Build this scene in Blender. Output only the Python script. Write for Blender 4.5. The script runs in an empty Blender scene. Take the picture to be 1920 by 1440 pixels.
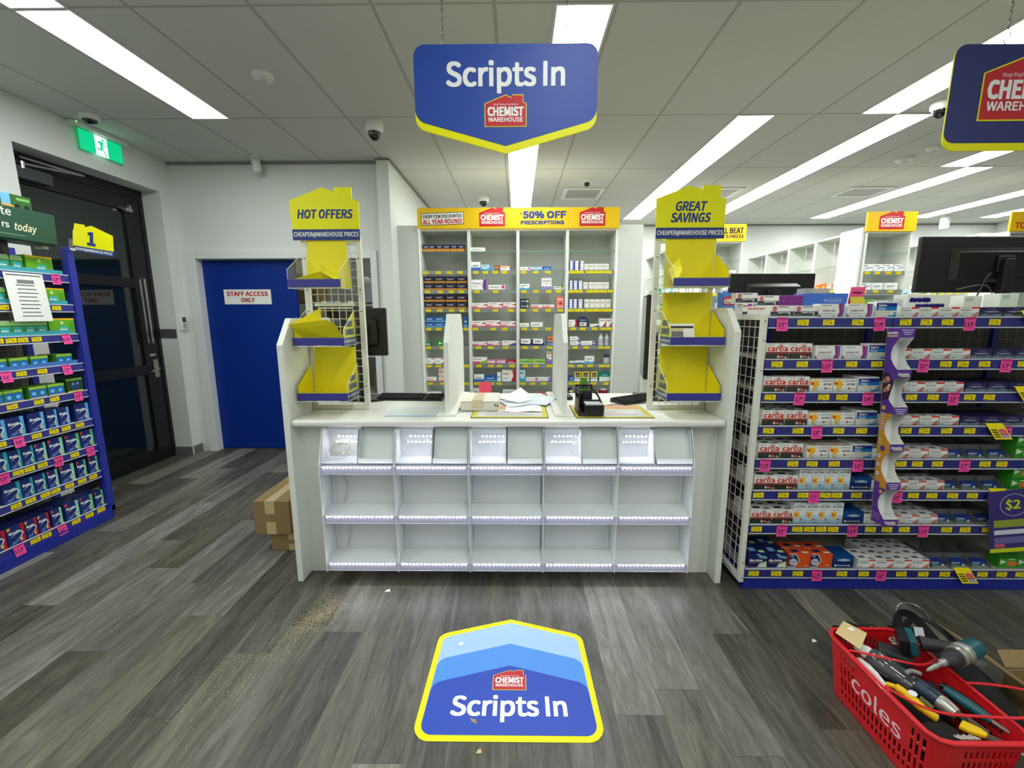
import bpy, bmesh, math, random, os
from mathutils import Vector, Matrix

scene = bpy.context.scene
COL = scene.collection
rnd = random.Random(7)

# ------------------------------------------------------------------ camera, world, exposure
F_PX, PITCH, YAW, ROLL, EYE = 790.74, 0.163123, -0.0114733, 0.0023847, 1.48
cd = bpy.data.cameras.new('camera')
cam = bpy.data.objects.new('camera', cd)
COL.objects.link(cam)
cd.sensor_fit = 'HORIZONTAL'
cd.sensor_width = 36.0
cd.lens = F_PX / 1920 * 36.0
cd.clip_start = 0.02
cp, sp, cy, sy = math.cos(PITCH), math.sin(PITCH), math.cos(YAW), math.sin(YAW)
fw = Vector((sy * cp, cy * cp, -sp))
rt = Vector((cy, -sy, 0))
dn = fw.cross(rt)
r2 = rt * math.cos(ROLL) + dn * math.sin(ROLL)
d2 = dn * math.cos(ROLL) - rt * math.sin(ROLL)
cam.matrix_world = Matrix(((r2.x, -d2.x, -fw.x, 0), (r2.y, -d2.y, -fw.y, 0), (r2.z, -d2.z, -fw.z, EYE), (0, 0, 0, 1)))
scene.camera = cam

world = bpy.data.worlds.new('world')
scene.world = world
world.use_nodes = True
world.node_tree.nodes['Background'].inputs[0].default_value = (0.010, 0.013, 0.014, 1)
world.node_tree.nodes['Background'].inputs[1].default_value = 1.0
scene.view_settings.view_transform = 'Standard'
scene.view_settings.look = 'None'
scene.view_settings.gamma = 1.0
scene.view_settings.exposure = 0.46
LAMP = 15.0         # emission of the ceiling panels
LED = 150.0          # emission of the little LED chips
scene.cycles.max_bounces = 8
scene.cycles.diffuse_bounces = 4
scene.cycles.transparent_max_bounces = 16
scene.cycles.caustics_reflective = False
scene.cycles.caustics_refractive = False

# ------------------------------------------------------------------ materials
def lin(c):
    c = c / 255.0
    return c / 12.92 if c <= 0.04045 else ((c + 0.055) / 1.055) ** 2.4

def rgb(c):
    return (lin(c[0]), lin(c[1]), lin(c[2]), 1.0)

_mats = {}
def mat(name, c, rough=0.5, metal=0.0, spec=0.5, var=0.05, scale=40.0, bump=0.0, coat=0.0):
    """Principled surface with a fine procedural unevenness of tone."""
    if name in _mats:
        return _mats[name]
    m = bpy.data.materials.new(name)
    m.use_nodes = True
    nt = m.node_tree
    b = nt.nodes['Principled BSDF']
    base = rgb(c)
    b.inputs['Roughness'].default_value = rough
    b.inputs['Metallic'].default_value = metal
    b.inputs['Specular IOR Level'].default_value = spec
    b.inputs['Coat Weight'].default_value = coat
    b.inputs['Base Color'].default_value = base
    if var > 0:
        tc = nt.nodes.new('ShaderNodeTexCoord')
        n = nt.nodes.new('ShaderNodeTexNoise')
        n.inputs['Scale'].default_value = scale
        n.inputs['Detail'].default_value = 3.0
        mr = nt.nodes.new('ShaderNodeMapRange')
        mr.inputs['To Min'].default_value = 1 - var
        mr.inputs['To Max'].default_value = 1 + var
        mx = nt.nodes.new('ShaderNodeVectorMath')
        mx.operation = 'SCALE'
        mx.inputs[0].default_value = base[:3]
        nt.links.new(tc.outputs['Object'], n.inputs['Vector'])
        nt.links.new(n.outputs['Fac'], mr.inputs['Value'])
        nt.links.new(mr.outputs[0], mx.inputs['Scale'])
        nt.links.new(mx.outputs[0], b.inputs['Base Color'])
        if bump > 0:
            bp = nt.nodes.new('ShaderNodeBump')
            bp.inputs['Strength'].default_value = bump
            bp.inputs['Distance'].default_value = 0.002
            nt.links.new(n.outputs['Fac'], bp.inputs['Height'])
            nt.links.new(bp.outputs[0], b.inputs['Normal'])
    _mats[name] = m
    return m

def ink(c):
    """Printed colour on packaging and signs."""
    return mat('print_%02x%02x%02x' % tuple(c), c, 0.45, spec=0.3, var=0.03, scale=25)

def emit(name, c, s):
    if name in _mats:
        return _mats[name]
    m = bpy.data.materials.new(name)
    m.use_nodes = True
    b = m.node_tree.nodes['Principled BSDF']
    b.inputs['Base Color'].default_value = rgb(c)
    b.inputs['Emission Color'].default_value = rgb(c)
    b.inputs['Emission Strength'].default_value = s
    _mats[name] = m
    return m

def clear(name, tint, gloss=0.12, rough=0.03, alpha=0.0, acol=(255, 255, 255)):
    """Clear sheet: transparent with a mirror-like skin (stronger at glancing angles), optionally slightly milky."""
    if name in _mats:
        return _mats[name]
    m = bpy.data.materials.new(name)
    m.use_nodes = True
    nt = m.node_tree
    nt.nodes.remove(nt.nodes['Principled BSDF'])
    out = nt.nodes['Material Output']
    tr = nt.nodes.new('ShaderNodeBsdfTransparent')
    tr.inputs[0].default_value = rgb(tint)
    gl = nt.nodes.new('ShaderNodeBsdfGlossy')
    gl.inputs['Roughness'].default_value = rough
    lw = nt.nodes.new('ShaderNodeLayerWeight')
    lw.inputs['Blend'].default_value = 0.3
    mr = nt.nodes.new('ShaderNodeMapRange')
    mr.inputs['To Min'].default_value = gloss * 0.4
    mr.inputs['To Max'].default_value = min(1.0, gloss * 4)
    mx = nt.nodes.new('ShaderNodeMixShader')
    nt.links.new(lw.outputs['Fresnel'], mr.inputs['Value'])
    nt.links.new(mr.outputs[0], mx.inputs[0])
    last = tr.outputs[0]
    if alpha > 0:
        df = nt.nodes.new('ShaderNodeBsdfDiffuse')
        df.inputs[0].default_value = rgb(acol)
        m2 = nt.nodes.new('ShaderNodeMixShader')
        m2.inputs[0].default_value = alpha
        nt.links.new(tr.outputs[0], m2.inputs[1])
        nt.links.new(df.outputs[0], m2.inputs[2])
        last = m2.outputs[0]
    nt.links.new(last, mx.inputs[1])
    nt.links.new(gl.outputs[0], mx.inputs[2])
    nt.links.new(mx.outputs[0], out.inputs['Surface'])
    _mats[name] = m
    return m

def node(nt, t, op=None, **kw):
    n = nt.nodes.new(t)
    if op:
        n.operation = op
    for k, v in kw.items():
        n.inputs[int(k[1:]) if k[0] == 'i' and k[1:].isdigit() else k].default_value = v
    return n

def floor_material():
    """Grey-brown vinyl planks running away from the camera: 0.18 m wide, 1.22 m long, staggered, each with its own tone and grain."""
    m = bpy.data.materials.new('vinyl_plank')
    m.use_nodes = True
    nt = m.node_tree
    L = nt.links.new
    b = nt.nodes['Principled BSDF']
    tc = node(nt, 'ShaderNodeTexCoord')
    sx = node(nt, 'ShaderNodeSeparateXYZ')
    L(tc.outputs['Object'], sx.inputs[0])
    def M(op, a, bb=None, c=None):
        n = node(nt, 'ShaderNodeMath', op)
        for k, v in enumerate((a, bb, c)):
            if v is None:
                continue
            if isinstance(v, (int, float)):
                n.inputs[k].default_value = v
            else:
                L(v, n.inputs[k])
        return n.outputs[0]
    u = M('DIVIDE', sx.outputs[0], 0.183)
    row = M('FLOOR', u)
    wn = node(nt, 'ShaderNodeTexWhiteNoise')
    wn.noise_dimensions = '1D'
    L(row, wn.inputs['W'])
    v = M('ADD', M('DIVIDE', sx.outputs[1], 1.22), wn.outputs['Value'])
    cell = M('FLOOR', v)
    cb = node(nt, 'ShaderNodeCombineXYZ')
    L(row, cb.inputs[0]); L(cell, cb.inputs[1])
    w2 = node(nt, 'ShaderNodeTexWhiteNoise')
    w2.noise_dimensions = '2D'
    L(cb.outputs[0], w2.inputs['Vector'])
    rnd_ = w2.outputs['Value']
    # grain
    gv = node(nt, 'ShaderNodeCombineXYZ')
    L(M('MULTIPLY', sx.outputs[0], 7.0), gv.inputs[0])
    L(M('MULTIPLY', sx.outputs[1], 0.9), gv.inputs[1])
    L(M('MULTIPLY', rnd_, 31.0), gv.inputs[2])
    g1 = node(nt, 'ShaderNodeTexNoise', Scale=2.2, Detail=9.0, Roughness=0.66, Distortion=1.2)
    L(gv.outputs[0], g1.inputs['Vector'])
    gv2 = node(nt, 'ShaderNodeCombineXYZ')
    L(M('MULTIPLY', sx.outputs[0], 60.0), gv2.inputs[0])
    L(M('MULTIPLY', sx.outputs[1], 6.0), gv2.inputs[1])
    L(M('MULTIPLY', rnd_, 17.0), gv2.inputs[2])
    g2 = node(nt, 'ShaderNodeTexNoise', Scale=2.0, Detail=6.0, Roughness=0.7)
    L(gv2.outputs[0], g2.inputs['Vector'])
    tone = M('ADD', M('MULTIPLY', M('POWER', rnd_, 1.6), 0.42), M('ADD', M('MULTIPLY', g1.outputs['Fac'], 1.0), M('MULTIPLY', g2.outputs['Fac'], 0.52)))
    ramp = node(nt, 'ShaderNodeValToRGB')
    L(M('SUBTRACT', tone, 0.46), ramp.inputs[0])
    e = ramp.color_ramp.elements
    e[0].position = 0.08; e[0].color = rgb((44, 44, 40))
    e[1].position = 0.97; e[1].color = rgb((152, 154, 150))
    k = e.new(0.36); k.color = rgb((78, 77, 71))
    k = e.new(0.62); k.color = rgb((108, 108, 102))
    # joints
    fu = M('ABSOLUTE', M('SUBTRACT', M('FRACT', u), 0.5))
    fv = M('ABSOLUTE', M('SUBTRACT', M('FRACT', v), 0.5))
    j = M('MAXIMUM', M('GREATER_THAN', fu, 0.494), M('GREATER_THAN', fv, 0.4988))
    mx = node(nt, 'ShaderNodeMix')
    mx.data_type = 'RGBA'
    mx.inputs[7].default_value = rgb((58, 56, 53))
    hue = node(nt, 'ShaderNodeMix')
    hue.data_type = 'RGBA'
    hue.blend_type = 'MULTIPLY'
    hue.inputs[7].default_value = (1.0, 0.955, 0.80, 1)
    sc3 = node(nt, 'ShaderNodeSeparateColor')
    L(w2.outputs['Color'], sc3.inputs[0])
    L(sc3.outputs[1], hue.inputs[0])
    L(ramp.outputs[0], hue.inputs[6])
    L(M('MULTIPLY', j, 0.55), mx.inputs[0])
    L(hue.outputs[2], mx.inputs[6])
    L(mx.outputs[2], b.inputs['Base Color'])
    b.inputs['Roughness'].default_value = 0.42
    b.inputs['Specular IOR Level'].default_value = 0.35
    bp = node(nt, 'ShaderNodeBump', Strength=0.25, Distance=0.001)
    L(g2.outputs['Fac'], bp.inputs['Height'])
    L(bp.outputs[0], b.inputs['Normal'])
    return m

def ceiling_material():
    """White lay-in tiles on a 0.6 x 1.19 m grid with dull metal rails between them."""
    m = bpy.data.materials.new('ceiling_tile')
    m.use_nodes = True
    nt = m.node_tree
    L = nt.links.new
    b = nt.nodes['Principled BSDF']
    tc = node(nt, 'ShaderNodeTexCoord')
    sx = node(nt, 'ShaderNodeSeparateXYZ')
    L(tc.outputs['Object'], sx.inputs[0])
    def M(op, a, bb=None):
        n = node(nt, 'ShaderNodeMath', op)
        for k, v in enumerate((a, bb)):
            if v is None:
                continue
            if isinstance(v, (int, float)):
                n.inputs[k].default_value = v
            else:
                L(v, n.inputs[k])
        return n.outputs[0]
    fu = M('ABSOLUTE', M('SUBTRACT', M('FRACT', M('DIVIDE', M('SUBTRACT', sx.outputs[0], 1.09), 0.6)), 0.5))
    fv = M('ABSOLUTE', M('SUBTRACT', M('FRACT', M('DIVIDE', M('SUBTRACT', sx.outputs[1], 2.33), 1.19)), 0.5))
    j = M('MAXIMUM', M('GREATER_THAN', fu, 0.483), M('GREATER_THAN', fv, 0.4925))
    n = node(nt, 'ShaderNodeTexNoise', Scale=260.0, Detail=2.0)
    L(tc.outputs['Object'], n.inputs['Vector'])
    r1 = node(nt, 'ShaderNodeValToRGB')
    r1.color_ramp.elements[0].color = rgb((196, 197, 192))
    r1.color_ramp.elements[1].color = rgb((214, 215, 210))
    L(n.outputs['Fac'], r1.inputs[0])
    mx = node(nt, 'ShaderNodeMix')
    mx.data_type = 'RGBA'
    mx.inputs[7].default_value = rgb((176, 177, 172))
    L(j, mx.inputs[0]); L(r1.outputs[0], mx.inputs[6]); L(mx.outputs[2], b.inputs['Base Color'])
    b.inputs['Roughness'].default_value = 0.9
    b.inputs['Specular IOR Level'].default_value = 0.1
    return m

WALL = mat('painted_plaster', (222, 225, 222), 0.75, spec=0.25, var=0.02, scale=6, bump=0.05)
WHITE = mat('white_melamine', (226, 228, 222), 0.45, var=0.02, scale=8)
LAM = mat('white_laminate', (228, 229, 222), 0.35, var=0.02, scale=10)
GREYW = mat('pale_grey_board', (205, 208, 204), 0.5, var=0.02, scale=8)
CREAM = mat('cream_powder_coat', (226, 226, 212), 0.4, var=0.02)
BLUE = mat('blue_enamel', (38, 48, 150), 0.4, var=0.04)
STRIP = mat('blue_ticket_strip', (54, 54, 140), 0.35, var=0.03)
DOORBLUE = mat('blue_door_paint', (0, 44, 136), 0.5, spec=.25, var=0.05, scale=120)
YEL = ink((238, 232, 0))
GOLD = ink((232, 188, 16))
NAVY = ink((38, 60, 128))
SIGNBLUE = mat('sign_blue_film', (20, 64, 160), 0.5, var=0.03)
SIGNUNLIT = mat('sign_blue_film_unlit', (30, 42, 106), 0.5, var=0.03)  # same blue as the other sign, darkened because no light reflects off it
RED = ink((196, 42, 48))
PAPER = ink((242, 243, 240))
DARK = ink((30, 30, 34))
BLACK = mat('black_plastic', (15, 16, 17), 0.4, var=0.1)
SOFTBLACK = mat('black_fabric', (9, 9, 10), 0.85, var=0.2, scale=200, bump=0.4)
BLACKMET = mat('black_aluminium', (16, 18, 19), 0.4, metal=0.0, var=0.05)
STEEL = mat('brushed_steel', (190, 190, 188), 0.3, metal=1.0, var=0.05)
CARD = mat('cardboard', (138, 116, 80), 0.8, spec=0.15, var=0.06, scale=60)
TAPE = mat('parcel_tape', (190, 170, 128), 0.3, var=0.03)
WIRE = mat('white_wire', (216, 216, 204), 0.4, var=0.02)
GWIRE = mat('galvanised_wire', (150, 146, 130), 0.4, metal=0.3, var=0.05)
MESHBACK = mat('dark_back_and_shade', (96, 95, 88), 0.6, var=0.06)
GREYSHELF = mat('grey_shelf_steel', (172, 170, 158), 0.5, var=0.04)
ACRY = clear('clear_acrylic', (251, 253, 253), 0.045)
GLASS = clear('shelf_glass', (250, 253, 251), 0.035)
EDGE = mat('acrylic_edge', (214, 222, 220), 0.25, var=0.02)
GEDGE = mat('glass_edge', (110, 140, 128), 0.2, var=0.03)
YTICK = ink((248, 226, 20))
PTICK = ink((250, 82, 168))
REDPL = mat('red_plastic', (214, 26, 34), 0.35, var=0.04, coat=0.2)
TEAL = mat('teal_plastic', (12, 82, 92), 0.4, var=0.05)
PURPLE = ink((92, 56, 150))

# ------------------------------------------------------------------ text
FONTS = {}
def font(kind):
    if kind not in FONTS:
        f = None
        if kind == 'sans':
            p = os.path.join(bpy.utils.system_resource('DATAFILES'), 'fonts', 'Noto Sans CJK Regular.woff2')
            if os.path.exists(p):
                f = bpy.data.fonts.load(p)
        FONTS[kind] = f
    return FONTS[kind]

_txt = {}
def text_geo(s, bold=0.0, shear=0.0, res=2, kind='sans'):
    key = (s, bold, shear, res, kind)
    if key not in _txt:
        cu = bpy.data.curves.new('lettering', 'FONT')
        f = font(kind)
        if f:
            cu.font = f
        cu.body = s
        cu.resolution_u = res
        cu.shear = shear
        cu.space_word = 0.75 if s == 'Scripts In' else 1.0
        o = bpy.data.objects.new('lettering', cu)
        me = bpy.data.meshes.new_from_object(o)
        vs = [v.co.copy() for v in me.vertices]
        fs = [tuple(p.vertices) for p in me.polygons]
        bpy.data.objects.remove(o)
        bpy.data.curves.remove(cu)
        bpy.data.meshes.remove(me)
        x0 = min((v.x for v in vs), default=0); x1 = max((v.x for v in vs), default=1)
        _txt[key] = (vs, fs, x0, x1)
    return _txt[key]
_cap = {}
def cap_h(kind, bold):
    if kind not in _cap:
        vs = text_geo('H', 0, 0, 2, kind)[0]
        _cap[kind] = (min(v.y for v in vs), max(v.y for v in vs))
    return _cap[kind]

# ------------------------------------------------------------------ mesh builder
def world_of(o):
    p = Vector((0, 0, 0))
    while o is not None:
        p += o.location
        o = o.parent
    return p

class MB:
    def __init__(self):
        self.v, self.f, self.mi, self.mats = [], [], [], []
    def _m(self, m):
        if m not in self.mats:
            self.mats.append(m)
        return self.mats.index(m)
    def add(self, vs, fs, m):
        n = len(self.v)
        k = self._m(m)
        self.v += [Vector(p) for p in vs]
        for f in fs:
            self.f.append(tuple(n + i for i in f))
            self.mi.append(k)
        return self
    def poly(self, pts, m):
        return self.add(pts, [tuple(range(len(pts)))], m)
    def box(self, x0, x1, y0, y1, z0, z1, m):
        p = [(x0, y0, z0), (x1, y0, z0), (x1, y1, z0), (x0, y1, z0), (x0, y0, z1), (x1, y0, z1), (x1, y1, z1), (x0, y1, z1)]
        return self.add(p, [(0, 3, 2, 1), (4, 5, 6, 7), (0, 1, 5, 4), (1, 2, 6, 5), (2, 3, 7, 6), (3, 0, 4, 7)], m)
    def prism(self, pts, d, m):
        """Flat outline pts pushed along the vector d."""
        n = len(pts)
        d = Vector(d)
        a = [Vector(p) for p in pts]
        nrm = Vector((0, 0, 0))
        for i in range(n):
            nrm += a[i].cross(a[(i + 1) % n])
        if nrm.dot(d) > 0:
            a = a[::-1]
        vs = a + [p + d for p in a]
        fs = [tuple(range(n)), tuple(range(2 * n - 1, n - 1, -1))]
        fs += [((i + 1) % n, i, n + i, n + (i + 1) % n) for i in range(n)]
        return self.add(vs, fs, m)
    def bar(self, p, q, r, m, n=6, r2=None):
        p, q = Vector(p), Vector(q)
        r2 = r if r2 is None else r2
        d = (q - p).normalized()
        a = d.orthogonal().normalized()
        b = d.cross(a)
        vs = []
        for c, rr in ((p, r), (q, r2)):
            vs += [c + (a * math.cos(2 * math.pi * i / n) + b * math.sin(2 * math.pi * i / n)) * rr for i in range(n)]
        fs = [(i, (i + 1) % n, n + (i + 1) % n, n + i) for i in range(n)] + [tuple(range(n - 1, -1, -1)), tuple(range(n, 2 * n))]
        return self.add(vs, fs, m)
    def tube(self, path, r, m, n=6):
        pts = [Vector(p) for p in path]
        vs, fs = [], []
        a = None
        for i, p in enumerate(pts):
            d = (pts[min(i + 1, len(pts) - 1)] - pts[max(i - 1, 0)]).normalized()
            a = d.orthogonal().normalized() if a is None else (a - d * a.dot(d)).normalized()
            b = d.cross(a)
            rr = r[i] if isinstance(r, (list, tuple)) else r
            vs += [p + (a * math.cos(2 * math.pi * k / n) + b * math.sin(2 * math.pi * k / n)) * rr for k in range(n)]
        for i in range(len(pts) - 1):
            fs += [(i * n + k, i * n + (k + 1) % n, (i + 1) * n + (k + 1) % n, (i + 1) * n + k) for k in range(n)]
        fs += [tuple(range(n - 1, -1, -1)), tuple(range((len(pts) - 1) * n, len(pts) * n))]
        return self.add(vs, fs, m)
    def lathe(self, prof, c, m, n=20, axis=(0, 0, 1)):
        """prof: [(radius, height)] turned about axis through c."""
        d = Vector(axis).normalized()
        a = d.orthogonal().normalized()
        b = d.cross(a)
        c = Vector(c)
        vs = []
        for r, h in prof:
            vs += [c + d * h + (a * math.cos(2 * math.pi * k / n) + b * math.sin(2 * math.pi * k / n)) * max(r, 1e-5) for k in range(n)]
        fs = []
        for i in range(len(prof) - 1):
            fs += [(i * n + k, i * n + (k + 1) % n, (i + 1) * n + (k + 1) % n, (i + 1) * n + k) for k in range(n)]
        fs += [tuple(range(n - 1, -1, -1)), tuple(range((len(prof) - 1) * n, len(prof) * n))]
        return self.add(vs, fs, m)
    def disc(self, c, r, u, w, m, n=16):
        c, u, w = Vector(c), Vector(u).normalized(), Vector(w).normalized()
        return self.poly([c + u * r * math.cos(2 * math.pi * i / n) + w * r * math.sin(2 * math.pi * i / n) for i in range(n)], m)
    def text(self, s, o, u, w, h, m, align='c', fit=None, bold=0.02, shear=0.0, res=2, maxw=None):
        """Lettering in the plane (u right, w up) with cap height h; o is the baseline point."""
        vs, fs, x0, x1 = text_geo(s, bold, shear, res)
        y0, y1 = cap_h('sans', bold)
        k = h / (y1 - y0)
        wd = (x1 - x0) * k
        kx = k * (fit / wd if fit else (min(1.0, maxw / wd) if maxw else 1.0))
        wd = (x1 - x0) * kx
        o, u, w = Vector(o), Vector(u).normalized(), Vector(w).normalized()
        dx = {'c': -wd / 2, 'l': 0, 'r': -wd}[align]
        base = [(u * ((v.x - x0) * kx + dx) + w * ((v.y - y0) * k)) for v in vs]
        r = bold * 1.6 * h           # heavier weight: the same letters laid over each other in a small ring
        n = 0 if r <= 0 else (4 if res <= 1 else 8)
        nn = u.cross(w) * .00004
        for i in range(n):
            q = ((1, 1), (-1, -1), (1, -1), (-1, 1), (1, 0), (-1, 0), (0, 1), (0, -1))[i]
            e = u * (q[0] * r * .9) + w * (q[1] * r * .75) + nn * i
            self.add([o + p + e for p in base], fs, m)
        self.add([o + p + nn * n for p in base], fs, m)
        return self
    def xf(self, M):
        self.v = [M @ p for p in self.v]
        return self
    def mesh(self, name, off=Vector((0, 0, 0)), smooth=False):
        me = bpy.data.meshes.new(name)
        me.from_pydata([tuple(p - off) for p in self.v], [], self.f)
        for m in self.mats:
            me.materials.append(m)
        me.polygons.foreach_set('material_index', self.mi)
        if smooth:
            me.polygons.foreach_set('use_smooth', [True] * len(self.f))
        me.update()
        return me
    def build(self, name, parent=None, smooth=False, bevel=0.0, label=None, kind=None, loc=None, seg=2):
        off = world_of(parent) if parent else Vector(loc or (0, 0, 0))
        o = bpy.data.objects.new(name, self.mesh(name, off, smooth))
        if parent:
            o.parent = parent
        else:
            o.location = off
        COL.objects.link(o)
        if bevel:
            b = o.modifiers.new('soft_edges', 'BEVEL')
            b.width = bevel
            b.segments = seg
            b.limit_method = 'ANGLE'
            b.angle_limit = math.radians(40)
        if smooth and bevel == 0:
            e = o.modifiers.new('crease', 'EDGE_SPLIT')
            e.split_angle = math.radians(40)
        if label:
            o['label'] = label
        if kind:
            o['kind'] = kind
        return o

def tag(o, label, cat, group=None):
    o['label'] = label
    o['category'] = cat
    if group:
        o['group'] = group
    return o

def thing(name, label, cat, loc, group=None):
    o = bpy.data.objects.new(name, None)
    o.empty_display_size = 0.05
    o.location = loc
    COL.objects.link(o)
    return tag(o, label, cat, group)

def single(mb, name, label, cat, loc, group=None, **kw):
    return tag(mb.build(name, loc=loc, **kw), label, cat, group)

def place(me, name, label, cat, loc, rz=0.0, group=None):
    o = bpy.data.objects.new(name, me)
    o.location = loc
    o.rotation_euler = (0, 0, rz)
    COL.objects.link(o)
    return tag(o, label, cat, group)

def part(me, name, parent, loc, rot=(0, 0, 0), label=None):
    """A part that shares its mesh with its repeats."""
    o = bpy.data.objects.new(name, me)
    o.parent = parent
    o.location = Vector(loc) - world_of(parent)
    o.rotation_euler = rot
    COL.objects.link(o)
    if label:
        o['label'] = label
    return o

def copy_tree(o, parent=None):
    c = o.copy()
    COL.objects.link(c)
    if parent:
        c.parent = parent
    for ch in o.children:
        copy_tree(ch, c)
    return c

ORD = ['first', 'second', 'third', 'fourth', 'fifth', 'sixth', 'seventh', 'eighth', 'ninth', 'tenth', 'eleventh', 'twelfth',
       'thirteenth', 'fourteenth', 'fifteenth', 'sixteenth', 'seventeenth', 'eighteenth', 'nineteenth', 'twentieth']

def rounded(pts, r, n=5):
    """Round each corner of a flat outline; r one radius or one per corner."""
    P = [Vector(p) for p in pts]
    out = []
    for i, p in enumerate(P):
        rr = r[i] if isinstance(r, (list, tuple)) else r
        if rr <= 0:
            out.append(p)
            continue
        a = (P[i - 1] - p).normalized()
        b = (P[(i + 1) % len(P)] - p).normalized()
        ang = a.angle(b)
        t = rr / math.tan(ang / 2)
        c = p + (a + b).normalized() * (rr / math.sin(ang / 2))
        s, e = p + a * t - c, p + b * t - c
        for k in range(n + 1):
            f = k / n
            v = (s * (1 - f) + e * f)
            out.append(c + v.normalized() * rr)
    return out

HOUSE = [(0, 0), (1, 0), (1, .51), (.925, .53), (.925, .695), (.655, .695), (.655, .632), (.5, .695), (0, .505)]
def logo(mb, o, u, w, width, edge=None, red=RED, slogan=True):
    """The shop's warehouse-shaped emblem; o is its bottom left corner."""
    o, u, w = Vector(o), Vector(u).normalized(), Vector(w).normalized()
    nn = u.cross(w)
    P = lambda x, y, k=0: o + u * (x * width) + w * (y * width) + nn * (k * 0.0006)
    if edge:
        cx, cyy = .5, .33
        mb.poly([P(cx + (x - cx) * 1.035, cyy + (y - cyy) * 1.05) for x, y in HOUSE], edge)
    mb.poly([P(x, y, 1) for x, y in HOUSE], red)
    mb.text('CHEMIST', P(.5, .235, 2), u, w, width * .19, PAPER, fit=width * .87, bold=.045)
    mb.text('WAREHOUSE', P(.5, .10, 2), u, w, width * .095, PAPER, fit=width * .85, bold=.03)
    if slogan:
        mb.text('Stop Paying Too Much!', P(.5, .47, 2), u, w, width * .042, PAPER, fit=width * .6, bold=.0)
    return mb

UX, UY, UZ = (1, 0, 0), (0, 1, 0), (0, 0, 1)

# ------------------------------------------------------------------ the setting
CEIL = 2.98
def struct(mb, name, **kw):
    o = mb.build(name, **kw)
    o['kind'] = 'structure'
    return o
def struct_root(name, loc):
    o = bpy.data.objects.new(name, None)
    o.location = loc
    o['kind'] = 'structure'
    COL.objects.link(o)
    return o

struct(MB().box(-5.6, 8.3, -2.7, 8.4, -0.06, 0.0, floor_material()), 'floor')
struct(MB().box(-5.6, 8.3, -2.7, 8.4, CEIL, CEIL + 0.08, ceiling_material()), 'ceiling')

# left wall with the deep opening of the glazed exit door
w = MB()
w.box(-3.86, -3.48, -2.7, 3.10, 0, CEIL, WALL)
w.box(-3.86, -3.48, 4.32, 4.58, 0, CEIL, WALL)
w.box(-3.86, -3.48, 3.10, 4.32, 2.67, CEIL, WALL)
struct(w, 'wall_left')
# rear wall beside the dispensary with the staff opening
w = MB()
w.box(-3.48, -3.31, 4.46, 4.58, 0, CEIL, WALL)
w.box(-1.49, -1.37, 4.46, 4.58, 0, CEIL, WALL)
w.box(-3.31, -1.49, 4.46, 4.58, 2.05, CEIL, WALL)
struct(w, 'wall_back')
struct(MB().box(-1.37, -1.25, 4.38, 7.6, 0, CEIL, WALL), 'wall_partition')
struct(MB().box(-1.37, 8.2, 7.55, 7.7, 0, CEIL, WALL), 'wall_far')
struct(MB().box(8.1, 8.25, -2.7, 7.7, 0, CEIL, WALL), 'wall_right')
struct(MB().box(-3.86, 8.25, -2.72, -2.6, 0, CEIL, WALL), 'wall_front')
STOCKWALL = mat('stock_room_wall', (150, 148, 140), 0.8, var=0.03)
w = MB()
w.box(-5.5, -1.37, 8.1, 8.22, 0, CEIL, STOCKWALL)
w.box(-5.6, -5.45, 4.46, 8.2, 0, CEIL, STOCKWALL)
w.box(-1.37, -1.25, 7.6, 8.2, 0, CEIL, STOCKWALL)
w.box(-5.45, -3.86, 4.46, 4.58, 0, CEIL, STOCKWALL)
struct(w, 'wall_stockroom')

SKIRT = mat('grey_vinyl_skirting', (104, 106, 104), 0.45, var=0.05)
struct(MB().box(-3.48, -3.47, 4.335, 4.452, 0, 0.09, SKIRT).box(-3.48, -3.47, -2.6, 3.10, 0, 0.09, SKIRT).box(-3.68, -3.48, 4.31, 4.32, 0, 0.09, SKIRT), 'baseboard_left')
SHADOW = mat('ceiling_wall_angle', (132, 134, 132), 0.5, var=0.03)  # shadowline trim between walls and ceiling, plain grey
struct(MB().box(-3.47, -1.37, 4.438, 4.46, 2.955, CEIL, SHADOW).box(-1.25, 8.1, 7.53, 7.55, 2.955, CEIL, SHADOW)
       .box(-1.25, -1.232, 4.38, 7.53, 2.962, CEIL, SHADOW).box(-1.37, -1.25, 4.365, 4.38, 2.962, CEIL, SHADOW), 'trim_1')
# white architrave and jamb lining of the staff opening
ARCH = mat('white_gloss_trim', (226, 228, 228), 0.35, var=0.01)
a = MB()
a.box(-3.395, -3.312, 4.437, 4.46, 0, 2.13, ARCH)
a.box(-1.49, -1.43, 4.437, 4.46, 0, 2.13, ARCH)
a.box(-3.312, -1.49, 4.437, 4.46, 2.052, 2.13, ARCH)
a.box(-3.312, -3.300, 4.437, 4.58, 0, 2.052, ARCH)
a.box(-1.498, -1.49, 4.437, 4.58, 0, 2.052, ARCH)
struct(a, 'trim_2', bevel=0.004)

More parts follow.
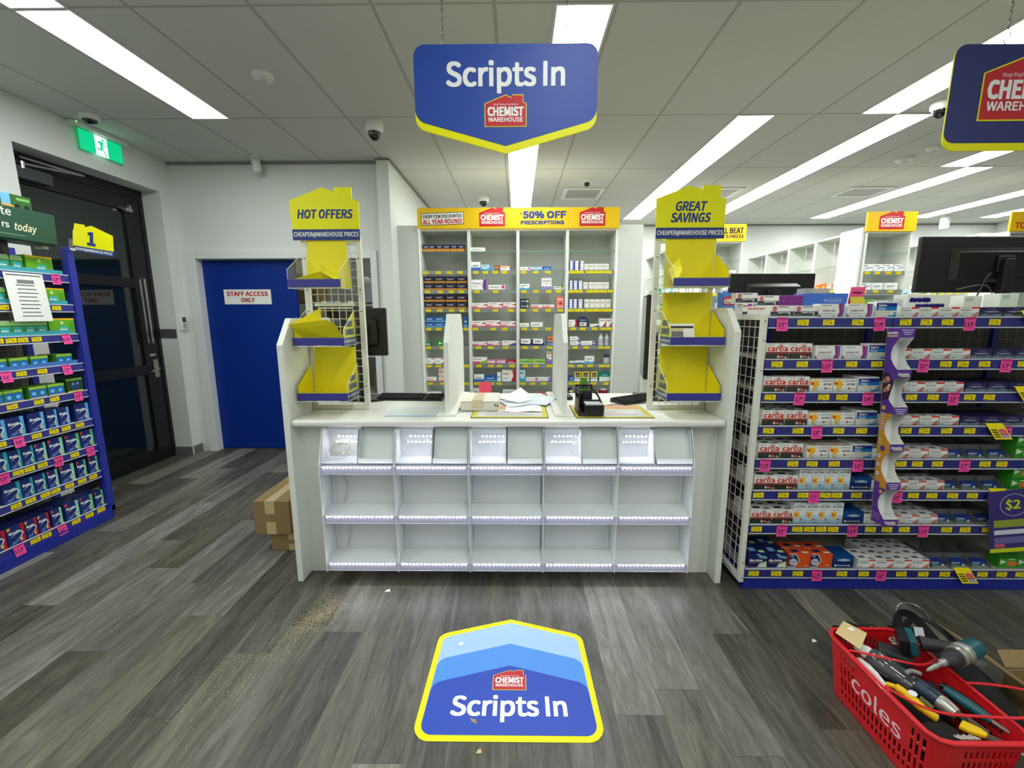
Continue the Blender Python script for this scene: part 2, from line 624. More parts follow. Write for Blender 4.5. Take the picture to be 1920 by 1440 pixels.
# ---- glazed black exit door (in the left wall)
DGLASS = clear('dark_door_glass', (70, 84, 84), 0.17, 0.02, alpha=0.5, acol=(26, 40, 40))
d1 = struct_root('door_1', (-3.68, 3.7, 0))
f = MB()
f.box(-3.76, -3.66, 3.10, 3.16, 0, 2.67, BLACKMET).box(-3.76, -3.66, 4.285, 4.32, 0, 2.67, BLACKMET).box(-3.76, -3.66, 3.16, 4.285, 2.585, 2.67, BLACKMET)
f.build('door_frame', d1, bevel=0.003)
f = MB()
for y0, y1, z0, z1 in ((3.16, 3.26, .01, 2.585), (4.12, 4.285, .01, 2.585), (3.26, 4.12, 2.455, 2.585), (3.26, 4.12, 1.742, 1.832), (3.26, 4.12, .90, .992), (3.26, 4.12, .01, .12)):
    f.box(-3.72, -3.67, y0, y1, z0, z1, BLACKMET)
f.build('door_leaf', d1, bevel=0.002)
for z0, z1 in ((.12, .90), (.992, 1.742), (1.832, 2.455)):
    MB().box(-3.70, -3.692, 3.25, 4.13, z0, z1, DGLASS).build('pane', d1)
f = MB()
f.box(-3.67, -3.655, 4.155, 4.175, 1.20, 1.84, STEEL).box(-3.67, -3.61, 4.155, 4.175, 1.20, 1.215, STEEL).box(-3.67, -3.61, 4.155, 4.175, 1.825, 1.84, STEEL).box(-3.625, -3.61, 4.155, 4.175, 1.20, 1.84, STEEL)
f.build('pull_handle', d1, bevel=0.003, label='tall steel pull handle')
f = MB().box(-3.67, -3.66, 4.19, 4.245, 0.86, 1.04, STEEL)
f.bar((-3.66, 4.22, .95), (-3.63, 4.22, .95), .01, STEEL, 10).tube([(-3.63, 4.225, .95), (-3.625, 4.17, .945), (-3.622, 4.11, .93)], .008, STEEL, 8)
f.build('lock_handle', d1, bevel=0.002, label='steel lever lock')
MB().box(-3.67, -3.668, 4.17, 4.235, 1.075, 1.10, mat('lock_plate', (150, 155, 155), .3, var=.02)).build('keyhole_plate', d1)
f = MB().box(-3.67, -3.60, 3.18, 3.45, 2.47, 2.56, mat('closer_body', (62, 66, 66), .4, var=.03))
f.build('closer_body', d1, bevel=0.006)
MB().bar((-3.60, 3.25, 2.575), (-3.52, 3.62, 2.60), .009, STEEL, 8).bar((-3.52, 3.62, 2.60), (-3.64, 3.27, 2.63), .009, STEEL, 8).bar((-3.60, 3.25, 2.54), (-3.60, 3.25, 2.59), .014, STEEL, 10).build('closer_arm', d1, label='steel closer arm')
MB().box(-3.67, -3.63, 4.09, 4.16, 2.44, 2.47, STEEL).box(-3.65, -3.63, 4.13, 4.15, 2.47, 2.50, STEEL).build('door_bracket', d1)

# what stands outside that door: a dark yard
struct(MB().box(-5.4, -3.86, 2.2, 4.46, -0.06, 0, mat('dark_paving', (50, 52, 50), .8)), 'floor_outside')

# ---- blue staff door leaf
d2 = struct_root('door_2', (-2.8, 4.55, 0))
MB().box(-3.30, -2.33, 4.53, 4.57, 0.008, 2.045, DOORBLUE).build('door_leaf', d2, bevel=0.002, label='bright blue painted door leaf')
sg = MB().box(-3.10, -2.60, 4.526, 4.53, 1.595, 1.748, PAPER).build('notice', d2)
tx = MB()
RD = ink((190, 24, 40))
tx.text('STAFF ACCESS', (-2.85, 4.5255, 1.683), UX, UZ, .042, RD, fit=.435, bold=.04)
tx.text('ONLY', (-2.85, 4.5255, 1.618), UX, UZ, .042, RD, bold=.04)
tx.build('lettering', sg)

# ------------------------------------------------------------------ ceiling fittings
LIGHT = emit('led_panel_glow', (250, 255, 251), LAMP)
WFR = mat('white_light_frame', (220, 221, 218), .5, var=.01)
def ceiling_light(x, y0, label, width=.268, ln=1.165):
    t = thing('ceiling_light', label, 'light', (x, y0 + .595, CEIL), 'ceiling light panels')
    h, k = width / 2, ln / 2
    yc = y0 + .595
    f = MB()
    for a0, a1, b0, b1 in ((x - h - .012, x - h, yc - k - .01, yc + k + .01), (x + h, x + h + .012, yc - k - .01, yc + k + .01), (x - h, x + h, yc - k - .01, yc - k), (x - h, x + h, yc + k, yc + k + .01)):
        f.box(a0, a1, b0, b1, CEIL - .007, CEIL - .0005, WFR)
    f.build('frame', t)
    MB().poly([(x - h, yc - k, CEIL - .004), (x - h, yc + k, CEIL - .004), (x + h, yc + k, CEIL - .004), (x + h, yc - k, CEIL - .004)], LIGHT).build('diffuser', t)
    return t
ROW = {k: 2.33 + 1.19 * k for k in range(-5, 5)}
for x, ks, nm in ((-2.355, (-4, -2, -1, 0), 'over the exit door side'), (0.335, (-3, -2), 'along the middle of the shop front'), (0.335, (0,), 'behind the hanging blue sign'),
                  (0.06, (1, 2, 3), 'over the dispensary shelves'), (1.83, (1, 2, 3), 'over the service counter end'),
                  (2.75, (-4, -3, 0), 'beside the cropped hanging sign'), (3.03, (1, 2, 3), 'over the painkiller shelving'), (4.79, (2, 3), 'over the white end cap'), (4.50, (1, -1), 'above the computer monitor'),
                  (6.35, (2, 3), 'near the right wall'), (7.45, (3,), 'closest to the right wall')):
    for k in ks:
        ceiling_light(x, ROW[k], 'long white ceiling light panel %s, %s' % (nm, {1: 'second tile row', 2: 'third tile row', 3: 'last tile row', 0: 'nearest tile row', -1: 'overhead tile row', -2: 'first row behind', -3: 'second row behind', -4: 'third row behind'}[k]))
def stock_light(x, y, where):
    t = thing('batten_light', 'slim fluorescent batten on the stock room ceiling ' + where, 'light', (x, y, CEIL), 'stock room battens')
    MB().box(x - .6, x + .6, y - .05, y + .05, CEIL - .05, CEIL, WFR).build('housing', t)
    MB().box(x - .58, x + .58, y - .03, y + .03, CEIL - .075, CEIL - .05, emit('batten_glow', (245, 255, 250), 22.0)).build('tube', t)
stock_light(-2.4, 6.2, 'near the opening')
stock_light(-3.9, 6.9, 'towards the back')

PLW = mat('white_plastic', (226, 227, 224), .4, var=.02)
def detector(x, y, label, r=.062):
    t = thing('smoke_detector', label, 'detector', (x, y, CEIL), 'ceiling detectors')
    MB().lathe([(r, 0), (r, -.012), (r * .92, -.022), (r * .6, -.03), (0.0, -.03)], (x, y, CEIL), PLW, 24).build('housing', t, smooth=True)
    MB().lathe([(r * .42, -.028), (r * .4, -.042), (r * .2, -.048), (0, -.048)], (x, y, CEIL), mat('detector_grey', (196, 198, 194), .4, var=.02), 16).build('sensor_cap', t, smooth=True)
detector(-1.605, 2.93, 'round white smoke detector between the exit light strip and hanging sign')
detector(3.80, 4.48, 'round white smoke detector behind the cropped hanging sign', .075)
detector(3.80, 4.19, 'small round white detector half hidden by the cropped hanging sign', .05)
DOMEB = mat('dark_dome', (10, 11, 12), .08, spec=.8, var=0)
def dome_camera(x, y, label, r=.062, deep=1.0):
    t = thing('dome_camera', label, 'camera', (x, y, CEIL), 'security cameras')
    MB().lathe([(r, 0), (r, -.025 * deep), (r * .96, -.045 * deep), (r * .78, -.058 * deep), (0, -.058 * deep)], (x, y, CEIL), PLW, 24).build('housing', t, smooth=True)
    MB().lathe([(r * .70, -.055 * deep), (r * .68, -.075 * deep), (r * .52, -.095 * deep), (r * .25, -.108 * deep), (0, -.112 * deep)], (x, y, CEIL), DOMEB, 20).build('dome', t, smooth=True)
dome_camera(-1.133, 3.63, 'white security camera with black dome between sign and yellow tower', .07, 1.15)
dome_camera(-3.25, 3.46, 'white security camera above the green exit sign', .065, .55)
dome_camera(-.43, 5.75, 'white security camera above the dispensary shelf header', .075, 1.1)
dome_camera(3.05, 3.35, 'white security camera peeping out beside the cropped sign', .06)
t = thing('emergency_light', 'white can-shaped emergency spotlight hanging above the blue door', 'light', (-2.52, 4.33, CEIL))
MB().lathe([(.05, 0), (.05, -.012), (.012, -.014), (0, -.014)], (-2.52, 4.33, CEIL), PLW, 18).build('rose', t, smooth=True)
MB().lathe([(.034, 0), (.04, .02), (.04, .10), (.03, .115), (0, .115)], (-2.52, 4.35, CEIL - .128), PLW, 18, axis=(0, -.12, 1)).build('housing', t, smooth=True)
t = thing('emergency_light', 'white can-shaped spotlight high at the far right wall', 'light', (6.7, 7.0, CEIL))
MB().lathe([(.045, 0), (.06, -.03), (.06, -.17), (.05, -.19), (0, -.19)], (6.7, 7.0, CEIL), PLW, 16).build('housing', t, smooth=True)
MB().lathe([(.07, 0), (.07, -.01), (0, -.01)], (6.7, 7.0, CEIL), PLW, 16).build('rose', t)
t = thing('ceiling_speaker', 'little black knob sensor on the ceiling before the middle vent', 'sensor', (.80, 5.12, CEIL))
MB().lathe([(.05, 0), (.05, -.012), (.03, -.02), (0, -.02)], (.80, 5.12, CEIL), PLW, 16).build('base', t)
MB().lathe([(.03, -.018), (.03, -.05), (.02, -.06), (0, -.06)], (.80, 5.12, CEIL), BLACK, 12).build('sensor', t)

def vent(x0, x1, y0, y1, label):
    t = thing('ceiling_vent', label, 'vent', ((x0 + x1) / 2, (y0 + y1) / 2, CEIL), 'ceiling air vents')
    z = CEIL
    f = MB()
    e = .05
    for a in ((x0, x0 + e, y0, y1), (x1 - e, x1, y0, y1), (x0 + e, x1 - e, y0, y0 + e), (x0 + e, x1 - e, y1 - e, y1)):
        f.box(a[0], a[1], a[2], a[3], z - .014, z - .001, WFR)
    f.build('frame', t)
    MB().poly([(x0 + e, y0 + e, z - .002), (x0 + e, y1 - e, z - .002), (x1 - e, y1 - e, z - .002), (x1 - e, y0 + e, z - .002)], DARK).build('backing', t)
    s = MB()
    n = 9
    for i in range(n):
        y = y0 + e + (y1 - y0 - 2 * e) * (i + .5) / n
        s.box(x0 + e, x1 - e, y - .009, y + .009, z - .008, z - .006, WFR)
    s.build('louvre', t)
vent(.57, 1.07, 5.38, 5.86, 'square white louvred air vent above the prescriptions header')
vent(2.31, 2.75, 5.40, 5.84, 'square white louvred air vent behind the yellow house top')
vent(4.02, 4.55, 5.40, 5.82, 'square white louvred air vent above the white end cap')

# ---- green running-man exit sign
t = thing('exit_sign', 'lit green running-man exit sign above the black glass door', 'sign', (-3.46, 3.72, 2.96))
MB().box(-3.48, -3.41, 3.50, 3.96, 2.945, CEIL - .001, PLW).build('housing', t, bevel=.006)
EG = emit('exit_green_glow', (0, 168, 112), 1.0)
EW = emit('exit_white_glow', (226, 255, 240), 1.2)
pl = MB().box(-3.455, -3.443, 3.545, 3.925, 2.775, 2.943, clear('exit_acrylic', (235, 250, 244), .1))
pl.build('acrylic_panel', t)
g = MB()
gx = -3.4425
g.poly([(gx, 3.55, 2.785), (gx, 3.68, 2.785), (gx, 3.68, 2.937), (gx, 3.55, 2.937)], EG)
g.poly([(gx, 3.785, 2.785), (gx, 3.92, 2.785), (gx, 3.92, 2.937), (gx, 3.785, 2.937)], EG)
g.poly([(gx, 3.68, 2.785), (gx, 3.785, 2.785), (gx, 3.785, 2.937), (gx, 3.68, 2.937)], EW)
h = gx + .0008
def Q(pts):
    g.poly([(h, 3.68 + x * .105, 2.785 + y * .152) for x, y in pts], EG)
g.disc((h, 3.68 + .66 * .105, 2.785 + .86 * .152), .010, UY, UZ, EG)
Q([(.42, .42), (.60, .48), (.66, .74), (.50, .78), (.36, .66)])
Q([(.36, .66), (.50, .78), (.30, .76), (.18, .60), (.25, .57), (.33, .68)])
Q([(.60, .74), (.66, .70), (.80, .58), (.98, .58), (.98, .64), (.84, .65), (.68, .78)])
Q([(.42, .44), (.58, .46), (.46, .26), (.12, .30), (.10, .40), (.38, .36)])
Q([(.46, .46), (.60, .48), (.74, .24), (.90, .04), (.80, .02), (.64, .22)])
g.build('pictogram', t)
MB().disc((-3.4095, 3.515, 2.965), .005, UY, UZ, emit('status_led', (60, 255, 90), 6), 8).build('status_light', t)

# ---- intercom and plate by the exit door
t = thing('keypad', 'white wall keypad with grey screen beside the blue door', 'keypad', (-3.47, 4.41, 1.32))
MB().box(-3.48, -3.455, 4.352, 4.432, 1.325, 1.475, PLW).build('housing', t, bevel=.008)
MB().box(-3.455, -3.453, 4.37, 4.415, 1.41, 1.462, mat('keypad_screen', (70, 76, 74), .2, var=.02)).build('screen', t)
k = MB()
for i in range(4):
    k.box(-3.455, -3.4525, 4.37, 4.415, 1.345 + i * .014, 1.354 + i * .014, mat('keypad_keys', (150, 154, 152), .4, var=.02))
k.build('key', t)
t = thing('door_plate', 'small dark grey plate on the side of the exit doorway', 'plate', (-3.58, 4.318, 1.25))
pl = MB().box(-3.672, -3.492, 4.314, 4.32, 1.25, 1.342, mat('plate_grey', (96, 98, 98), .35, metal=.3, var=.04))
pl.build('plate', t, bevel=.001)
MB().text('EXIT', (-3.65, 4.3135, 1.285), UX, UZ, .02, mat('plate_ink', (52, 54, 54), .4), align='l', bold=.01).build('lettering', t)

# ------------------------------------------------------------------ hanging signs
def chain(mb, x, y, z0, z1, m):
    z = z0
    i = 0
    while z < z1:
        if i % 2:
            mb.tube([(x - .0045, y, z), (x, y, z + .016), (x + .0045, y, z), (x, y, z - .002), (x - .0045, y, z)], .0013, m, 4)
        else:
            mb.tube([(x, y - .0045, z), (x, y, z + .016), (x, y + .0045, z), (x, y, z - .002), (x, y - .0045, z)], .0013, m, 4)
        z += .014
        i += 1
CH = mat('chain_steel', (120, 122, 120), .35, metal=.8, var=.05)
SY = 1.75
t = thing('hanging_sign', 'blue pointed hanging sign reading scripts in, on two chains', 'sign', (-.04, SY, 2.10))
out = rounded([(-.386, SY, 2.472), (-.386, SY, 2.185), (-.042, SY, 2.093), (.304, SY, 2.185), (.304, SY, 2.472)], [.04, .05, .004, .05, .04])
MB().prism(out, (0, .006, 0), YEL).build('board', t, label='yellow board edge')
inn = rounded([(-.386, SY - .001, 2.472), (-.386, SY - .001, 2.212), (-.042, SY - .001, 2.120), (.304, SY - .001, 2.212), (.304, SY - .001, 2.472)], [.04, .05, .002, .05, .04])
MB().prism(inn, (0, .0009, 0), SIGNBLUE).build('face', t, label='blue sign face')
MB().text('Scripts In', (-.042, SY - .0022, 2.331), UX, UZ, .079, PAPER, fit=.441, bold=.028, res=6).build('lettering', t)
lg = MB()
logo(lg, (-.119, SY - .0022, 2.19), UX, UZ, .154, YEL)
lg.build('emblem', t)
ch = MB()
for x in (-.275, .185):
    ch.tube([(x, SY + .003, 2.465), (x - .006, SY + .003, 2.475), (x, SY + .003, 2.49), (x + .006, SY + .003, 2.475), (x, SY + .003, 2.465)], .0012, CH, 4)
    chain(ch, x, SY + .003, 2.492, CEIL - .02, CH)
    ch.build('chain', t)
    ch = MB()

t = thing('hanging_sign', 'blue hanging sign in shaded colour with red emblem, cropped by the picture edge', 'sign', (2.05, SY, 2.10))
x0, x1 = 1.618, 2.56
out = rounded([(x0, SY, 2.456), (x0, SY, 2.092), (x1, SY, 2.092), (x1, SY, 2.456)], .045)
MB().prism(out, (0, .006, 0), YEL).build('board', t, label='yellow board edge')
inn = rounded([(x0, SY - .001, 2.456), (x0, SY - .001, 2.119), (x1, SY - .001, 2.119), (x1, SY - .001, 2.456)], .04)
MB().prism(inn, (0, .0009, 0), SIGNUNLIT).build('face', t, label='blue sign face in shaded colour')
lg = MB()
logo(lg, (1.737, SY - .0022, 2.20), UX, UZ, .31, YEL)
lg.build('emblem', t)
ch = MB()
for x in (1.80, 2.38):
    ch.tube([(x, SY + .003, 2.452), (x - .014, SY + .003, 2.47), (x - .008, SY + .003, 2.495), (x + .008, SY + .003, 2.495), (x + .014, SY + .003, 2.47), (x, SY + .003, 2.452)], .0015, CH, 5)
    chain(ch, x, SY + .003, 2.495, CEIL - .02, CH)
    ch.build('chain', t)
    ch = MB()

# ---- floor sticker
t = thing('floor_sign', 'blue house-shaped floor sticker with yellow rim and white lettering', 'sign', (-.03, 1.55, 0))
def flat(mb, pts, z, m, r):
    P = rounded([(x, y, z) for x, y in pts], r)
    mb.prism(P, (0, 0, -.0004), m)
    return mb
cx = -.030
OUT = [(cx - .345, 1.255), (cx + .345, 1.255), (cx + .332, 1.757), (cx, 1.858), (cx - .332, 1.757)]
flat(MB(), OUT, .0012, YEL, [.06, .06, .055, .003, .055]).build('rim', t, label='yellow rim')
def shrink(d):
    return [(cx - .345 + d, 1.255 + d), (cx + .345 - d, 1.255 + d), (cx + .332 - d, 1.757 - d * .85), (cx, 1.858 - d * 1.05), (cx - .332 + d, 1.757 - d * .85)]
I = shrink(.023)
flat(MB(), I, .0016, ink((170, 206, 240)), [.042, .042, .04, .002, .04]).build('pale_band', t, label='pale blue band')
mid = [I[0], I[1], (cx + .310, 1.612), (cx, 1.702), (cx - .310, 1.612)]
flat(MB(), mid, .0020, ink((84, 150, 232)), [.042, .042, .05, .002, .05]).build('middle_band', t, label='mid blue band')
low = [I[0], I[1], (cx + .3135, 1.492), (cx, 1.581), (cx - .3135, 1.492)]
flat(MB(), low, .0024, ink((46, 78, 184)), [.042, .042, .05, .002, .05]).build('lower_panel', t, label='royal blue panel')
MB().text('Scripts In', (-.031, 1.353, .0029), UX, UY, .078, PAPER, fit=.436, bold=.028, res=6).build('lettering', t)
lg = MB()
logo(lg, (-.096, 1.463, .0029), UX, UY, .131, YEL)
lg.build('emblem', t)

# ------------------------------------------------------------------ service counter
CT = 0.93
ctr = thing('service_counter', 'white service counter with tall shaped side panels and two dividers', 'counter', (-.05, 2.5, 0))
MB().box(-1.199, 1.099, 2.155, 2.95, .893, CT, LAM).build('countertop', ctr, bevel=.016, seg=4)
for x0, x1, zs, zt, nm in ((-1.232, -1.20, 1.328, 1.463, 0), (1.10, 1.132, 1.392, 1.512, 1)):
    pr = [(x0, 2.15, 0), (x0, 2.15, zs), (x0, 2.255, zt), (x0, 2.72, zt), (x0, 2.95, 1.2), (x0, 2.95, 0)]
    MB().prism(pr, (x1 - x0, 0, 0), WHITE).build('side_panel', ctr, bevel=.002)
MB().box(-1.2, 1.1, 2.252, 2.272, .0, .893, WHITE).build('front_board', ctr)
MB().box(-1.2, 1.1, 2.93, 2.95, .0, .893, GREYW).build('rear_board', ctr)
for x0 in (-.396, .249):
    pr = [(x0, 2.27, CT), (x0, 2.27, 1.33), (x0, 2.40, 1.485), (x0, 2.83, 1.485), (x0, 2.92, 1.33), (x0, 2.92, CT)]
    dv = MB().prism(pr, (.027, 0, 0), WHITE).build('divider', ctr, bevel=.002)
    MB().box(x0 - .042, x0 + .062, 2.245, 2.925, CT, CT + .014, WHITE).build('foot_plate', dv, bevel=.003)

# ------------------------------------------------------------------ lit display shelving on the counter front
FINS = [-1.046, -.650, -.255, .143, .533, .930]
LIP = clear('lilac_glow_lip', (225, 226, 246), .10, .1, alpha=.5, acol=(222, 222, 240))  # clear lip; the lilac glow of the LEDs is put into its tint
FIN = mat('white_acrylic', (222, 226, 226), .3, var=.01)
CHIP = emit('led_chip', (243, 241, 254), LED)
TAPEW = mat('led_tape', (232, 234, 238), .4, var=.01)
ds = thing('display_shelving', 'five-bay white display shelving with lit LED edges under the counter', 'shelving', (-.06, 2.2, .07))
for x in FINS:
    pr = [(x - .002, 2.112, .085), (x - .002, 2.112, .690), (x - .002, 2.178, .876), (x - .002, 2.20, .886), (x - .002, 2.25, .886), (x - .002, 2.25, .10), (x - .002, 2.13, .072)]
    MB().prism(pr, (.004, 0, 0), FIN).build('fin', ds)
MB().box(FINS[0], FINS[-1], 2.243, 2.2515, .09, .886, GREYW).build('back_panel', ds)
def led_row(mb, x0, x1, y, z, pitch=.0195, tilt=.5, r=.003):
    n = int((x1 - x0) / pitch)
    for i in range(n):
        x = x0 + (x1 - x0) * (i + .5) / n
        d = Vector((0, -math.cos(tilt), -math.sin(tilt)))
        up = Vector((0, -math.sin(tilt), math.cos(tilt)))
        mb.disc(Vector((x, y, z)), r, UX, up, CHIP, 6)
for i in range(5):
    x0, x1 = FINS[i] + .0025, FINS[i + 1] - .0025
    for zt, zb in ((.686, .70), (.408, .428), (.131, .150)):
        sh = MB()
        sh.prism([(x0, 2.124, zt - .004), (x0, 2.124, zt), (x0, 2.242, zb), (x0, 2.242, zb - .004)], (x1 - x0, 0, 0), FIN)
        so = sh.build('shelf', ds)
        MB().box(x0, x1, 2.1165, 2.119, zt - .038, zt + .002, LIP).build('ticket_lip', so)
        MB().box(x0, x1, 2.115, 2.121, zt - .0405, zt - .038, EDGE).build('lip_edge', so)
        st = MB().prism([(x0 + .01, 2.1215, zt - .002), (x0 + .01, 2.1215, zt - .013), (x0 + .01, 2.1225, zt - .013), (x0 + .01, 2.1225, zt - .002)], (x1 - x0 - .02, 0, 0), TAPEW)
        led_row(st, x0 + .012, x1 - .012, 2.1140, zt - .003)
        st.build('led_strip', so, label='row of white LED lights')
    for z in (.16, .44):
        MB().box(x0 + .012, x0 + .02, 2.236, 2.242, z, z + .24, EDGE).build('slotted_rail', ds)
        MB().box(x1 - .02, x1 - .012, 2.236, 2.242, z, z + .24, EDGE).build('slotted_rail', ds)
    if i == 2:
        sl = MB()
        for k in range(34):
            sl.box(x1 - .004, x1 - .001, 2.236, 2.239, .165 + k * .0148, .1715 + k * .0148, DARK)
        sl.build('bracket_slots', ds)

CABLE = mat('white_cable', (214, 210, 196), .45, var=.04)
def cable_path(pts, n=8):
    P = [Vector(p) for p in pts]
    out = []
    for i in range(len(P) - 1):
        p0, p1, p2, p3 = P[max(i - 1, 0)], P[i], P[i + 1], P[min(i + 2, len(P) - 1)]
        for k in range(n):
            t_ = k / n
            out.append(.5 * ((2 * p1) + (p2 - p0) * t_ + (2 * p0 - 5 * p1 + 4 * p2 - p3) * t_ ** 2 + (3 * p1 - p0 - 3 * p2 + p3) * t_ ** 3))
    return out + [P[-1]]
BOXW = mat('white_acrylic_box', (236, 236, 240), .35, var=.01)
pos5 = ['leftmost', 'second from left', 'middle', 'second from right', 'rightmost']
for i in range(5):
    x0 = FINS[i] + .006
    x1 = x0 + (.192 if i < 4 else .185)
    t = thing('light_box', 'clear-fronted box with two rows of lit LEDs, %s of five under the counter' % pos5[i], 'light box', ((x0 + x1) / 2, 2.18, .703), 'lit acrylic boxes')
    b = MB()
    b.box(x0, x1, 2.238, 2.242, .703, .876, BOXW)
    b.box(x0, x1, 2.135, 2.238, .703, .707, BOXW)
    for xx in (x0, x1 - .003):
        b.prism([(xx, 2.135, .707), (xx, 2.175, .872), (xx, 2.238, .872), (xx, 2.238, .707)], (.003, 0, 0), BOXW)
    b.build('box_shell', t)
    c = MB().prism([(x0, 2.129, .703), (x0, 2.171, .876), (x0, 2.174, .876), (x0, 2.132, .703)], (x1 - x0, 0, 0), ACRY)
    c.box(x0, x1, 2.1735, 2.242, .873, .876, ACRY)
    c.build('clear_front', t)
    c = MB().bar((x0, 2.170, .8755), (x1, 2.170, .8755), .0016, EDGE).bar((x0, 2.1275, .705), (x0, 2.170, .8755), .0016, EDGE).bar((x1, 2.1275, .705), (x1, 2.170, .8755), .0016, EDGE).bar((x0, 2.1285, .7045), (x1, 2.1285, .7045), .0016, EDGE)
    c.build('front_edge', t)
    st = MB()
    for z, a, bq in ((.821, .05, .008), (.788, .035, .008)):
        st.box(x0 + a - .004, x1 - bq, 2.2362, 2.238, z - .006, z + .006, TAPEW)
        led_row(st, x0 + a, x1 - bq, 2.2355, z, .0195, .25)
    st.build('led_strip', t, label='two rows of white LED lights')
    cb = MB()
    if i == 0:
        q = random.Random(3)
        pts = [(x0 + .03, 2.225, .80)]
        for k in range(40):
            a = k * .9 + q.random() * .5
            pts.append((x0 + .085 + q.uniform(-.02, .02) + math.cos(a) * (.03 + q.random() * .03), 2.18 + q.random() * .045, .755 + q.uniform(-.012, .012) + math.sin(a) * (.022 + q.random() * .02)))
        cb.tube(cable_path(pts, 5), .0022, CABLE, 5)
    else:
        cb.tube(cable_path([(x0 + .035, 2.228, .80), (x0 + .012, 2.215, .78), (x0 + .014, 2.21, .745), (x0 + .028, 2.205, .73)]), .0022, CABLE, 5)
        if i in (2, 3):
            cb.tube(cable_path([(x1 - .02, 2.228, .80), (x1 - .035, 2.215, .775), (x1 - .048, 2.21, .75), (x1 - .03, 2.205, .725)]), .0018, CABLE, 5)
    cb.build('cable', t)
TRAY = mat('grey_tray_plastic', (212, 218, 217), .45, var=.02)
for i in range(5):
    x0, x1 = FINS[i] + .205, FINS[i + 1] - .006
    t = thing('display_tray', 'empty pale grey sloping tray, %s of five under the counter' % pos5[i], 'tray', ((x0 + x1) / 2, 2.18, .703), 'sloping display trays')
    MB().prism([(x0, 2.150, .708), (x0, 2.225, .874), (x0, 2.230, .874), (x0, 2.156, .706)], (x1 - x0, 0, 0), TRAY).build('back_slope', t)
    MB().box(x0, x1, 2.130, 2.156, .703, .707, TRAY).box(x0, x1, 2.128, 2.131, .703, .732, TRAY).build('front_lip', t, bevel=.001)
    sd = MB().prism([(x1 - .003, 2.131, .707), (x1 - .003, 2.131, .735), (x1 - .003, 2.140, .765), (x1 - .003, 2.185, .872), (x1 - .003, 2.225, .872), (x1 - .003, 2.154, .707)], (.003, 0, 0), TRAY)
    sd.build('side_cheek', t)
    if i < 1:
        MB().prism([(x0, 2.131, .707), (x0, 2.131, .735), (x0, 2.185, .872), (x0, 2.225, .872), (x0, 2.154, .707)], (.003, 0, 0), TRAY).build('side_cheek', t)
# loose LED leads inside the left bay
for k, (za, zb) in enumerate(((.665, .44), (.405, .165))):
    o = MB().tube(cable_path([(FINS[0] + .045, 2.235, za), (FINS[0] + .075, 2.225, za - .05), (FINS[0] + .10, 2.222, za - .12), (FINS[0] + .075, 2.235, zb)]), .003, mat('grey_lead', (178, 176, 168), .5), 6)
    single(o, 'cable', 'thin white lead hanging in the %s row of the left display bay' % ('upper', 'lower')[k], 'cable', (FINS[0] + .08, 2.23, zb), 'loose leads')

# ------------------------------------------------------------------ yellow-topped display towers on the counter
HEAD_L = [(0, 0), (1, 0), (1.01, .55), (.915, .585), (.915, .745), (.65, .745), (.65, .685), (.465, .745), (-.02, .565)]
def tower(xl, xr, hx0, hx1, label, lines, sgn):
    t = thing('display_tower', label, 'display stand', ((xl + xr) / 2, 2.43, CT), 'display towers on the counter')
    for xp in (xl, xr - .03):
        p = MB().box(xp, xp + .03, 2.418, 2.442, CT + .0008, 1.91, CREAM)
        for z in (1.07, 1.50, 1.62, 1.79):
            p.disc((xp + .015, 2.4175, z), .004, UX, UZ, DARK, 10)
        p.build('post', t, bevel=.002)
    for za, zb in ((CT + .0008, CT + .028), (1.865, 1.89)):
        MB().box(xl + .03, xr - .03, 2.42, 2.44, za, zb, CREAM).build('cross_bar', t, bevel=.002)
    wm = MB()
    n = 7
    for k in range(1, n):
        x = xl + .03 + (xr - xl - .06) * k / n
        wm.bar((x, 2.43, CT + .028), (x, 2.43, 1.865), .0022, WIRE, 5)
    for k in range(1, 20):
        z = CT + .028 + .0455 * k
        wm.bar((xl + .03, 2.426, z), (xr - .03, 2.426, z), .0022, WIRE, 5)
    wm.build('wire_panel', t)
    w = hx1 - hx0
    z0 = 1.886
    hd = MB().prism([(hx0 + x * w, 2.402, z0 + y * w) for x, y in HEAD_L], (0, .006, 0), YEL).build('header_board', t, label='yellow house-shaped header board')
    MB().box(hx0 - .002, hx1 + .002, 2.4005, 2.402, z0 - .001, z0 + .155 * w, NAVY).build('header_band', hd, label='navy band with white lettering')
    tx = MB()
    for s, zz, c, f in lines:
        tx.text(s, ((hx0 + hx1) / 2, 2.4014, z0 + zz * w), UX, UZ, c * w, NAVY, fit=f * w, bold=.035, shear=.18)
    tx.build('lettering', hd)
    tx = MB()
    tx.text('CHEAPER@WAREHOUSE PRICES', ((hx0 + hx1) / 2, 2.3998, z0 + .052 * w), UX, UZ, .062 * w, PAPER, fit=.97 * w, bold=.02)
    tx.build('band_lettering', hd)
    return t
tower(-1.198, -.865, -1.226, -.86, 'yellow-headed wire display tower reading hot offers beside the blue door', [('HOT OFFERS', .312, .12, .82)], 1)
tower(.762, 1.095, .757, 1.122, 'yellow-headed wire display tower reading great savings beside the painkiller shelves', [('GREAT', .395, .125, .45), ('SAVINGS', .235, .125, .58)], -1)
# a small rail clipped to the left tower
rl = MB()
for k in range(3):
    rl.box(-1.10 + k * .075, -1.075 + k * .075, 2.408, 2.417, 1.535, 1.557, CREAM)
rl.box(-1.14, -.915, 2.410, 2.417, 1.53, 1.545, CREAM).box(-1.12, -.93, 2.411, 2.416, 1.515, 1.522, CREAM)
single(rl, 'hook_rail', 'small cream hook rail clipped across the hot offers tower wires', 'rail', (-1.03, 2.412, 1.515))

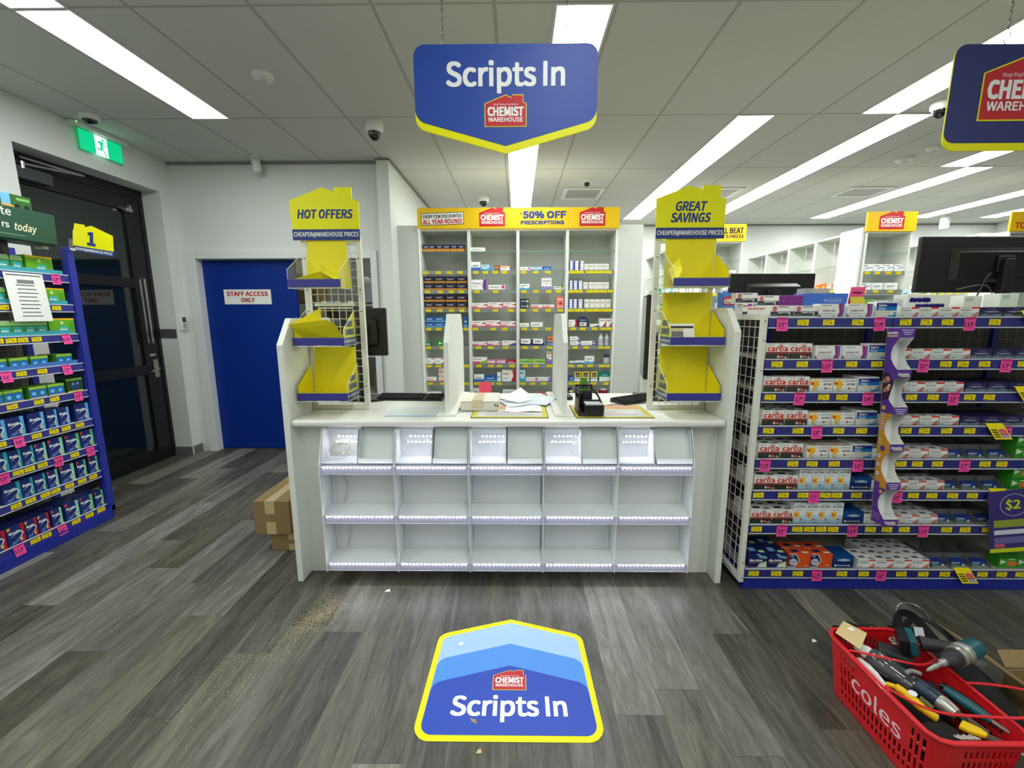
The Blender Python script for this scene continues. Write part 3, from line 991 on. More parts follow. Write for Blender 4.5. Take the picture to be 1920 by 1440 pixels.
LINER = mat('yellow_card', (236, 222, 8), .6, var=.04, scale=15)
heights = ['top', 'middle', 'bottom']
BIN_Z = [1.617, 1.314, 1.015]
def acrylic_bin(x0, x1, z, label, grp):
    t = thing('acrylic_bin', label, 'bin', ((x0 + x1) / 2, 2.33, z), grp)
    b = MB()
    yb, yf = 2.414, 2.232
    b.box(x0, x1, yf, yb, z, z + .003, ACRY)
    b.box(x0, x1, yf, yf + .003, z + .003, z + .052, ACRY)
    for xx in (x0, x1 - .003):
        b.prism([(xx, yf + .003, z + .003), (xx, yf + .003, z + .095), (xx, yb - .02, z + .19), (xx, yb, z + .19), (xx, yb, z + .003)], (.003, 0, 0), ACRY)
    b.build('clear_body', t)
    e = MB()
    for xx in (x0 + .0015, x1 - .0015):
        e.bar((xx, yf + .002, z), (xx, yf + .002, z + .095), .0014, EDGE, 5).bar((xx, yf + .002, z + .095), (xx, yb - .02, z + .19), .0014, EDGE, 5)
        e.bar((xx, yf, z + .001), (xx, yb, z + .001), .0014, EDGE, 5)
    e.bar((x0, yf, z + .001), (x1, yf, z + .001), .0018, EDGE, 5)
    e.build('polished_edge', t)
    MB().box(x0 + .002, x1 - .002, yf - .003, yf - .0004, z + .006, z + .047, STRIP).build('ticket_strip', t, bevel=.001, label='blue ticket strip')
    return t
def side_card(mb, x, z, sgn, tilt=0.0):
    """Cheek of a liner with lettering on its outer face."""
    pr = [(x, 2.238, z + .006), (x, 2.238, z + .09), (x, 2.388, z + .185), (x, 2.405, z + .185), (x, 2.405, z + .006)]
    mb.prism(pr, (.0015 * -sgn, 0, 0), LINER)
    o = x + sgn * .0016
    y0, y1 = 2.24, 2.404
    mb.add([(o, y0, z + .008), (o, y1, z + .008), (o, y1, z + .045), (o, y0, z + .045)], [(0, 1, 2, 3)], NAVY)
    u = (0, sgn, 0)
    ym = 2.325
    o2 = x + sgn * .0022
    mb.text('GREAT', (o2, ym, z + .105), u, UZ, .028, NAVY, fit=.085, bold=.035, shear=.15)
    mb.text('SAVINGS', (o2, ym, z + .06), u, UZ, .030, NAVY, fit=.115, bold=.035, shear=.15)
    mb.text('CHEAPER@WAREHOUSE PRICES', (o2, ym, z + .019), u, UZ, .012, PAPER, fit=.155, bold=.02)
for side, (x0, x1) in (('hot offers', (-1.206, -.911)), ('great savings', (.803, 1.108))):
    for lv, z in enumerate(BIN_Z):
        L = side == 'hot offers'
        if L:
            xa, xb = x0 + .016, x1
        else:
            xa, xb = x0, x1 - .014
        acrylic_bin(xa, xb, z, 'clear acrylic bin with blue front strip, %s of three on the %s tower' % (heights[lv], side), 'clear bins on the counter towers')
        c = thing('bin_liner', 'yellow card liner standing in the %s bin of the %s tower' % (heights[lv], side), 'card', ((xa + xb) / 2, 2.33, z + .004), 'yellow card liners')
        sgn = 1 if L else -1
        xs = xb - .0075 if L else xa + .0075
        xo = xa + .005 if L else xb - .005
        if L and lv == 0:
            MB().prism([(xa + .02, 2.404, z + .008), (xb - .012, 2.404, z + .008), (xb - .03, 2.409, z + .272), (xa + .035, 2.409, z + .272)], (0, .0015, 0), LINER).build('back_card', c)
            MB().prism([(xa + .03, 2.25, z + .050), (xb - .115, 2.27, z + .092), (xb - .04, 2.32, z + .035), (xb - .05, 2.34, z + .008), (xa + .03, 2.34, z + .008)], (0, .0012, 0), LINER).prism([(xb - .115, 2.268, z + .128), (xb - .115, 2.266, z + .088), (xb - .035, 2.245, z + .045), (xb - .012, 2.27, z + .05), (xb - .012, 2.285, z + .075)], (0, .0012, .001), LINER).build('folded_flap', c)
        elif L and lv == 1:
            MB().prism([(xa - .006, 2.212, z + .118), (xb - .085, 2.222, z + .142), (xb - .045, 2.24, z + .112), (xb - .03, 2.325, z + .012), (xa + .012, 2.325, z + .012)], (0, .0012, 0), LINER).build('front_flap', c)
            MB().prism([(xa + .004, 2.245, z + .125), (xa + .09, 2.39, z + .205), (xa + .088, 2.39, z + .02), (xa + .006, 2.25, z + .02)], (0, .0012, 0), LINER).build('left_wing', c)
            m_ = MB()
            side_card(m_, xs, z, sgn)
            m_.build('printed_cheek', c, label='yellow cheek printed great savings')
        else:
            top = .30 if lv == 0 else .285
            MB().prism([(xa + .01, 2.405, z + .01), (xb - .01, 2.405, z + .01), (xb - .01, 2.409, z + top), (xa + .012, 2.409, z + top)] if not (L and lv == 2) else
                       [(xa + .01, 2.405, z + .01), (xb - .01, 2.405, z + .01), (xb - .015, 2.409, z + top), (xa + .03, 2.409, z + top)], (0, .0015, 0), LINER).build('back_card', c)
            MB().box(xa + .01, xb - .01, 2.24, 2.405, z + .005, z + .0062, LINER).build('base_card', c)
            m_ = MB()
            m_.prism([(xo, 2.238, z + .006), (xo, 2.238, z + .085), (xo, 2.385, z + .18), (xo, 2.404, z + .18), (xo, 2.404, z + .006)], (.0015 * sgn, 0, 0), LINER)
            m_.build('plain_cheek', c)
            if lv > 0:
                m_ = MB()
                side_card(m_, xs, z, sgn)
                m_.build('printed_cheek', c, label='yellow cheek printed great savings')
            else:
                m_ = MB()
                m_.prism([(xs, 2.24, z + .008), (xs + .01, 2.36, z + .10), (xs + .075, 2.395, z + .17), (xs + .05, 2.27, z + .09), (xs + .02, 2.24, z + .01)], (.0012, 0, 0), LINER)
                m_.build('folded_flap', c)
        # a printed sheet inside the middle bin on the right
        if not L and lv == 1:
            s_ = MB().prism([(xa + .02, 2.31, z + .012), (xa + .165, 2.31, z + .012), (xa + .165, 2.34, z + .115), (xa + .02, 2.34, z + .115)], (0, .001, 0), PAPER)
            s_.poly([(xa + .028, 2.3085, z + .013), (xa + .105, 2.3085, z + .013), (xa + .105, 2.327, z + .075), (xa + .028, 2.327, z + .075)], ink((120, 120, 120)))
            s_.poly([(xa + .038, 2.3078, z + .016), (xa + .09, 2.3078, z + .016), (xa + .09, 2.3155, z + .044), (xa + .038, 2.3155, z + .044)], ink((215, 218, 220)))
            s_.poly([(xa + .025, 2.330, z + .092), (xa + .16, 2.330, z + .092), (xa + .16, 2.333, z + .102), (xa + .025, 2.333, z + .102)], DARK)
            s_.poly([(xa + .03, 2.3275, z + .081), (xa + .105, 2.3275, z + .081), (xa + .105, 2.329, z + .087), (xa + .03, 2.329, z + .087)], GOLD)
            single(s_, 'printed_sheet', 'white printed sheet standing in the middle great savings bin', 'paper', (xa + .09, 2.32, z + .012))

# ------------------------------------------------------------------ things lying on the counter
def keyboard(x, y, rz, label):
    t = thing('keyboard', label, 'keyboard', (x, y, CT + .001))
    b = MB().prism([(-.22, -.065, 0), (-.22, -.065, .010), (-.22, .065, .024), (-.22, .065, 0)], (.44, 0, 0), BLACK)
    t.rotation_euler = (0, 0, rz)
    o = bpy.data.objects.new('case', b.mesh('keyboard_case'))
    k = MB()
    for r in range(6):
        yy = -.055 + r * .0195
        zz = .0115 + (yy + .065) / .13 * .014
        n = 21
        for c in range(n):
            xx = -.212 + c * .0202
            if r == 0 and 4 <= c <= 9:
                if c == 4:
                    k.box(xx, xx + 6 * .0202 - .003, yy, yy + .0165, zz, zz + .005, SOFTBLACK)
                continue
            if c == 15:
                continue
            k.box(xx, xx + .0172, yy, yy + .0165, zz, zz + .005, SOFTBLACK)
    q = bpy.data.objects.new('keys', k.mesh('keyboard_keys'))
    for ob in (o, q):
        ob.parent = t
        COL.objects.link(ob)
    return t
keyboard(-.70, 2.735, -.05, 'black keyboard on the counter beside the hot offers tower')
keyboard(.815, 2.70, .56, 'black keyboard lying askew on the counter beside the great savings tower')
single(MB().tube(cable_path([(-.86, 2.66, CT + .004), (-.95, 2.62, CT + .004), (-1.04, 2.66, CT + .004), (-1.08, 2.74, CT + .004)]), .0025, BLACK, 6), 'keyboard_cable', 'black cable running from the keyboard beside the hot offers tower', 'cable', (-.95, 2.65, CT))
single(MB().tube(cable_path([(.80, 2.58, CT + .004), (.70, 2.56, CT + .004), (.60, 2.54, CT + .004), (.52, 2.50, CT + .004)]), .0022, BLACK, 6), 'keyboard_cable', 'black cable from the askew keyboard to the black desk organiser', 'cable', (.65, 2.55, CT))

MATW = ink((204, 205, 205))
def desk_mat(x0, x1, label):
    t = thing('counter_mat', label, 'mat', ((x0 + x1) / 2, 2.36, CT), 'counter mats')
    y0, y1 = 2.207, 2.525
    z = CT
    MB().box(x0, x1, y0, y1, z + .0003, z + .003, BLACK).build('base', t)
    p = MB()
    def r_(a, b, c, d, m, k):
        p.add([(x0 + a, y0 + c, z + .003 + k), (x0 + b, y0 + c, z + .003 + k), (x0 + b, y0 + d, z + .003 + k), (x0 + a, y0 + d, z + .003 + k)], [(0, 1, 2, 3)], m)
    W, H = x1 - x0, y1 - y0
    r_(.004, W - .004, .004, H - .004, ink((206, 194, 60)), .0003)
    r_(.03, W - .03, .03, .20, MATW, .0006)
    r_(.01, W - .03, .215, H - .012, ink((214, 160, 130)), .0006)
    for k in range(3):
        r_(.08, W - .08 - .05 * k, .06 + k * .038, .072 + k * .038, (ink((140, 146, 158)), ink((222, 150, 140)), ink((150, 150, 160)))[k], .0009)
    p.build('printed_face', t)
desk_mat(-.25, .172, 'yellow-bordered counter mat under the white carton and papers')
desk_mat(.319, .741, 'yellow-bordered counter mat under the black desk organiser')
t = thing('carton', 'opened plain white carton with brown tape on the counter mat', 'carton', (-.215, 2.47, CT))
OFFW = mat('white_card_carton', (222, 220, 206), .7, var=.04)
MB().box(-.325, -.105, 2.37, 2.60, CT + .004, CT + .056, OFFW).build('body', t, bevel=.003)
MB().prism([(-.327, 2.366, CT + .057), (-.103, 2.366, CT + .057), (-.108, 2.606, CT + .063), (-.318, 2.606, CT + .063)], (0, 0, .003), OFFW).build('lid_flap', t)
MB().box(-.255, -.195, 2.3655, 2.605, CT + .0605, CT + .0668, mat('pale_tape', (214, 200, 168), .3, var=.03)).box(-.255, -.195, 2.3645, 2.3695, CT + .025, CT + .062, mat('pale_tape', (214, 200, 168))).build('tape', t)
MB().box(-.128, -.122, 2.3688, 2.37, CT + .03, CT + .045, DARK).box(-.114, -.108, 2.3688, 2.37, CT + .026, CT + .041, DARK).build('printed_mark', t)
q = random.Random(11)
pile = [(.04, 2.48, .0, .21, .297, 'lowest'), (.0, 2.62, .35, .21, .297, 'second'), (.08, 2.63, -.4, .297, .21, 'third'), (.02, 2.66, .75, .20, .20, 'topmost')]
for i, (x, y, rz, w_, h_, nm) in enumerate(pile):
    m_ = MB()
    n = 6
    vs, fs = [], []
    for a in range(n + 1):
        for b in range(n + 1):
            u_, v_ = a / n - .5, b / n - .5
            cz = .004 + i * .004 + (.022 * max(0, v_ - .1) * (1 + u_) if i > 0 else 0) + (.05 * max(0, u_ + v_ - .35) if i == 3 else 0) + .003 * math.sin(u_ * 7 + i)
            X_, Y_ = u_ * w_, v_ * h_
            vs.append((x + X_ * math.cos(rz) - Y_ * math.sin(rz), y + X_ * math.sin(rz) + Y_ * math.cos(rz), CT + .004 + cz))
    for a in range(n):
        for b in range(n):
            k = a * (n + 1) + b
            fs.append((k, k + n + 1, k + n + 2, k + 1))
    m_.add(vs, fs, ink([(236, 240, 242), (222, 230, 240), (214, 224, 232), (232, 236, 238)][i]))
    o = single(m_, 'paper_sheet', 'loose white paper sheet, %s of the untidy pile on the counter' % nm, 'paper', (x, y, CT), 'loose papers')
    o.modifiers.new('thickness', 'SOLIDIFY').thickness = .0006
t = thing('red_pen', 'thin red pen lying behind the pile of papers', 'pen', (.19, 2.84, CT))
MB().bar((.14, 2.90, CT + .02), (.235, 2.78, CT + .006), .004, ink((170, 24, 40)), 8).build('barrel', t)
t = thing('note_holder', 'clear holder filled with pink notes at the back of the counter', 'holder', (-.215, 2.86, CT))
MB().box(-.262, -.170, 2.845, 2.853, CT, CT + .11, ACRY).box(-.262, -.17, 2.853, 2.90, CT, CT + .006, ACRY).build('clear_stand', t)
MB().box(-.258, -.174, 2.836, 2.844, CT + .002, CT + .095, ink((238, 78, 104))).build('pink_notes', t)
t = thing('plastic_sheet', 'bluish clear plastic sheet lying flat beside the counter divider', 'sheet', (-.62, 2.36, CT))
PS = mat('bluish_film', (214, 222, 222), .35, var=.03, scale=6)
MB().box(-.73, -.445, 2.252, 2.47, CT + .0006, CT + .0016, PS).build('sheet', t)
MB().box(-.73, -.445, 2.248, 2.252, CT + .0006, CT + .003, ink((120, 160, 205))).build('blue_edge', t)

# black desk organiser with a green card, and a mouse
t = thing('desk_organiser', 'black desk organiser with front tray and cable loops on the counter mat', 'organiser', (.39, 2.30, CT + .004))
z = CT + .0035
MB().box(.335, .47, 2.232, 2.40, z, z + .012, BLACK).build('base', t, bevel=.003)
MB().box(.366, .472, 2.23, 2.238, z + .012, z + .062, BLACK).box(.366, .372, 2.238, 2.33, z + .012, z + .062, BLACK).box(.466, .472, 2.238, 2.33, z + .012, z + .062, BLACK).box(.372, .466, 2.325, 2.33, z + .012, z + .075, BLACK).build('front_tray', t, bevel=.002)
fr = MB()
for xx in (.337, .425):
    fr.box(xx, xx + .009, 2.39, 2.40, z + .012, z + .150, BLACK)
fr.box(.337, .434, 2.39, 2.40, z + .138, z + .150, BLACK).box(.337, .434, 2.39, 2.40, z + .09, z + .10, BLACK)
fr.box(.337, .345, 2.262, 2.39, z + .045, z + .085, BLACK).box(.345, .425, 2.392, 2.398, z + .012, z + .09, BLACK).box(.337, .345, 2.25, 2.39, z + .012, z + .045, BLACK).box(.337, .345, 2.25, 2.262, z + .045, z + .14, BLACK).box(.337, .345, 2.262, 2.39, z + .128, z + .14, BLACK)
fr.build('frame', t, bevel=.002)
MB().box(.376, .418, 2.36, 2.388, z + .012, z + .115, BLACK).build('pen_cup', t, bevel=.004)
MB().tube(cable_path([(.34, 2.36, z + .13), (.39, 2.35, z + .142), (.44, 2.33, z + .12), (.465, 2.28, z + .07), (.472, 2.25, z + .03)]), .004, BLACK, 6).tube(cable_path([(.36, 2.37, z + .11), (.41, 2.35, z + .12), (.45, 2.33, z + .10), (.47, 2.27, z + .04)]), .003, BLACK, 6).build('cable_loop', t)
single(MB().box(.374, .464, 2.242, 2.322, z + .0125, z + .066, ink((196, 200, 206))), 'note_block', 'white note block in the front tray of the desk organiser', 'notes', (.42, 2.28, z + .012))
single(MB().prism([(.372, 2.405, z + .095), (.413, 2.405, z + .095), (.407, 2.412, z + .185), (.366, 2.412, z + .185)], (0, .004, 0), ink((92, 148, 30))), 'green_card', 'green card standing up behind the black desk organiser', 'card', (.39, 2.41, z + .095))
t = thing('computer_mouse', 'black computer mouse on the counter behind the desk organiser', 'mouse', (.335, 2.74, CT))
t.rotation_euler = (0, 0, .3)
me_ = MB().lathe([(.030, 0), (.033, .010), (.028, .022), (.016, .030), (0, .032)], (0, 0, 0), BLACK, 16)
me_.v = [Vector((p.x, p.y * 1.7, p.z)) for p in me_.v]
o = bpy.data.objects.new('shell', me_.mesh('mouse_shell', smooth=True)); o.parent = t; COL.objects.link(o)
o = bpy.data.objects.new('scroll_wheel', MB().box(-.003, .003, .02, .036, .020, .030, GREYW).mesh('mouse_wheel')); o.parent = t; COL.objects.link(o)

def monitor(x0, x1, z0, z1, y, label, stand_z, rz=0.0, cx=None, mark=None, cable=False):
    """Flat screen seen from behind."""
    cx = (x0 + x1) / 2
    stand_z += .001
    t = thing('computer_monitor', label, 'monitor', (cx, y, stand_z))
    t.rotation_euler = (0, 0, rz)
    W, h0, h1 = (x1 - x0) / 2, z0 - stand_z, z1 - stand_z
    parts = []
    parts.append(('screen_back', MB().box(-W, W, -.012, .016, h0, h1, BLACK), .006))
    hb = MB().prism([(-W * .62, -.012, h0 + (h1 - h0) * .18), (-W * .55, -.035, h0 + (h1 - h0) * .26), (-W * .55, -.035, h0 + (h1 - h0) * .72), (-W * .62, -.012, h0 + (h1 - h0) * .80)], (W * 1.2, 0, 0), mat('black_gloss', (16, 17, 19), .3, var=.05))
    parts.append(('rear_housing', hb, .004))
    parts.append(('screen', MB().box(-W + .012, W - .012, .016, .018, h0 + .012, h1 - .012, mat('screen_glass', (10, 10, 12), .1, var=0)), 0))
    mid = (h0 + h1) / 2
    parts.append(('stand_arm', MB().box(-.03, .03, -.075, -.035, .012, mid + .03, BLACK).box(-.05, .05, -.05, -.035, mid - .05, mid + .05, BLACK), .003))
    parts.append(('stand_base', MB().box(-.12, .12, -.16, .06, 0, .012, BLACK), .004))
    if mark:
        m_ = MB()
        m_.text(mark, (0, -.0358, h0 + (h1 - h0) * .60), UX, UZ, .022, mat('monitor_logo', (70, 72, 76), .25, var=.02), bold=.02)
        parts.append(('emblem', m_, 0))
    for nm, m_, bv in parts:
        o = bpy.data.objects.new(nm, m_.mesh(nm))
        o.parent = t
        COL.objects.link(o)
        if bv:
            b = o.modifiers.new('soft_edges', 'BEVEL')
            b.width = bv; b.segments = 2; b.limit_method = 'ANGLE'
    return t
monitor(-1.17, -.858, 1.212, 1.525, 2.80, 'black computer monitor behind the hot offers tower', CT)
monitor(.70, 1.00, 1.07, 1.60, 2.80, 'black upright monitor seen edge-on behind the great savings tower', CT, rz=1.36)

# ---- cardboard boxes on the floor beside the counter
def tape_box(x0, x1, y0, y1, z0, z1, label):
    t = thing('cardboard_box', label, 'box', ((x0 + x1) / 2, (y0 + y1) / 2, z0), 'cardboard boxes beside the counter')
    MB().box(x0, x1, y0, y1, z0, z1, CARD).build('body', t, bevel=.004)
    xm = x0 + (x1 - x0) * .47
    h = (z1 - z0)
    MB().box(xm - .03, xm + .03, y0 - .0012, y1 + .001, z1 - .0005, z1 + .001, TAPE).box(xm - .03, xm + .03, y0 - .0013, y0 + .001, z1 - h * .38, z1 + .001, TAPE).box(xm - .03, xm + .03, y0 - .0013, y0 + .001, z0 + .002, z0 + h * .38, TAPE).build('tape', t)
    MB().box(x0 + .001, x1 - .001, y0 - .0008, y0 + .001, z1 - .004, z1 - .0025, mat('box_seam', (110, 84, 52), .8)).build('flap_seam', t)
tape_box(-1.56, -1.26, 2.465, 2.85, 0, .122, 'low cardboard box on the floor under another box beside the counter')
tape_box(-1.64, -1.415, 2.44, 2.93, .123, .342, 'taped cardboard box stacked upon a lower box beside the counter')

# ------------------------------------------------------------------ packaged goods
# one pack per kind: (width, depth, height, body colour, print list); print coordinates run 0..1 across the front
W_, K_ = (238, 238, 234), (34, 32, 34)
SPEC = {
 'A': (.113, .05, .056, W_, [('r', 0, .1, 1, .5, (62, 64, 70)), ('c', .17, .72, .2, (206, 50, 56)), ('t', '100mg', .17, .68, .09, W_, .12), ('t', 'Aspirin 100mg', .58, .34, .14, W_, .55), ('c', .82, .24, .09, (190, 190, 200)), ('r', .06, .22, .3, .25, (180, 180, 184)), ('r', .3, .86, .75, .92, (90, 90, 90))]),
 'C': (.128, .05, .064, W_, [('p', [(.70, 0), (.78, .35), (.72, 1), (.84, 1), (.87, .4), (.82, 0)], (172, 34, 118)), ('p', [(.82, 0), (.87, .4), (.84, 1), (.94, 1), (.96, .4), (.92, 0)], (88, 126, 202)), ('p', [(.88, 0), (.905, .4), (.88, 1), (.91, 1), (.93, .4), (.91, 0)], (172, 34, 118)), ('p', [(0, 0), (0, .25), (.12, 0)], (190, 50, 120)), ('t', 'Cartipin 100', .36, .42, .14, (150, 120, 130), .5), ('r', .08, .26, .5, .29, (176, 176, 176)), ('r', .08, .86, .45, .91, (160, 160, 160)), ('r', .5, .06, .58, .1, (120, 120, 120))]),
 'P': (.100, .055, .074, W_, [('r', 0, .66, 1, .9, (30, 50, 140)), ('r', 0, .42, 1, .66, (20, 120, 200)), ('t', 'Aspro', .3, .69, .15, W_, .4), ('t', 'Clear', .28, .47, .13, W_, .36), ('r', 0, .3, 1, .36, (232, 206, 120)), ('p', [(.55, 0), (1, 0), (1, .34), (.8, .26)], (120, 180, 224)), ('p', [(0, 0), (.55, 0), (.8, .1), (1, .12), (1, 0)], (60, 130, 200)), ('c', .78, .22, .1, (236, 242, 246)), ('r', 0, .9, 1, .915, (180, 186, 190))]),
 'R': (.093, .052, .047, W_, [('r', .58, .82, 1, 1, (226, 64, 50)), ('p', [(.62, 0), (.96, 0), (.96, .56)], (226, 84, 66)), ('t', 'Paracetamol', .32, .62, .13, (90, 92, 98), .55), ('r', .06, .5, .5, .53, (180, 180, 180)), ('r', .06, .08, .22, .14, (90, 90, 90)), ('r', 0, .35, 1, .37, (206, 200, 198)), ('r', .06, .88, .5, .92, (130, 130, 130)), ('t', '500mg', .86, .14, .08, W_, .14)]),
 'N': (.102, .07, .046, (40, 38, 84), [('t', 'Panadol Osteo', .5, .48, .14, (206, 208, 226), .62), ('p', [(0, 0), (0, .22), (.2, .3), (.5, .16), (.8, .3), (1, .22), (1, 0)], (126, 140, 164)), ('p', [(.1, .62), (.5, .38), (.9, .62), (.9, .58), (.5, .33), (.1, .58)], (90, 88, 140)), ('r', .3, .78, .7, .84, (120, 120, 160))]),
 'K': (.112, .055, .076, W_, [('r', 0, 0, 1, .32, (40, 38, 36)), ('r', 0, .30, 1, .45, (134, 66, 58)), ('p', [(.45, .32), (.5, .2), (.56, .32)], (134, 66, 58)), ('c', .62, .85, .1, (200, 60, 44)), ('t', 'cartia', .5, .50, .34, (214, 68, 44), .88), ('r', .06, .1, .44, .22, (44, 72, 56)), ('c', .56, .13, .09, W_), ('r', .58, .06, .78, .2, (226, 120, 100)), ('p', [(.8, .03), (.96, .03), (.88, .2)], (214, 200, 190)), ('p', [(.45, .72), (.5, 1), (.53, 1), (.49, .72)], (206, 208, 206)), ('p', [(.56, .72), (.6, 1), (.64, 1), (.6, .72)], (206, 208, 206)), ('p', [(.72, .72), (.72, 1), (.76, 1), (.78, .72)], (206, 208, 206)), ('r', .05, .9, .35, .93, (150, 150, 150))]),
 'X': (.112, .052, .064, W_, [('p', [(.02, .95), (.16, .78), (.22, .98), (.3, .8), (.44, .92), (.36, .7), (.46, .5), (.34, .48), (.38, .2), (.26, .38), (.24, .04), (.14, .08), (.16, .42), (.0, .56)], (246, 186, 34)), ('p', [(.02, .66), (.07, .76), (.11, .7), (.16, .76), (.18, .62), (.1, .46)], (226, 74, 36)), ('t', 'ASTRIX', .76, .50, .15, (40, 40, 44), .36), ('c', .7, .25, .09, (214, 60, 60)), ('r', .78, .22, .92, .28, (170, 170, 170)), ('c', .3, .1, .06, (160, 160, 160)), ('r', .5, .82, .96, .87, (120, 120, 120))]),
 'Y': (.063, .05, .113, (232, 236, 236), [('r', 0, 0, 1, .4, (184, 212, 226)), ('t', 'ASTRIX', .5, .78, .085, (34, 34, 40), .84), ('r', .2, .92, .8, .945, (130, 130, 130)), ('p', [(.04, .6), (.2, .5), (.26, .66), (.34, .52), (.54, .56), (.44, .44), (.56, .3), (.4, .34), (.36, .16), (.26, .28), (.1, .2), (.16, .36), (.02, .4)], (246, 188, 40)), ('p', [(.08, .44), (.14, .49), (.19, .45), (.24, .48), (.26, .4), (.16, .32)], (224, 76, 40)), ('c', .62, .2, .05, (216, 80, 80)), ('r', .72, .18, .92, .21, (120, 140, 160)), ('r', .5, .05, .95, .09, (110, 160, 196)), ('r', .1, .66, .7, .68, (150, 150, 150))]),
 'D': (.108, .05, .066, (20, 74, 140), [('r', 0, 0, 1, .55, (16, 44, 106)), ('p', [(.3, .66), (.4, .78), (.6, .78), (.7, .66), (.6, .54), (.4, .54)], (150, 190, 214)), ('t', 'DISPRIN', .5, .56, .17, (200, 220, 240), .56), ('c', .12, .18, .09, (230, 236, 244)), ('r', .2, .14, .78, .21, (200, 210, 226)), ('p', [(.78, .08), (.78, .27), (.85, .18)], (200, 210, 226))]),
 'T': (.076, .04, .030, (30, 60, 140), [('r', 0, 0, .7, .2, (70, 150, 80)), ('t', 'Panamax', .35, .5, .26, W_, .55), ('c', .88, .2, .22, (236, 240, 240)), ('r', .1, .28, .5, .36, (170, 190, 220))]),
 'L': (.100, .09, .078, (24, 36, 92), [('p', [(.5, 0), (.62, .3), (1, .45), (1, 0)], (190, 220, 160)), ('p', [(.55, 0), (.68, .2), (1, .25), (1, 0)], (226, 238, 226)), ('p', [(.4, 1), (.62, .7), (1, .62), (1, .8), (.7, .86), (.55, 1)], (120, 170, 200)), ('t', 'Alka-Seltzer', .42, .42, .17, W_, .72), ('r', .08, .3, .5, .34, (206, 120, 90))]),
 'O': (.115, .06, .078, (228, 86, 36), [('p', [(0, 0), (0, 1), (.32, 1), (.5, .52), (.3, 0)], W_), ('p', [(0, .06), (0, .94), (.3, .94), (.46, .52), (.27, .06)], (34, 40, 96)), ('c', .2, .4, .26, (206, 206, 214)), ('t', 'ASPRO', .2, .36, .09, (60, 66, 120), .24), ('r', .7, .12, .88, .17, (250, 200, 180)), ('r', .06, .78, .2, .86, (190, 190, 214)), ('r', .95, .1, .97, .9, (190, 60, 30))]),
 'G': (.094, .06, .064, (60, 156, 40), [('p', [(.06, .3), (.06, .75), (.4, .52)], (226, 240, 222)), ('r', .45, .18, 1, .58, (226, 130, 60)), ('r', .0, .84, 1, 1, (40, 120, 34)), ('p', [(.5, .7), (.5, .8), (.9, .8), (.8, .7)], (200, 232, 190))]),
 # goods of the other aisle
 'g1': (.155, .07, .105, (106, 178, 34), [('r', 0, .9, 1, 1, (240, 190, 30)), ('p', [(.36, .05), (.4, .5), (.72, .5), (.68, .05)], (60, 186, 186)), ('t', 'Nicabate', .54, .22, .15, W_, .26), ('c', .5, .72, .1, (200, 236, 150)), ('r', .76, .2, .96, .7, (86, 160, 28))]),
 'g2': (.066, .05, .092, (70, 140, 70), [('r', 0, .72, 1, .92, (150, 200, 120)), ('p', [(.16, .05), (.22, .6), (.86, .6), (.8, .05)], (48, 178, 178)), ('t', 'Nicabate', .5, .28, .13, W_, .5), ('r', .1, .94, .9, 1, (206, 220, 200))]),
 'g3': (.096, .06, .072, (64, 128, 50), [('r', 0, .8, 1, 1, (150, 196, 70)), ('r', .05, .1, .46, .74, (24, 110, 196)), ('r', .52, .1, .95, .74, (24, 110, 196)), ('c', .25, .42, .16, (120, 190, 236)), ('c', .73, .42, .16, (120, 190, 236)), ('r', 0, 0, 1, .08, (236, 170, 90))]),
 'g4': (.105, .06, .090, (38, 70, 34), [('r', 0, .86, 1, 1, (110, 170, 60)), ('p', [(.3, .12), (.24, .5), (.34, .84), (.48, .84), (.52, .4), (.46, .12)], (40, 66, 110)), ('p', [(.58, .12), (.54, .5), (.6, .84), (.76, .84), (.82, .4), (.74, .12)], (40, 66, 110)), ('r', .05, 0, .95, .1, (220, 200, 60)), ('c', .4, .6, .08, (140, 170, 200)), ('c', .68, .6, .08, (140, 170, 200))]),
}
def nic(name, side, corner=None):
    pr = [('p', [(.74, 0), (.82, .5), (.76, 1), (1, 1), (1, 0)], side), ('p', [(.12, .42), (.5, .62), (.8, .66), (.92, .5), (.8, .34), (.4, .22), (.7, .34), (.84, .5), (.76, .6), (.5, .56)], (206, 224, 244)),
          ('t', 'Nicorette', .42, .60, .13, W_, .62), ('r', .2, .16, .6, .2, (120, 150, 220)), ('r', .66, .12, .82, .3, (214, 190, 150)), ('p', [(.05, .08), (.3, .05), (.6, .12), (.3, .14)], (90, 120, 200))]
    if corner:
        pr.append(('p', [(.02, .82), (.02, .98), (.2, .98), (.2, .84)], corner))
    SPEC[name + 'w'] = (.091, .05, .118, (28, 46, 112), pr)
    SPEC[name + 'n'] = (.064, .05, .116, (28, 46, 112), pr)
nic('nb', (90, 170, 230))
nic('nt', (40, 160, 170))
nic('ng', (92, 186, 120), (200, 60, 50))
nic('nm', (130, 210, 180), (214, 80, 60))
nic('nr', (186, 30, 46), (240, 160, 60))

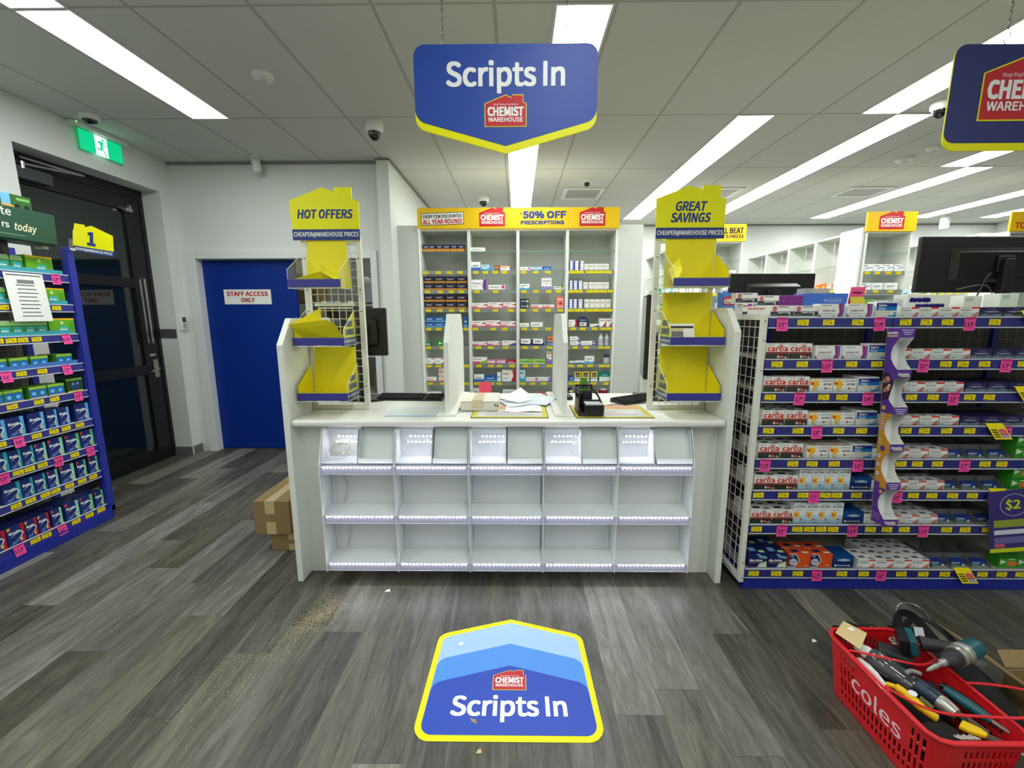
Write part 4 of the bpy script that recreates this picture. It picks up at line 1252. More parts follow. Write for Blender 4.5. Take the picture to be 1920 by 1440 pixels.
_goods = {}
def goods_mesh(k, spec=None):
    if k in _goods:
        return _goods[k]
    w, d, h, body, pr = spec or SPEC[k]
    mb = MB()
    mb.box(-w / 2, w / 2, 0, d, 0, h, ink(body))
    # a printed line on the lid like the front's main colour
    e = .0005
    P = lambda x, y, n: (-w / 2 + x * w, -.00025 - n * .00012, y * h)
    for n, s in enumerate(pr):
        if s[0] == 'r':
            _, x0, y0, x1, y1, c = s
            mb.add([P(x0, y0, n), P(x1, y0, n), P(x1, y1, n), P(x0, y1, n)], [(0, 1, 2, 3)], ink(c))
            if n == 0 and x1 - x0 > .9 and y1 > .99:
                mb.add([(-w / 2, 0, h + e), (w / 2, 0, h + e), (w / 2, d * .3, h + e), (-w / 2, d * .3, h + e)], [(0, 1, 2, 3)], ink(c))
        elif s[0] == 'p':
            mb.add([P(x, y, n) for x, y in s[1]], [tuple(range(len(s[1])))], ink(s[2]))
        elif s[0] == 'c':
            _, x, y, r, c = s
            q = P(x, y, n)
            mb.disc(q, r * h, UX, UZ, ink(c), 14)
        elif s[0] == 't':
            _, tx, x, y, hh, c, wd = s
            mb.text(tx, P(x, y, n), UX, UZ, hh * h, ink(c), fit=wd * w, bold=.042 if hh > .3 else .035, res=1)
    # print on the lid
    if k in ('R', 'A', 'K', 'X', 'O', 'L'):
        c1 = {'R': (96, 104, 130), 'A': (206, 50, 56), 'K': (30, 30, 30), 'X': (246, 186, 34), 'O': (34, 40, 96), 'L': (120, 170, 200)}[k]
        z = h + .0006
        mb.add([(-w * .3, d * .3, z), (w * .05, d * .3, z), (w * .05, d * .7, z), (-w * .3, d * .7, z)], [(0, 1, 2, 3)], ink(c1))
        mb.add([(w * .15, d * .15, z), (w * .45, d * .15, z), (w * .45, d * .4, z), (w * .15, d * .4, z)], [(0, 1, 2, 3)], ink({'R': (120, 122, 126), 'A': (62, 64, 70), 'K': (60, 56, 54), 'X': (180, 180, 180), 'O': (230, 230, 230), 'L': (190, 220, 160)}[k]))
    me = mb.mesh('carton')
    _goods[k] = me
    return me
DESC = {'A': 'slim white carton with grey band', 'C': 'white carton with purple and blue stripes', 'P': 'blue and white effervescent tablet pack', 'R': 'white carton with red corner triangle',
        'N': 'dark navy tablet carton', 'K': 'white carton with large orange-red word', 'X': 'white carton with yellow flower', 'Y': 'tall white carton with yellow flower', 'D': 'blue carton with white arrow',
        'T': 'tiny blue and white packet', 'L': 'navy carton with pale green corner', 'O': 'orange carton with navy arrow', 'G': 'green carton with white arrow',
        'g1': 'wide bright green carton', 'g2': 'small green carton with teal window', 'g3': 'green twin pack with blue windows', 'g4': 'dark green twin pot carton',
        'nb': 'navy carton with light blue side', 'nt': 'navy carton with teal side', 'ng': 'navy carton with green side', 'nm': 'navy carton with mint side', 'nr': 'navy carton with red side'}

# ------------------------------------------------------------------ price tickets shared by all shelves
def ticket_mesh(pink, v):
    mb = MB()
    if pink:
        w, h = .054, .066
        mb.box(-w / 2, w / 2, -.0008, 0, -h, 0, PTICK)
        mb.add([(-w * .46, -.0012, -.002), (w * .46, -.0012, -.002), (w * .46, -.0012, -.0075), (-w * .46, -.0012, -.0075)], [(0, 1, 2, 3)], ink((150, 24, 80)))
        mb.add([(-w * .3, -.0012, -.011), (w * .3, -.0012, -.011), (w * .3, -.0012, -.014), (-w * .3, -.0012, -.014)], [(0, 1, 2, 3)], ink((170, 40, 100)))
        mb.text(['$3', '$14', '$15', '$2', '$7', '$4'][v], (-.006, -.0012, -.044), UX, UZ, .019, K_INK, bold=.02, res=1)
        mb.text(['49', '69', '99', '29', '99', '99'][v], (.013, -.0012, -.033), UX, UZ, .009, K_INK, bold=.02, res=1)
        mb.add([(-w * .25, -.0012, -.051), (w * .25, -.0012, -.051), (w * .25, -.0012, -.054), (-w * .25, -.0012, -.054)], [(0, 1, 2, 3)], ink((170, 40, 100)))
    else:
        w, h = .055, .029
        mb.box(-w / 2, w / 2, -.0008, 0, -h / 2, h / 2, YTICK)
        for a, b, c, d, col in ((-.45, .2, .28, .38, (150, 130, 20)), (-.45, .0, -.02, .06, (160, 140, 30)), (-.45, -.05, -.44, -.34, K_), (.0, .45, -.44, -.4, (140, 120, 20))):
            mb.add([(a * w, -.0012, c * h), (b * w, -.0012, c * h), (b * w, -.0012, d * h), (a * w, -.0012, d * h)], [(0, 1, 2, 3)], ink(col))
        mb.text(['$3', '$6', '$14', '$2', '$9', '$5'][v], (.010, -.0012, -.006), UX, UZ, .009, K_INK, bold=.02, res=1)
    return mb.mesh('pink_ticket' if pink else 'price_ticket')
K_INK = ink(K_)
TICK = [ticket_mesh(False, v) for v in range(6)]
PINK = [ticket_mesh(True, v) for v in range(6)]
def wobbler_mesh():
    """Tilted yellow offer card on a clear clip."""
    mb = MB()
    p = [(0, 0, 0), (.085, 0, 0), (.125, -.022, -.078), (.04, -.022, -.078)]
    mb.prism(p, (0, .001, .0003), YTICK)
    f = lambda u, v, k=1: (0 + .085 * u + .04 * v, -.022 * v - .0012 * k, -.078 * v + .0003)
    def q(u0, v0, u1, v1, c, k=1):
        mb.add([f(u0, v0, k), f(u1, v0, k), f(u1, v1, k), f(u0, v1, k)], [(0, 1, 2, 3)], ink(c))
    for i in range(4):
        q(.08, .38 + i * .14, .42, .47 + i * .14, (90, 86, 30))
    mb.add([f(.48, .62), f(.94, .62), f(.94, .42), f(.8, .34), f(.66, .32), f(.48, .42)], [(0, 1, 2, 3, 4, 5)], ink((220, 100, 110)))
    q(.48, .64, .94, .72, (190, 60, 90)); q(.5, .74, .92, .92, (150, 160, 200))
    mb.box(-.012, .03, .001, .004, -.05, -.035, ACRY)
    return mb.mesh('offer_card')
WOB = wobbler_mesh()

LIPZ = [1.459, 1.254, 1.087, .913, .737, .565, .374, .117]
RY = [[1.399, 1.523, 1.664, 1.895, 1.995, 2.097, 2.324], [1.293, 1.417, 1.66, 1.784, 2.122, 2.206, 2.311, 2.5], [1.275, 1.542, 1.633, 1.978, 2.086, 2.267, 2.364], [1.283, 1.433, 1.638, 1.754, 1.977, 2.07, 2.181, 2.297], [1.425, 1.524, 1.637, 1.978, 2.061, 2.163, 2.405, 2.49], [1.264, 1.394, 1.496, 1.611, 1.671, 1.773, 2.067, 2.162, 2.269, 2.37], [1.272, 1.487, 1.549, 1.612, 1.675, 1.871, 1.957, 2.048, 2.269, 2.366, 2.483], [1.28, 1.401, 1.517, 1.753, 1.869, 2.07, 2.187, 2.302, 2.501, 2.603, 2.704]]
RP = [[1.297, 1.767, 2.204], [1.538, 2.015, 2.416], [1.422, 1.762, 2.187], [1.525, 2.478], [1.283, 1.758, 2.301], [1.552, 1.983, 2.475], [1.406, 1.776, 2.148], [1.618, 1.964]]
YF = 2.10
SKICK = mat('blue_kick_plate', (30, 42, 150), .45, var=.04)
def bay(x0, x1, label, first=False):
    t = thing('shelf_gondola', label, 'shelving', ((x0 + x1) / 2, 2.3, 0), 'blue-edged shelf bays of the painkiller aisle')
    up = MB()
    for x in ((x0 + .24,) if not first else (x0 + .26,)):
        up.box(x, x + .032, 2.535, 2.56, .1, 1.45, BLUE)
    up.build('upright', t)
    MB().box(x0, x1, 2.56, 2.565, .1, 1.45, MESHBACK).build('back_panel', t)
    wm = MB()
    n = int((x1 - x0) / .055)
    for k in range(n + 1):
        wm.bar((x0 + (x1 - x0) * k / n, 2.548, .12), (x0 + (x1 - x0) * k / n, 2.548, 1.44), .0018, GWIRE, 4)
    for k in range(26):
        wm.bar((x0, 2.551, .12 + k * .0525), (x1, 2.551, .12 + k * .0525), .0018, GWIRE, 4)
    wm.build('wire_grid', t)
    MB().box(x0, x1, YF + .006, 2.53, 0, .072, SKICK).build('kick_plate', t, bevel=.002)
    for i, z in enumerate(LIPZ):
        s = MB().box(x0, x1, 2.118, 2.545, z - .004, z + .004, GREYSHELF)
        for k in range(1, 4):
            xx = x0 + (x1 - x0) * k / 4
            s.box(xx - .001, xx + .001, 2.12, 2.545, z + .004, z + .0044, MESHBACK)
        so = s.build('shelf', t)
        MB().box(x0 + .002, x1 - .002, YF, YF + .014, z - .044, z + .001, STRIP).build('ticket_strip', so, label='blue ticket strip')
        MB().box(x0 + .002, x1 - .002, YF - .0015, YF + .004, z + .001, z + .006, EDGE).box(x0 + .002, x1 - .002, YF - .002, YF + .004, z - .049, z - .044, EDGE).box(x0 + .002, x1 - .002, YF - .0012, YF, z - .044, z + .002, ACRY).build('clear_channel', so)
        if i < 7:
            MB().box(x0 + .004, x1 - .004, YF + .012, YF + .014, z + .004, z + .026, ACRY).build('clear_fence', so)
        for j, x in enumerate(RY[i]):
            if x0 < x < x1:
                part(TICK[(i * 3 + j) % 6], 'price_ticket', so, (x, YF - .002, z - .021), (0, rnd.uniform(-.03, .03), 0))
        for j, x in enumerate(RP[i]):
            if x0 < x < x1:
                part(PINK[(i * 2 + j) % 6], 'pink_ticket', so, (x, YF - .0025, z + .004), (rnd.uniform(-.06, .02), rnd.uniform(-.05, .05), 0), label='bright pink price ticket')
    return t
g1 = bay(1.232, 1.835, 'blue-edged shelf bay with wire end panel beside the service counter', True)
g2 = bay(1.836, 2.574, 'blue-edged shelf bay right of the purple clip strip', False)
g3 = bay(2.575, 3.18, 'blue-edged shelf bay of green cartons cut by the picture edge', False)
for z, x in ((1.459, 2.437), (1.087, 2.475), (.913, 2.367), (.565, 2.445), (.117, 2.337)):
    so = [c for c in g2.children if c.name.startswith('shelf') and abs(LIPZ[[k for k in g2.children if k.name.startswith('shelf')].index(c)] - z) < .01][0]
    part(WOB, 'offer_card', so, (x, YF - .004, z + (.035 if z > 1 else .02)), (0, 0, 0), label='tilted yellow offer card')
# white wire end panel of the first bay
t = thing('wire_end_panel', 'white framed wire end panel standing between counter and shelves', 'panel', (1.215, 2.31, .04))
f = MB()
f.box(1.203, 1.227, 2.095, 2.125, .045, 1.478, CREAM).box(1.203, 1.227, 2.50, 2.53, .045, 1.478, CREAM).box(1.203, 1.227, 2.125, 2.50, 1.45, 1.478, CREAM).box(1.203, 1.227, 2.125, 2.50, .045, .075, CREAM)
for z in (1.445, 1.35, 1.2, .16, .07):
    f.disc((1.2155, 2.0945, z), .0035, UX, UZ, DARK, 8)
f.build('frame', t, bevel=.002)
wm = MB()
for k in range(1, 7):
    y = 2.125 + .375 * k / 7
    wm.bar((1.215, y, .075), (1.215, y, 1.45), .002, WIRE, 5)
for k in range(1, 27):
    z = .075 + k * .0515
    wm.bar((1.212, 2.125, z), (1.212, 2.50, z), .002, WIRE, 5)
wm.build('wire_mesh', t)

ITEMS = [
 [('A', 1.304), ('A', 1.421), ('C', 1.547), ('C', 1.684), ('P', 1.809), ('R', 1.923), ('R', 2.017), ('R', 2.116), ('R', 2.212), ('N', 2.321), ('N', 2.435), ('N', 2.545)],
 [('K', 1.299), ('K', 1.413), ('C', 1.552), ('C', 1.687), ('P', 1.798), ('R', 1.915), ('R', 2.012), ('R', 2.108), ('R', 2.205), ('N', 2.308), ('N', 2.416), ('N', 2.523)],
 [('K', 1.304), ('K', 1.419), ('X', 1.537), ('X', 1.655), ('P', 1.772), ('R', 1.910), ('R', 2.006), ('R', 2.102), ('R', 2.201), ('N', 2.309), ('N', 2.417), ('N', 2.524)],
 [('K', 1.312), ('K', 1.428), ('X', 1.548), ('X', 1.666), ('P', 1.785), ('R', 1.905), ('R', 2.003), ('R', 2.104), ('R', 2.206), ('N', 2.312), ('N', 2.42), ('N', 2.524)],
 [('K', 1.308), ('K', 1.424), ('X', 1.557), ('X', 1.676), ('P', 1.786), ('R', 1.887), ('R', 1.980), ('R', 2.077), ('R', 2.179), ('T', 2.275), ('T', 2.386), ('T', 2.494)],
 [('K', 1.303), ('K', 1.416), ('Y', 1.512), ('Y', 1.579), ('Y', 1.646), ('Y', 1.713), ('D', 1.802), ('R', 1.905), ('R', 2.0), ('R', 2.094), ('R', 2.189), ('T', 2.277), ('T', 2.384), ('T', 2.495)],
 [('K', 1.299), ('K', 1.413), ('Y', 1.503), ('Y', 1.569), ('Y', 1.634), ('Y', 1.699), ('D', 1.787), ('R', 1.892), ('R', 1.988), ('R', 2.087), ('R', 2.184), ('T', 2.281), ('T', 2.386), ('T', 2.495)],
 [('L', 1.305), ('L', 1.41), ('O', 1.532), ('O', 1.649), ('D', 1.768), ('R', 1.894), ('R', 1.989), ('R', 2.086), ('R', 2.182), ('T', 2.293), ('T', 2.403), ('T', 2.513)]]
shelf_word = ['top', 'second', 'third', 'fourth', 'fifth', 'sixth', 'seventh', 'bottom']
LEFT = ['leftmost', 'second from left', 'third from left', 'fourth from left', 'fifth from left', 'sixth from left', 'seventh from left', 'eighth from left', 'ninth from left', 'tenth from left', 'eleventh from left', 'twelfth from left', 'thirteenth from left', 'fourteenth from left', 'fifteenth from left']
RISER = clear('grey_clear_tray', (200, 204, 204), .08, .08, alpha=.35, acol=(150, 152, 152))
for s, row in enumerate(ITEMS):
    z = LIPZ[s] + .0052
    for j, (k, x) in enumerate(row):
        me = goods_mesh(k)
        w, d, h = SPEC[k][:3]
        y = 2.116 + (.02 if k == 'T' else .0)
        zz = z + (.008 if k == 'T' else 0)
        place(me, 'tablet_carton', '%s, %s on the %s painkiller shelf' % (DESC[k], LEFT[j], shelf_word[s]), 'carton', (x, y, zz if k != 'T' else z), rnd.uniform(-.015, .015), 'cartons on the painkiller shelves')
        # the ones seen standing behind
        nb = 0
        if k == 'K' and s >= 3: nb = 2
        elif k == 'R' and s >= 4: nb = 1 if s < 6 else (2 if s == 6 else 3)
        elif k in ('L', 'O', 'A', 'X', 'D') and s >= 4: nb = 1
        elif k in ('P', 'N') and s >= 2: nb = 1
        elif k == 'Y': nb = 1
        if s == 7 and k == 'R' and j == 5: nb = 1
        for q in range(nb):
            place(me, 'tablet_carton', '%s, row %s behind the %s, %s painkiller shelf' % (DESC[k], ('two', 'three', 'four')[q], ORD[j], shelf_word[s]), 'carton',
                  (x + rnd.uniform(-.003, .003), y + (d + .003) * (q + 1), z), rnd.uniform(-.02, .02), 'cartons on the painkiller shelves')
    # grey clear trays holding the tiny packets
    if s >= 4:
        tr = MB()
        xs = [x for k, x in row if k == 'T']
        xa, xb = xs[0] - .045, xs[-1] + .05
        tr.box(xa, xb, 2.166, 2.168, z, z + .058, RISER).box(xa, xb, 2.1162, 2.1175, z, z + .012, ACRY)
        for x in [xa] + [(xs[i] + xs[i + 1]) / 2 for i in range(len(xs) - 1)] + [xb]:
            tr.prism([(x - .001, 2.118, z), (x - .001, 2.118, z + .018), (x - .001, 2.168, z + .058), (x - .001, 2.30, z + .058), (x - .001, 2.30, z)], (.002, 0, 0), RISER)
        single(tr, 'clear_tray', 'grey clear divider tray round the tiny blue packets on the %s shelf' % shelf_word[s], 'tray', ((xa + xb) / 2, 2.2, z), 'divider trays')
# green goods at the cropped end
for s, xs in ((4, (2.62,)), (5, (2.63, 2.735)), (6, (2.635,)), (7, (2.652, 2.75))):
    z = LIPZ[s] + .0052
    for j, x in enumerate(xs):
        for lv in range({4: 2, 5: 2, 6: 1, 7: 1}[s]):
            place(goods_mesh('G'), 'tablet_carton', 'green carton with white arrow, %s on the %s painkiller shelf%s' % (('nearer the navy packs', 'outermost')[j], shelf_word[s], ', stacked' if lv else ''), 'carton', (x, 2.12, z + lv * .0645), rnd.uniform(-.03, .03), 'green cartons at the shelf end')
# slim cartons filed upright and two lying flat above the wire end panel
sl = (.0118, .09, .0555, W_, [('r', 0, .0, 1, .25, (60, 60, 66)), ('c', .5, .78, .09, (200, 60, 60))])
me = goods_mesh('slim', sl)
for k in range(12):
    x = 1.210 + k * .0128
    place(me, 'slim_carton', 'thin white carton filed on edge, %s above the wire end panel' % LEFT[k], 'carton', (x, 2.295, 1.4785 if x < 1.234 else 1.4645), 0, 'thin cartons filed upright')
for k, x in enumerate((1.222, 1.338)):
    place(goods_mesh('A'), 'tablet_carton', 'slim white carton lying above the filed cartons, %s one' % ('nearer the counter', 'farther from the counter')[k], 'carton', (x, 2.30, 1.5345 if k == 0 else 1.5205), (-.02, .04)[k], 'cartons above the wire end panel')
UNIT = {
 (1, 1): [('pn', -0.973, 2.141, 0.075, 0.07), ('pn', -0.895, 2.141, 0.075, 0.07), ('pn', -0.818, 2.14, 0.072, 0.07), ('pn', -0.74, 2.14, 0.078, 0.07), ('pn', -0.661, 2.14, 0.072, 0.07), ('pn', -0.587, 2.139, 0.072, 0.07)],
 (1, 3): [('pw', -0.944, 1.743, 0.111, 0.066), ('pw', -0.826, 1.743, 0.117, 0.066), ('pw', -0.705, 1.743, 0.116, 0.066), ('pw', -0.588, 1.742, 0.109, 0.066), ('pw', -0.942, 1.817, 0.11, 0.066), ('pw', -0.824, 1.817, 0.116, 0.066), ('pw', -0.703, 1.816, 0.116, 0.066), ('pw', -0.586, 1.816, 0.109, 0.066)],
 (1, 4): [('pw', -0.951, 1.543, 0.111, 0.07), ('pw', -0.832, 1.542, 0.117, 0.07), ('pw', -0.71, 1.542, 0.117, 0.07), ('pw', -0.592, 1.542, 0.11, 0.07), ('pw', -0.948, 1.617, 0.111, 0.074), ('pw', -0.83, 1.617, 0.117, 0.074), ('pw', -0.708, 1.617, 0.117, 0.074), ('pw', -0.591, 1.616, 0.109, 0.074)],
 (1, 5): [('bl', -0.955, 1.351, 0.101, 0.052), ('bl', -0.841, 1.351, 0.118, 0.052), ('bl', -0.953, 1.407, 0.101, 0.053), ('bl', -0.839, 1.407, 0.118, 0.053), ('bl', -0.553, 1.35, 0.038, 0.109)],
 (1, 6): [('gr', -0.974, 1.143, 0.048, 0.035), ('ga', -0.844, 1.147, 0.082, 0.061)],
 (1, 7): [('rw', -0.956, 0.946, 0.098, 0.062), ('rw', -0.85, 0.946, 0.104, 0.062)],
 (1, 8): [('ow', -0.953, 0.749, 0.103, 0.047), ('ow', -0.823, 0.749, 0.086, 0.044), ('ow', -0.822, 0.797, 0.086, 0.047), ('ow', -0.82, 0.847, 0.086, 0.047)],
 (1, 9): [('wh', -0.93, 0.606, 0.15, 0.024)],
 (2, 1): [('wt', -0.414, 2.142, 0.149, 0.039)],
 (2, 2): [('wb', -0.442, 1.943, 0.094, 0.091), ('lb', -0.335, 1.942, 0.09, 0.062), ('br', -0.228, 1.942, 0.1, 0.055), ('wo', -0.124, 1.941, 0.097, 0.048)],
 (2, 3): [('wp', -0.41, 1.746, 0.162, 0.106), ('wk', -0.214, 1.744, 0.176, 0.051)],
 (2, 4): [('pk', -0.404, 1.549, 0.166, 0.06), ('pk', -0.233, 1.548, 0.167, 0.063), ('pk', -0.077, 1.548, 0.137, 0.067)],
 (2, 5): [('pk', -0.415, 1.35, 0.145, 0.067), ('pk', -0.256, 1.35, 0.164, 0.071), ('pk', -0.089, 1.349, 0.161, 0.06)],
 (2, 6): [('pk', -0.406, 1.15, 0.163, 0.038), ('pk', -0.248, 1.15, 0.137, 0.046), ('wbr', -0.086, 1.149, 0.154, 0.051)],
 (2, 7): [('wpg', -0.409, 0.948, 0.155, 0.072), ('mg', -0.279, 0.948, 0.096, 0.047), ('mg', -0.173, 0.948, 0.107, 0.047), ('rd', -0.056, 0.948, 0.095, 0.047)],
 (2, 8): [('wb', -0.417, 0.755, 0.109, 0.073), ('bl', -0.29, 0.752, 0.136, 0.063), ('wt', -0.196, 0.752, 0.042, 0.099), ('wr', -0.087, 0.749, 0.156, 0.126)],
 (2, 9): [('wb', -0.461, 0.611, 0.063, 0.067), ('wt', -0.085, 0.61, 0.141, 0.051)],
 (3, 2): [('wk', 0.09, 1.952, 0.109, 0.033), ('lb', 0.207, 1.952, 0.12, 0.036), ('bl', 0.32, 1.952, 0.097, 0.039)],
 (3, 3): [('wbw', 0.085, 1.752, 0.105, 0.062), ('wz', 0.318, 1.751, 0.105, 0.12), ('gw', 0.454, 1.751, 0.105, 0.047)],
 (3, 4): [('nv', 0.086, 1.55, 0.1, 0.046), ('nv', 0.085, 1.6, 0.1, 0.052), ('sk', 0.219, 1.55, 0.121, 0.039), ('sk', 0.345, 1.55, 0.118, 0.039), ('sa', 0.466, 1.549, 0.079, 0.126)],
 (3, 5): [('wt', 0.084, 1.349, 0.102, 0.038), ('wt', 0.216, 1.349, 0.131, 0.051)],
 (3, 6): [('nw', 0.095, 1.154, 0.131, 0.069), ('nw', 0.231, 1.153, 0.135, 0.069), ('ob', 0.367, 1.15, 0.084, 0.102)],
 (3, 7): [('gn', 0.1, 0.948, 0.135, 0.051), ('gn', 0.242, 0.948, 0.139, 0.051), ('wpt', 0.354, 0.952, 0.048, 0.132)],
 (3, 8): [('lb', 0.064, 0.752, 0.062, 0.123), ('wk', 0.166, 0.752, 0.131, 0.039), ('wv', 0.306, 0.752, 0.14, 0.039)],
 (4, 2): [('tb', 0.571, 1.951, 0.042, 0.094), ('tb', 0.627, 1.95, 0.049, 0.094), ('tb', 0.682, 1.95, 0.052, 0.094), ('tw', 0.738, 1.953, 0.045, 0.066), ('tw', 0.791, 1.953, 0.049, 0.066), ('tw', 0.844, 1.952, 0.048, 0.066), ('tw', 0.896, 1.952, 0.048, 0.066), ('tw', 0.95, 1.952, 0.052, 0.066)],
 (4, 3): [('tb', 0.572, 1.751, 0.041, 0.091), ('tb', 0.619, 1.75, 0.045, 0.091), ('tb', 0.671, 1.75, 0.051, 0.091), ('tw', 0.735, 1.75, 0.047, 0.076), ('tw', 0.793, 1.75, 0.048, 0.076), ('tw', 0.846, 1.75, 0.05, 0.076), ('tw', 0.898, 1.75, 0.048, 0.076), ('tw', 0.955, 1.749, 0.057, 0.076)],
 (4, 4): [('tb', 0.574, 1.551, 0.038, 0.095), ('tb', 0.62, 1.551, 0.045, 0.095), ('tb', 0.674, 1.55, 0.056, 0.095), ('tw', 0.754, 1.55, 0.05, 0.095), ('tw', 0.81, 1.55, 0.05, 0.095), ('tw', 0.866, 1.55, 0.053, 0.095), ('tw', 0.923, 1.55, 0.05, 0.095), ('tw', 0.981, 1.55, 0.056, 0.095)],
 (4, 5): [('wr', 0.606, 1.351, 0.088, 0.075), ('ARCH', 0.718, 1.348, 0.125, 0.112), ('wbr', 0.839, 1.347, 0.096, 0.03), ('wm', 0.927, 1.347, 0.065, 0.09), ('wm', 0.999, 1.347, 0.058, 0.09)],
 (4, 6): [('wv', 0.639, 1.15, 0.115, 0.044), ('wv', 0.632, 1.199, 0.104, 0.043), ('wv', 0.778, 1.15, 0.153, 0.044), ('BOT', 0.922, 1.149, 0.064, 0.122), ('BOT', 0.987, 1.149, 0.057, 0.122)],
 (4, 7): [('wb', 0.607, 0.949, 0.059, 0.026), ('wb', 0.694, 0.949, 0.1, 0.031), ('wbw', 0.799, 0.949, 0.1, 0.081), ('JAR', 0.994, 0.952, 0.072, 0.093)],
 (4, 8): [('bl', 0.602, 0.753, 0.047, 0.066), ('yb', 0.673, 0.751, 0.075, 0.107), ('yb', 0.759, 0.751, 0.081, 0.107), ('yb', 0.854, 0.751, 0.076, 0.107), ('te', 0.964, 0.751, 0.124, 0.099)],
 (4, 9): [('nv', 0.593, 0.61, 0.039, 0.067), ('JR2', 0.966, 0.605, 0.097, 0.064)],
}
UNIT_TICKETS= {(1, 2): [-0.967, -0.83, -0.715, -0.602], (1, 3): [-0.951, -0.816, -0.697, -0.593], (1, 4): [-0.949, -0.828, -0.7, -0.591], (1, 5): [-0.953, -0.847, -0.549], (1, 6): [-0.965, -0.808], (1, 7): [-0.965, -0.859, -0.552], (1, 8): [-0.955, -0.815, -0.556], (2, 2): [-0.434, -0.333, -0.228, -0.133], (2, 3): [-0.424, -0.226], (2, 4): [-0.423, -0.228, -0.069], (2, 5): [-0.448, -0.256, -0.131], (2, 6): [-0.418, -0.285, -0.122], (2, 7): [-0.417, -0.283, -0.189, -0.052], (2, 8): [-0.44, -0.282, -0.195], (3, 2): [0.073, 0.202, 0.328], (3, 3): [0.075, 0.204, 0.338, 0.442], (3, 4): [0.067, 0.199, 0.337, 0.465], (3, 5): [0.082, 0.2, 0.34], (3, 6): [0.086, 0.208, 0.353], (3, 7): [0.094, 0.209, 0.355], (3, 8): [0.064, 0.172, 0.295], (4, 2): [0.572, 0.624, 0.676, 0.757, 0.809, 0.86, 0.912, 0.971], (4, 3): [0.576, 0.621, 0.67, 0.765, 0.819, 0.874, 0.926, 0.994], (4, 4): [0.577, 0.64, 0.697, 0.763, 0.817, 0.873, 0.937, 0.993], (4, 5): [0.607, 0.71, 0.837, 0.927, 0.992], (4, 6): [0.634, 0.751, 0.915, 0.981], (4, 7): [0.593, 0.692, 0.802, 0.926, 0.987], (4, 8): [0.597, 0.658, 0.843, 0.979]}

# ------------------------------------------------------------------ cardboard clip strip hanging at the bay joint
t = thing('clip_strip', 'tall purple and gold cardboard clip strip hanging between two shelf bays', 'display', (1.83, 2.02, 1.414))
t.rotation_euler = (-.062, 0, 0)
def lpart(parent, name, mb, label=None, bevel=0):
    """A part given in its thing's own coordinates."""
    o = bpy.data.objects.new(name, mb.mesh(name))
    o.parent = parent
    COL.objects.link(o)
    if label:
        o['label'] = label
    if bevel:
        b = o.modifiers.new('soft_edges', 'BEVEL')
        b.width = bevel; b.segments = 2; b.limit_method = 'ANGLE'
    return o
WCARD = mat('white_card', (228, 230, 226), .7, var=.02)
GOLDC = ink((206, 146, 44))
hx = .034
levels = [(0, -.045), (-.196, -.236), (-.376, -.410), (-.556, -.592), (-.745, -.781), (-.932, -.965)]
m_ = MB().box(-hx, hx, .058, .061, -.965, 0, WCARD)
for zt, zb in levels[1:]:
    m_.box(-hx + .002, hx - .002, -.010, .058, zt - .002, zt, WCARD)
lpart(t, 'tray_back', m_)
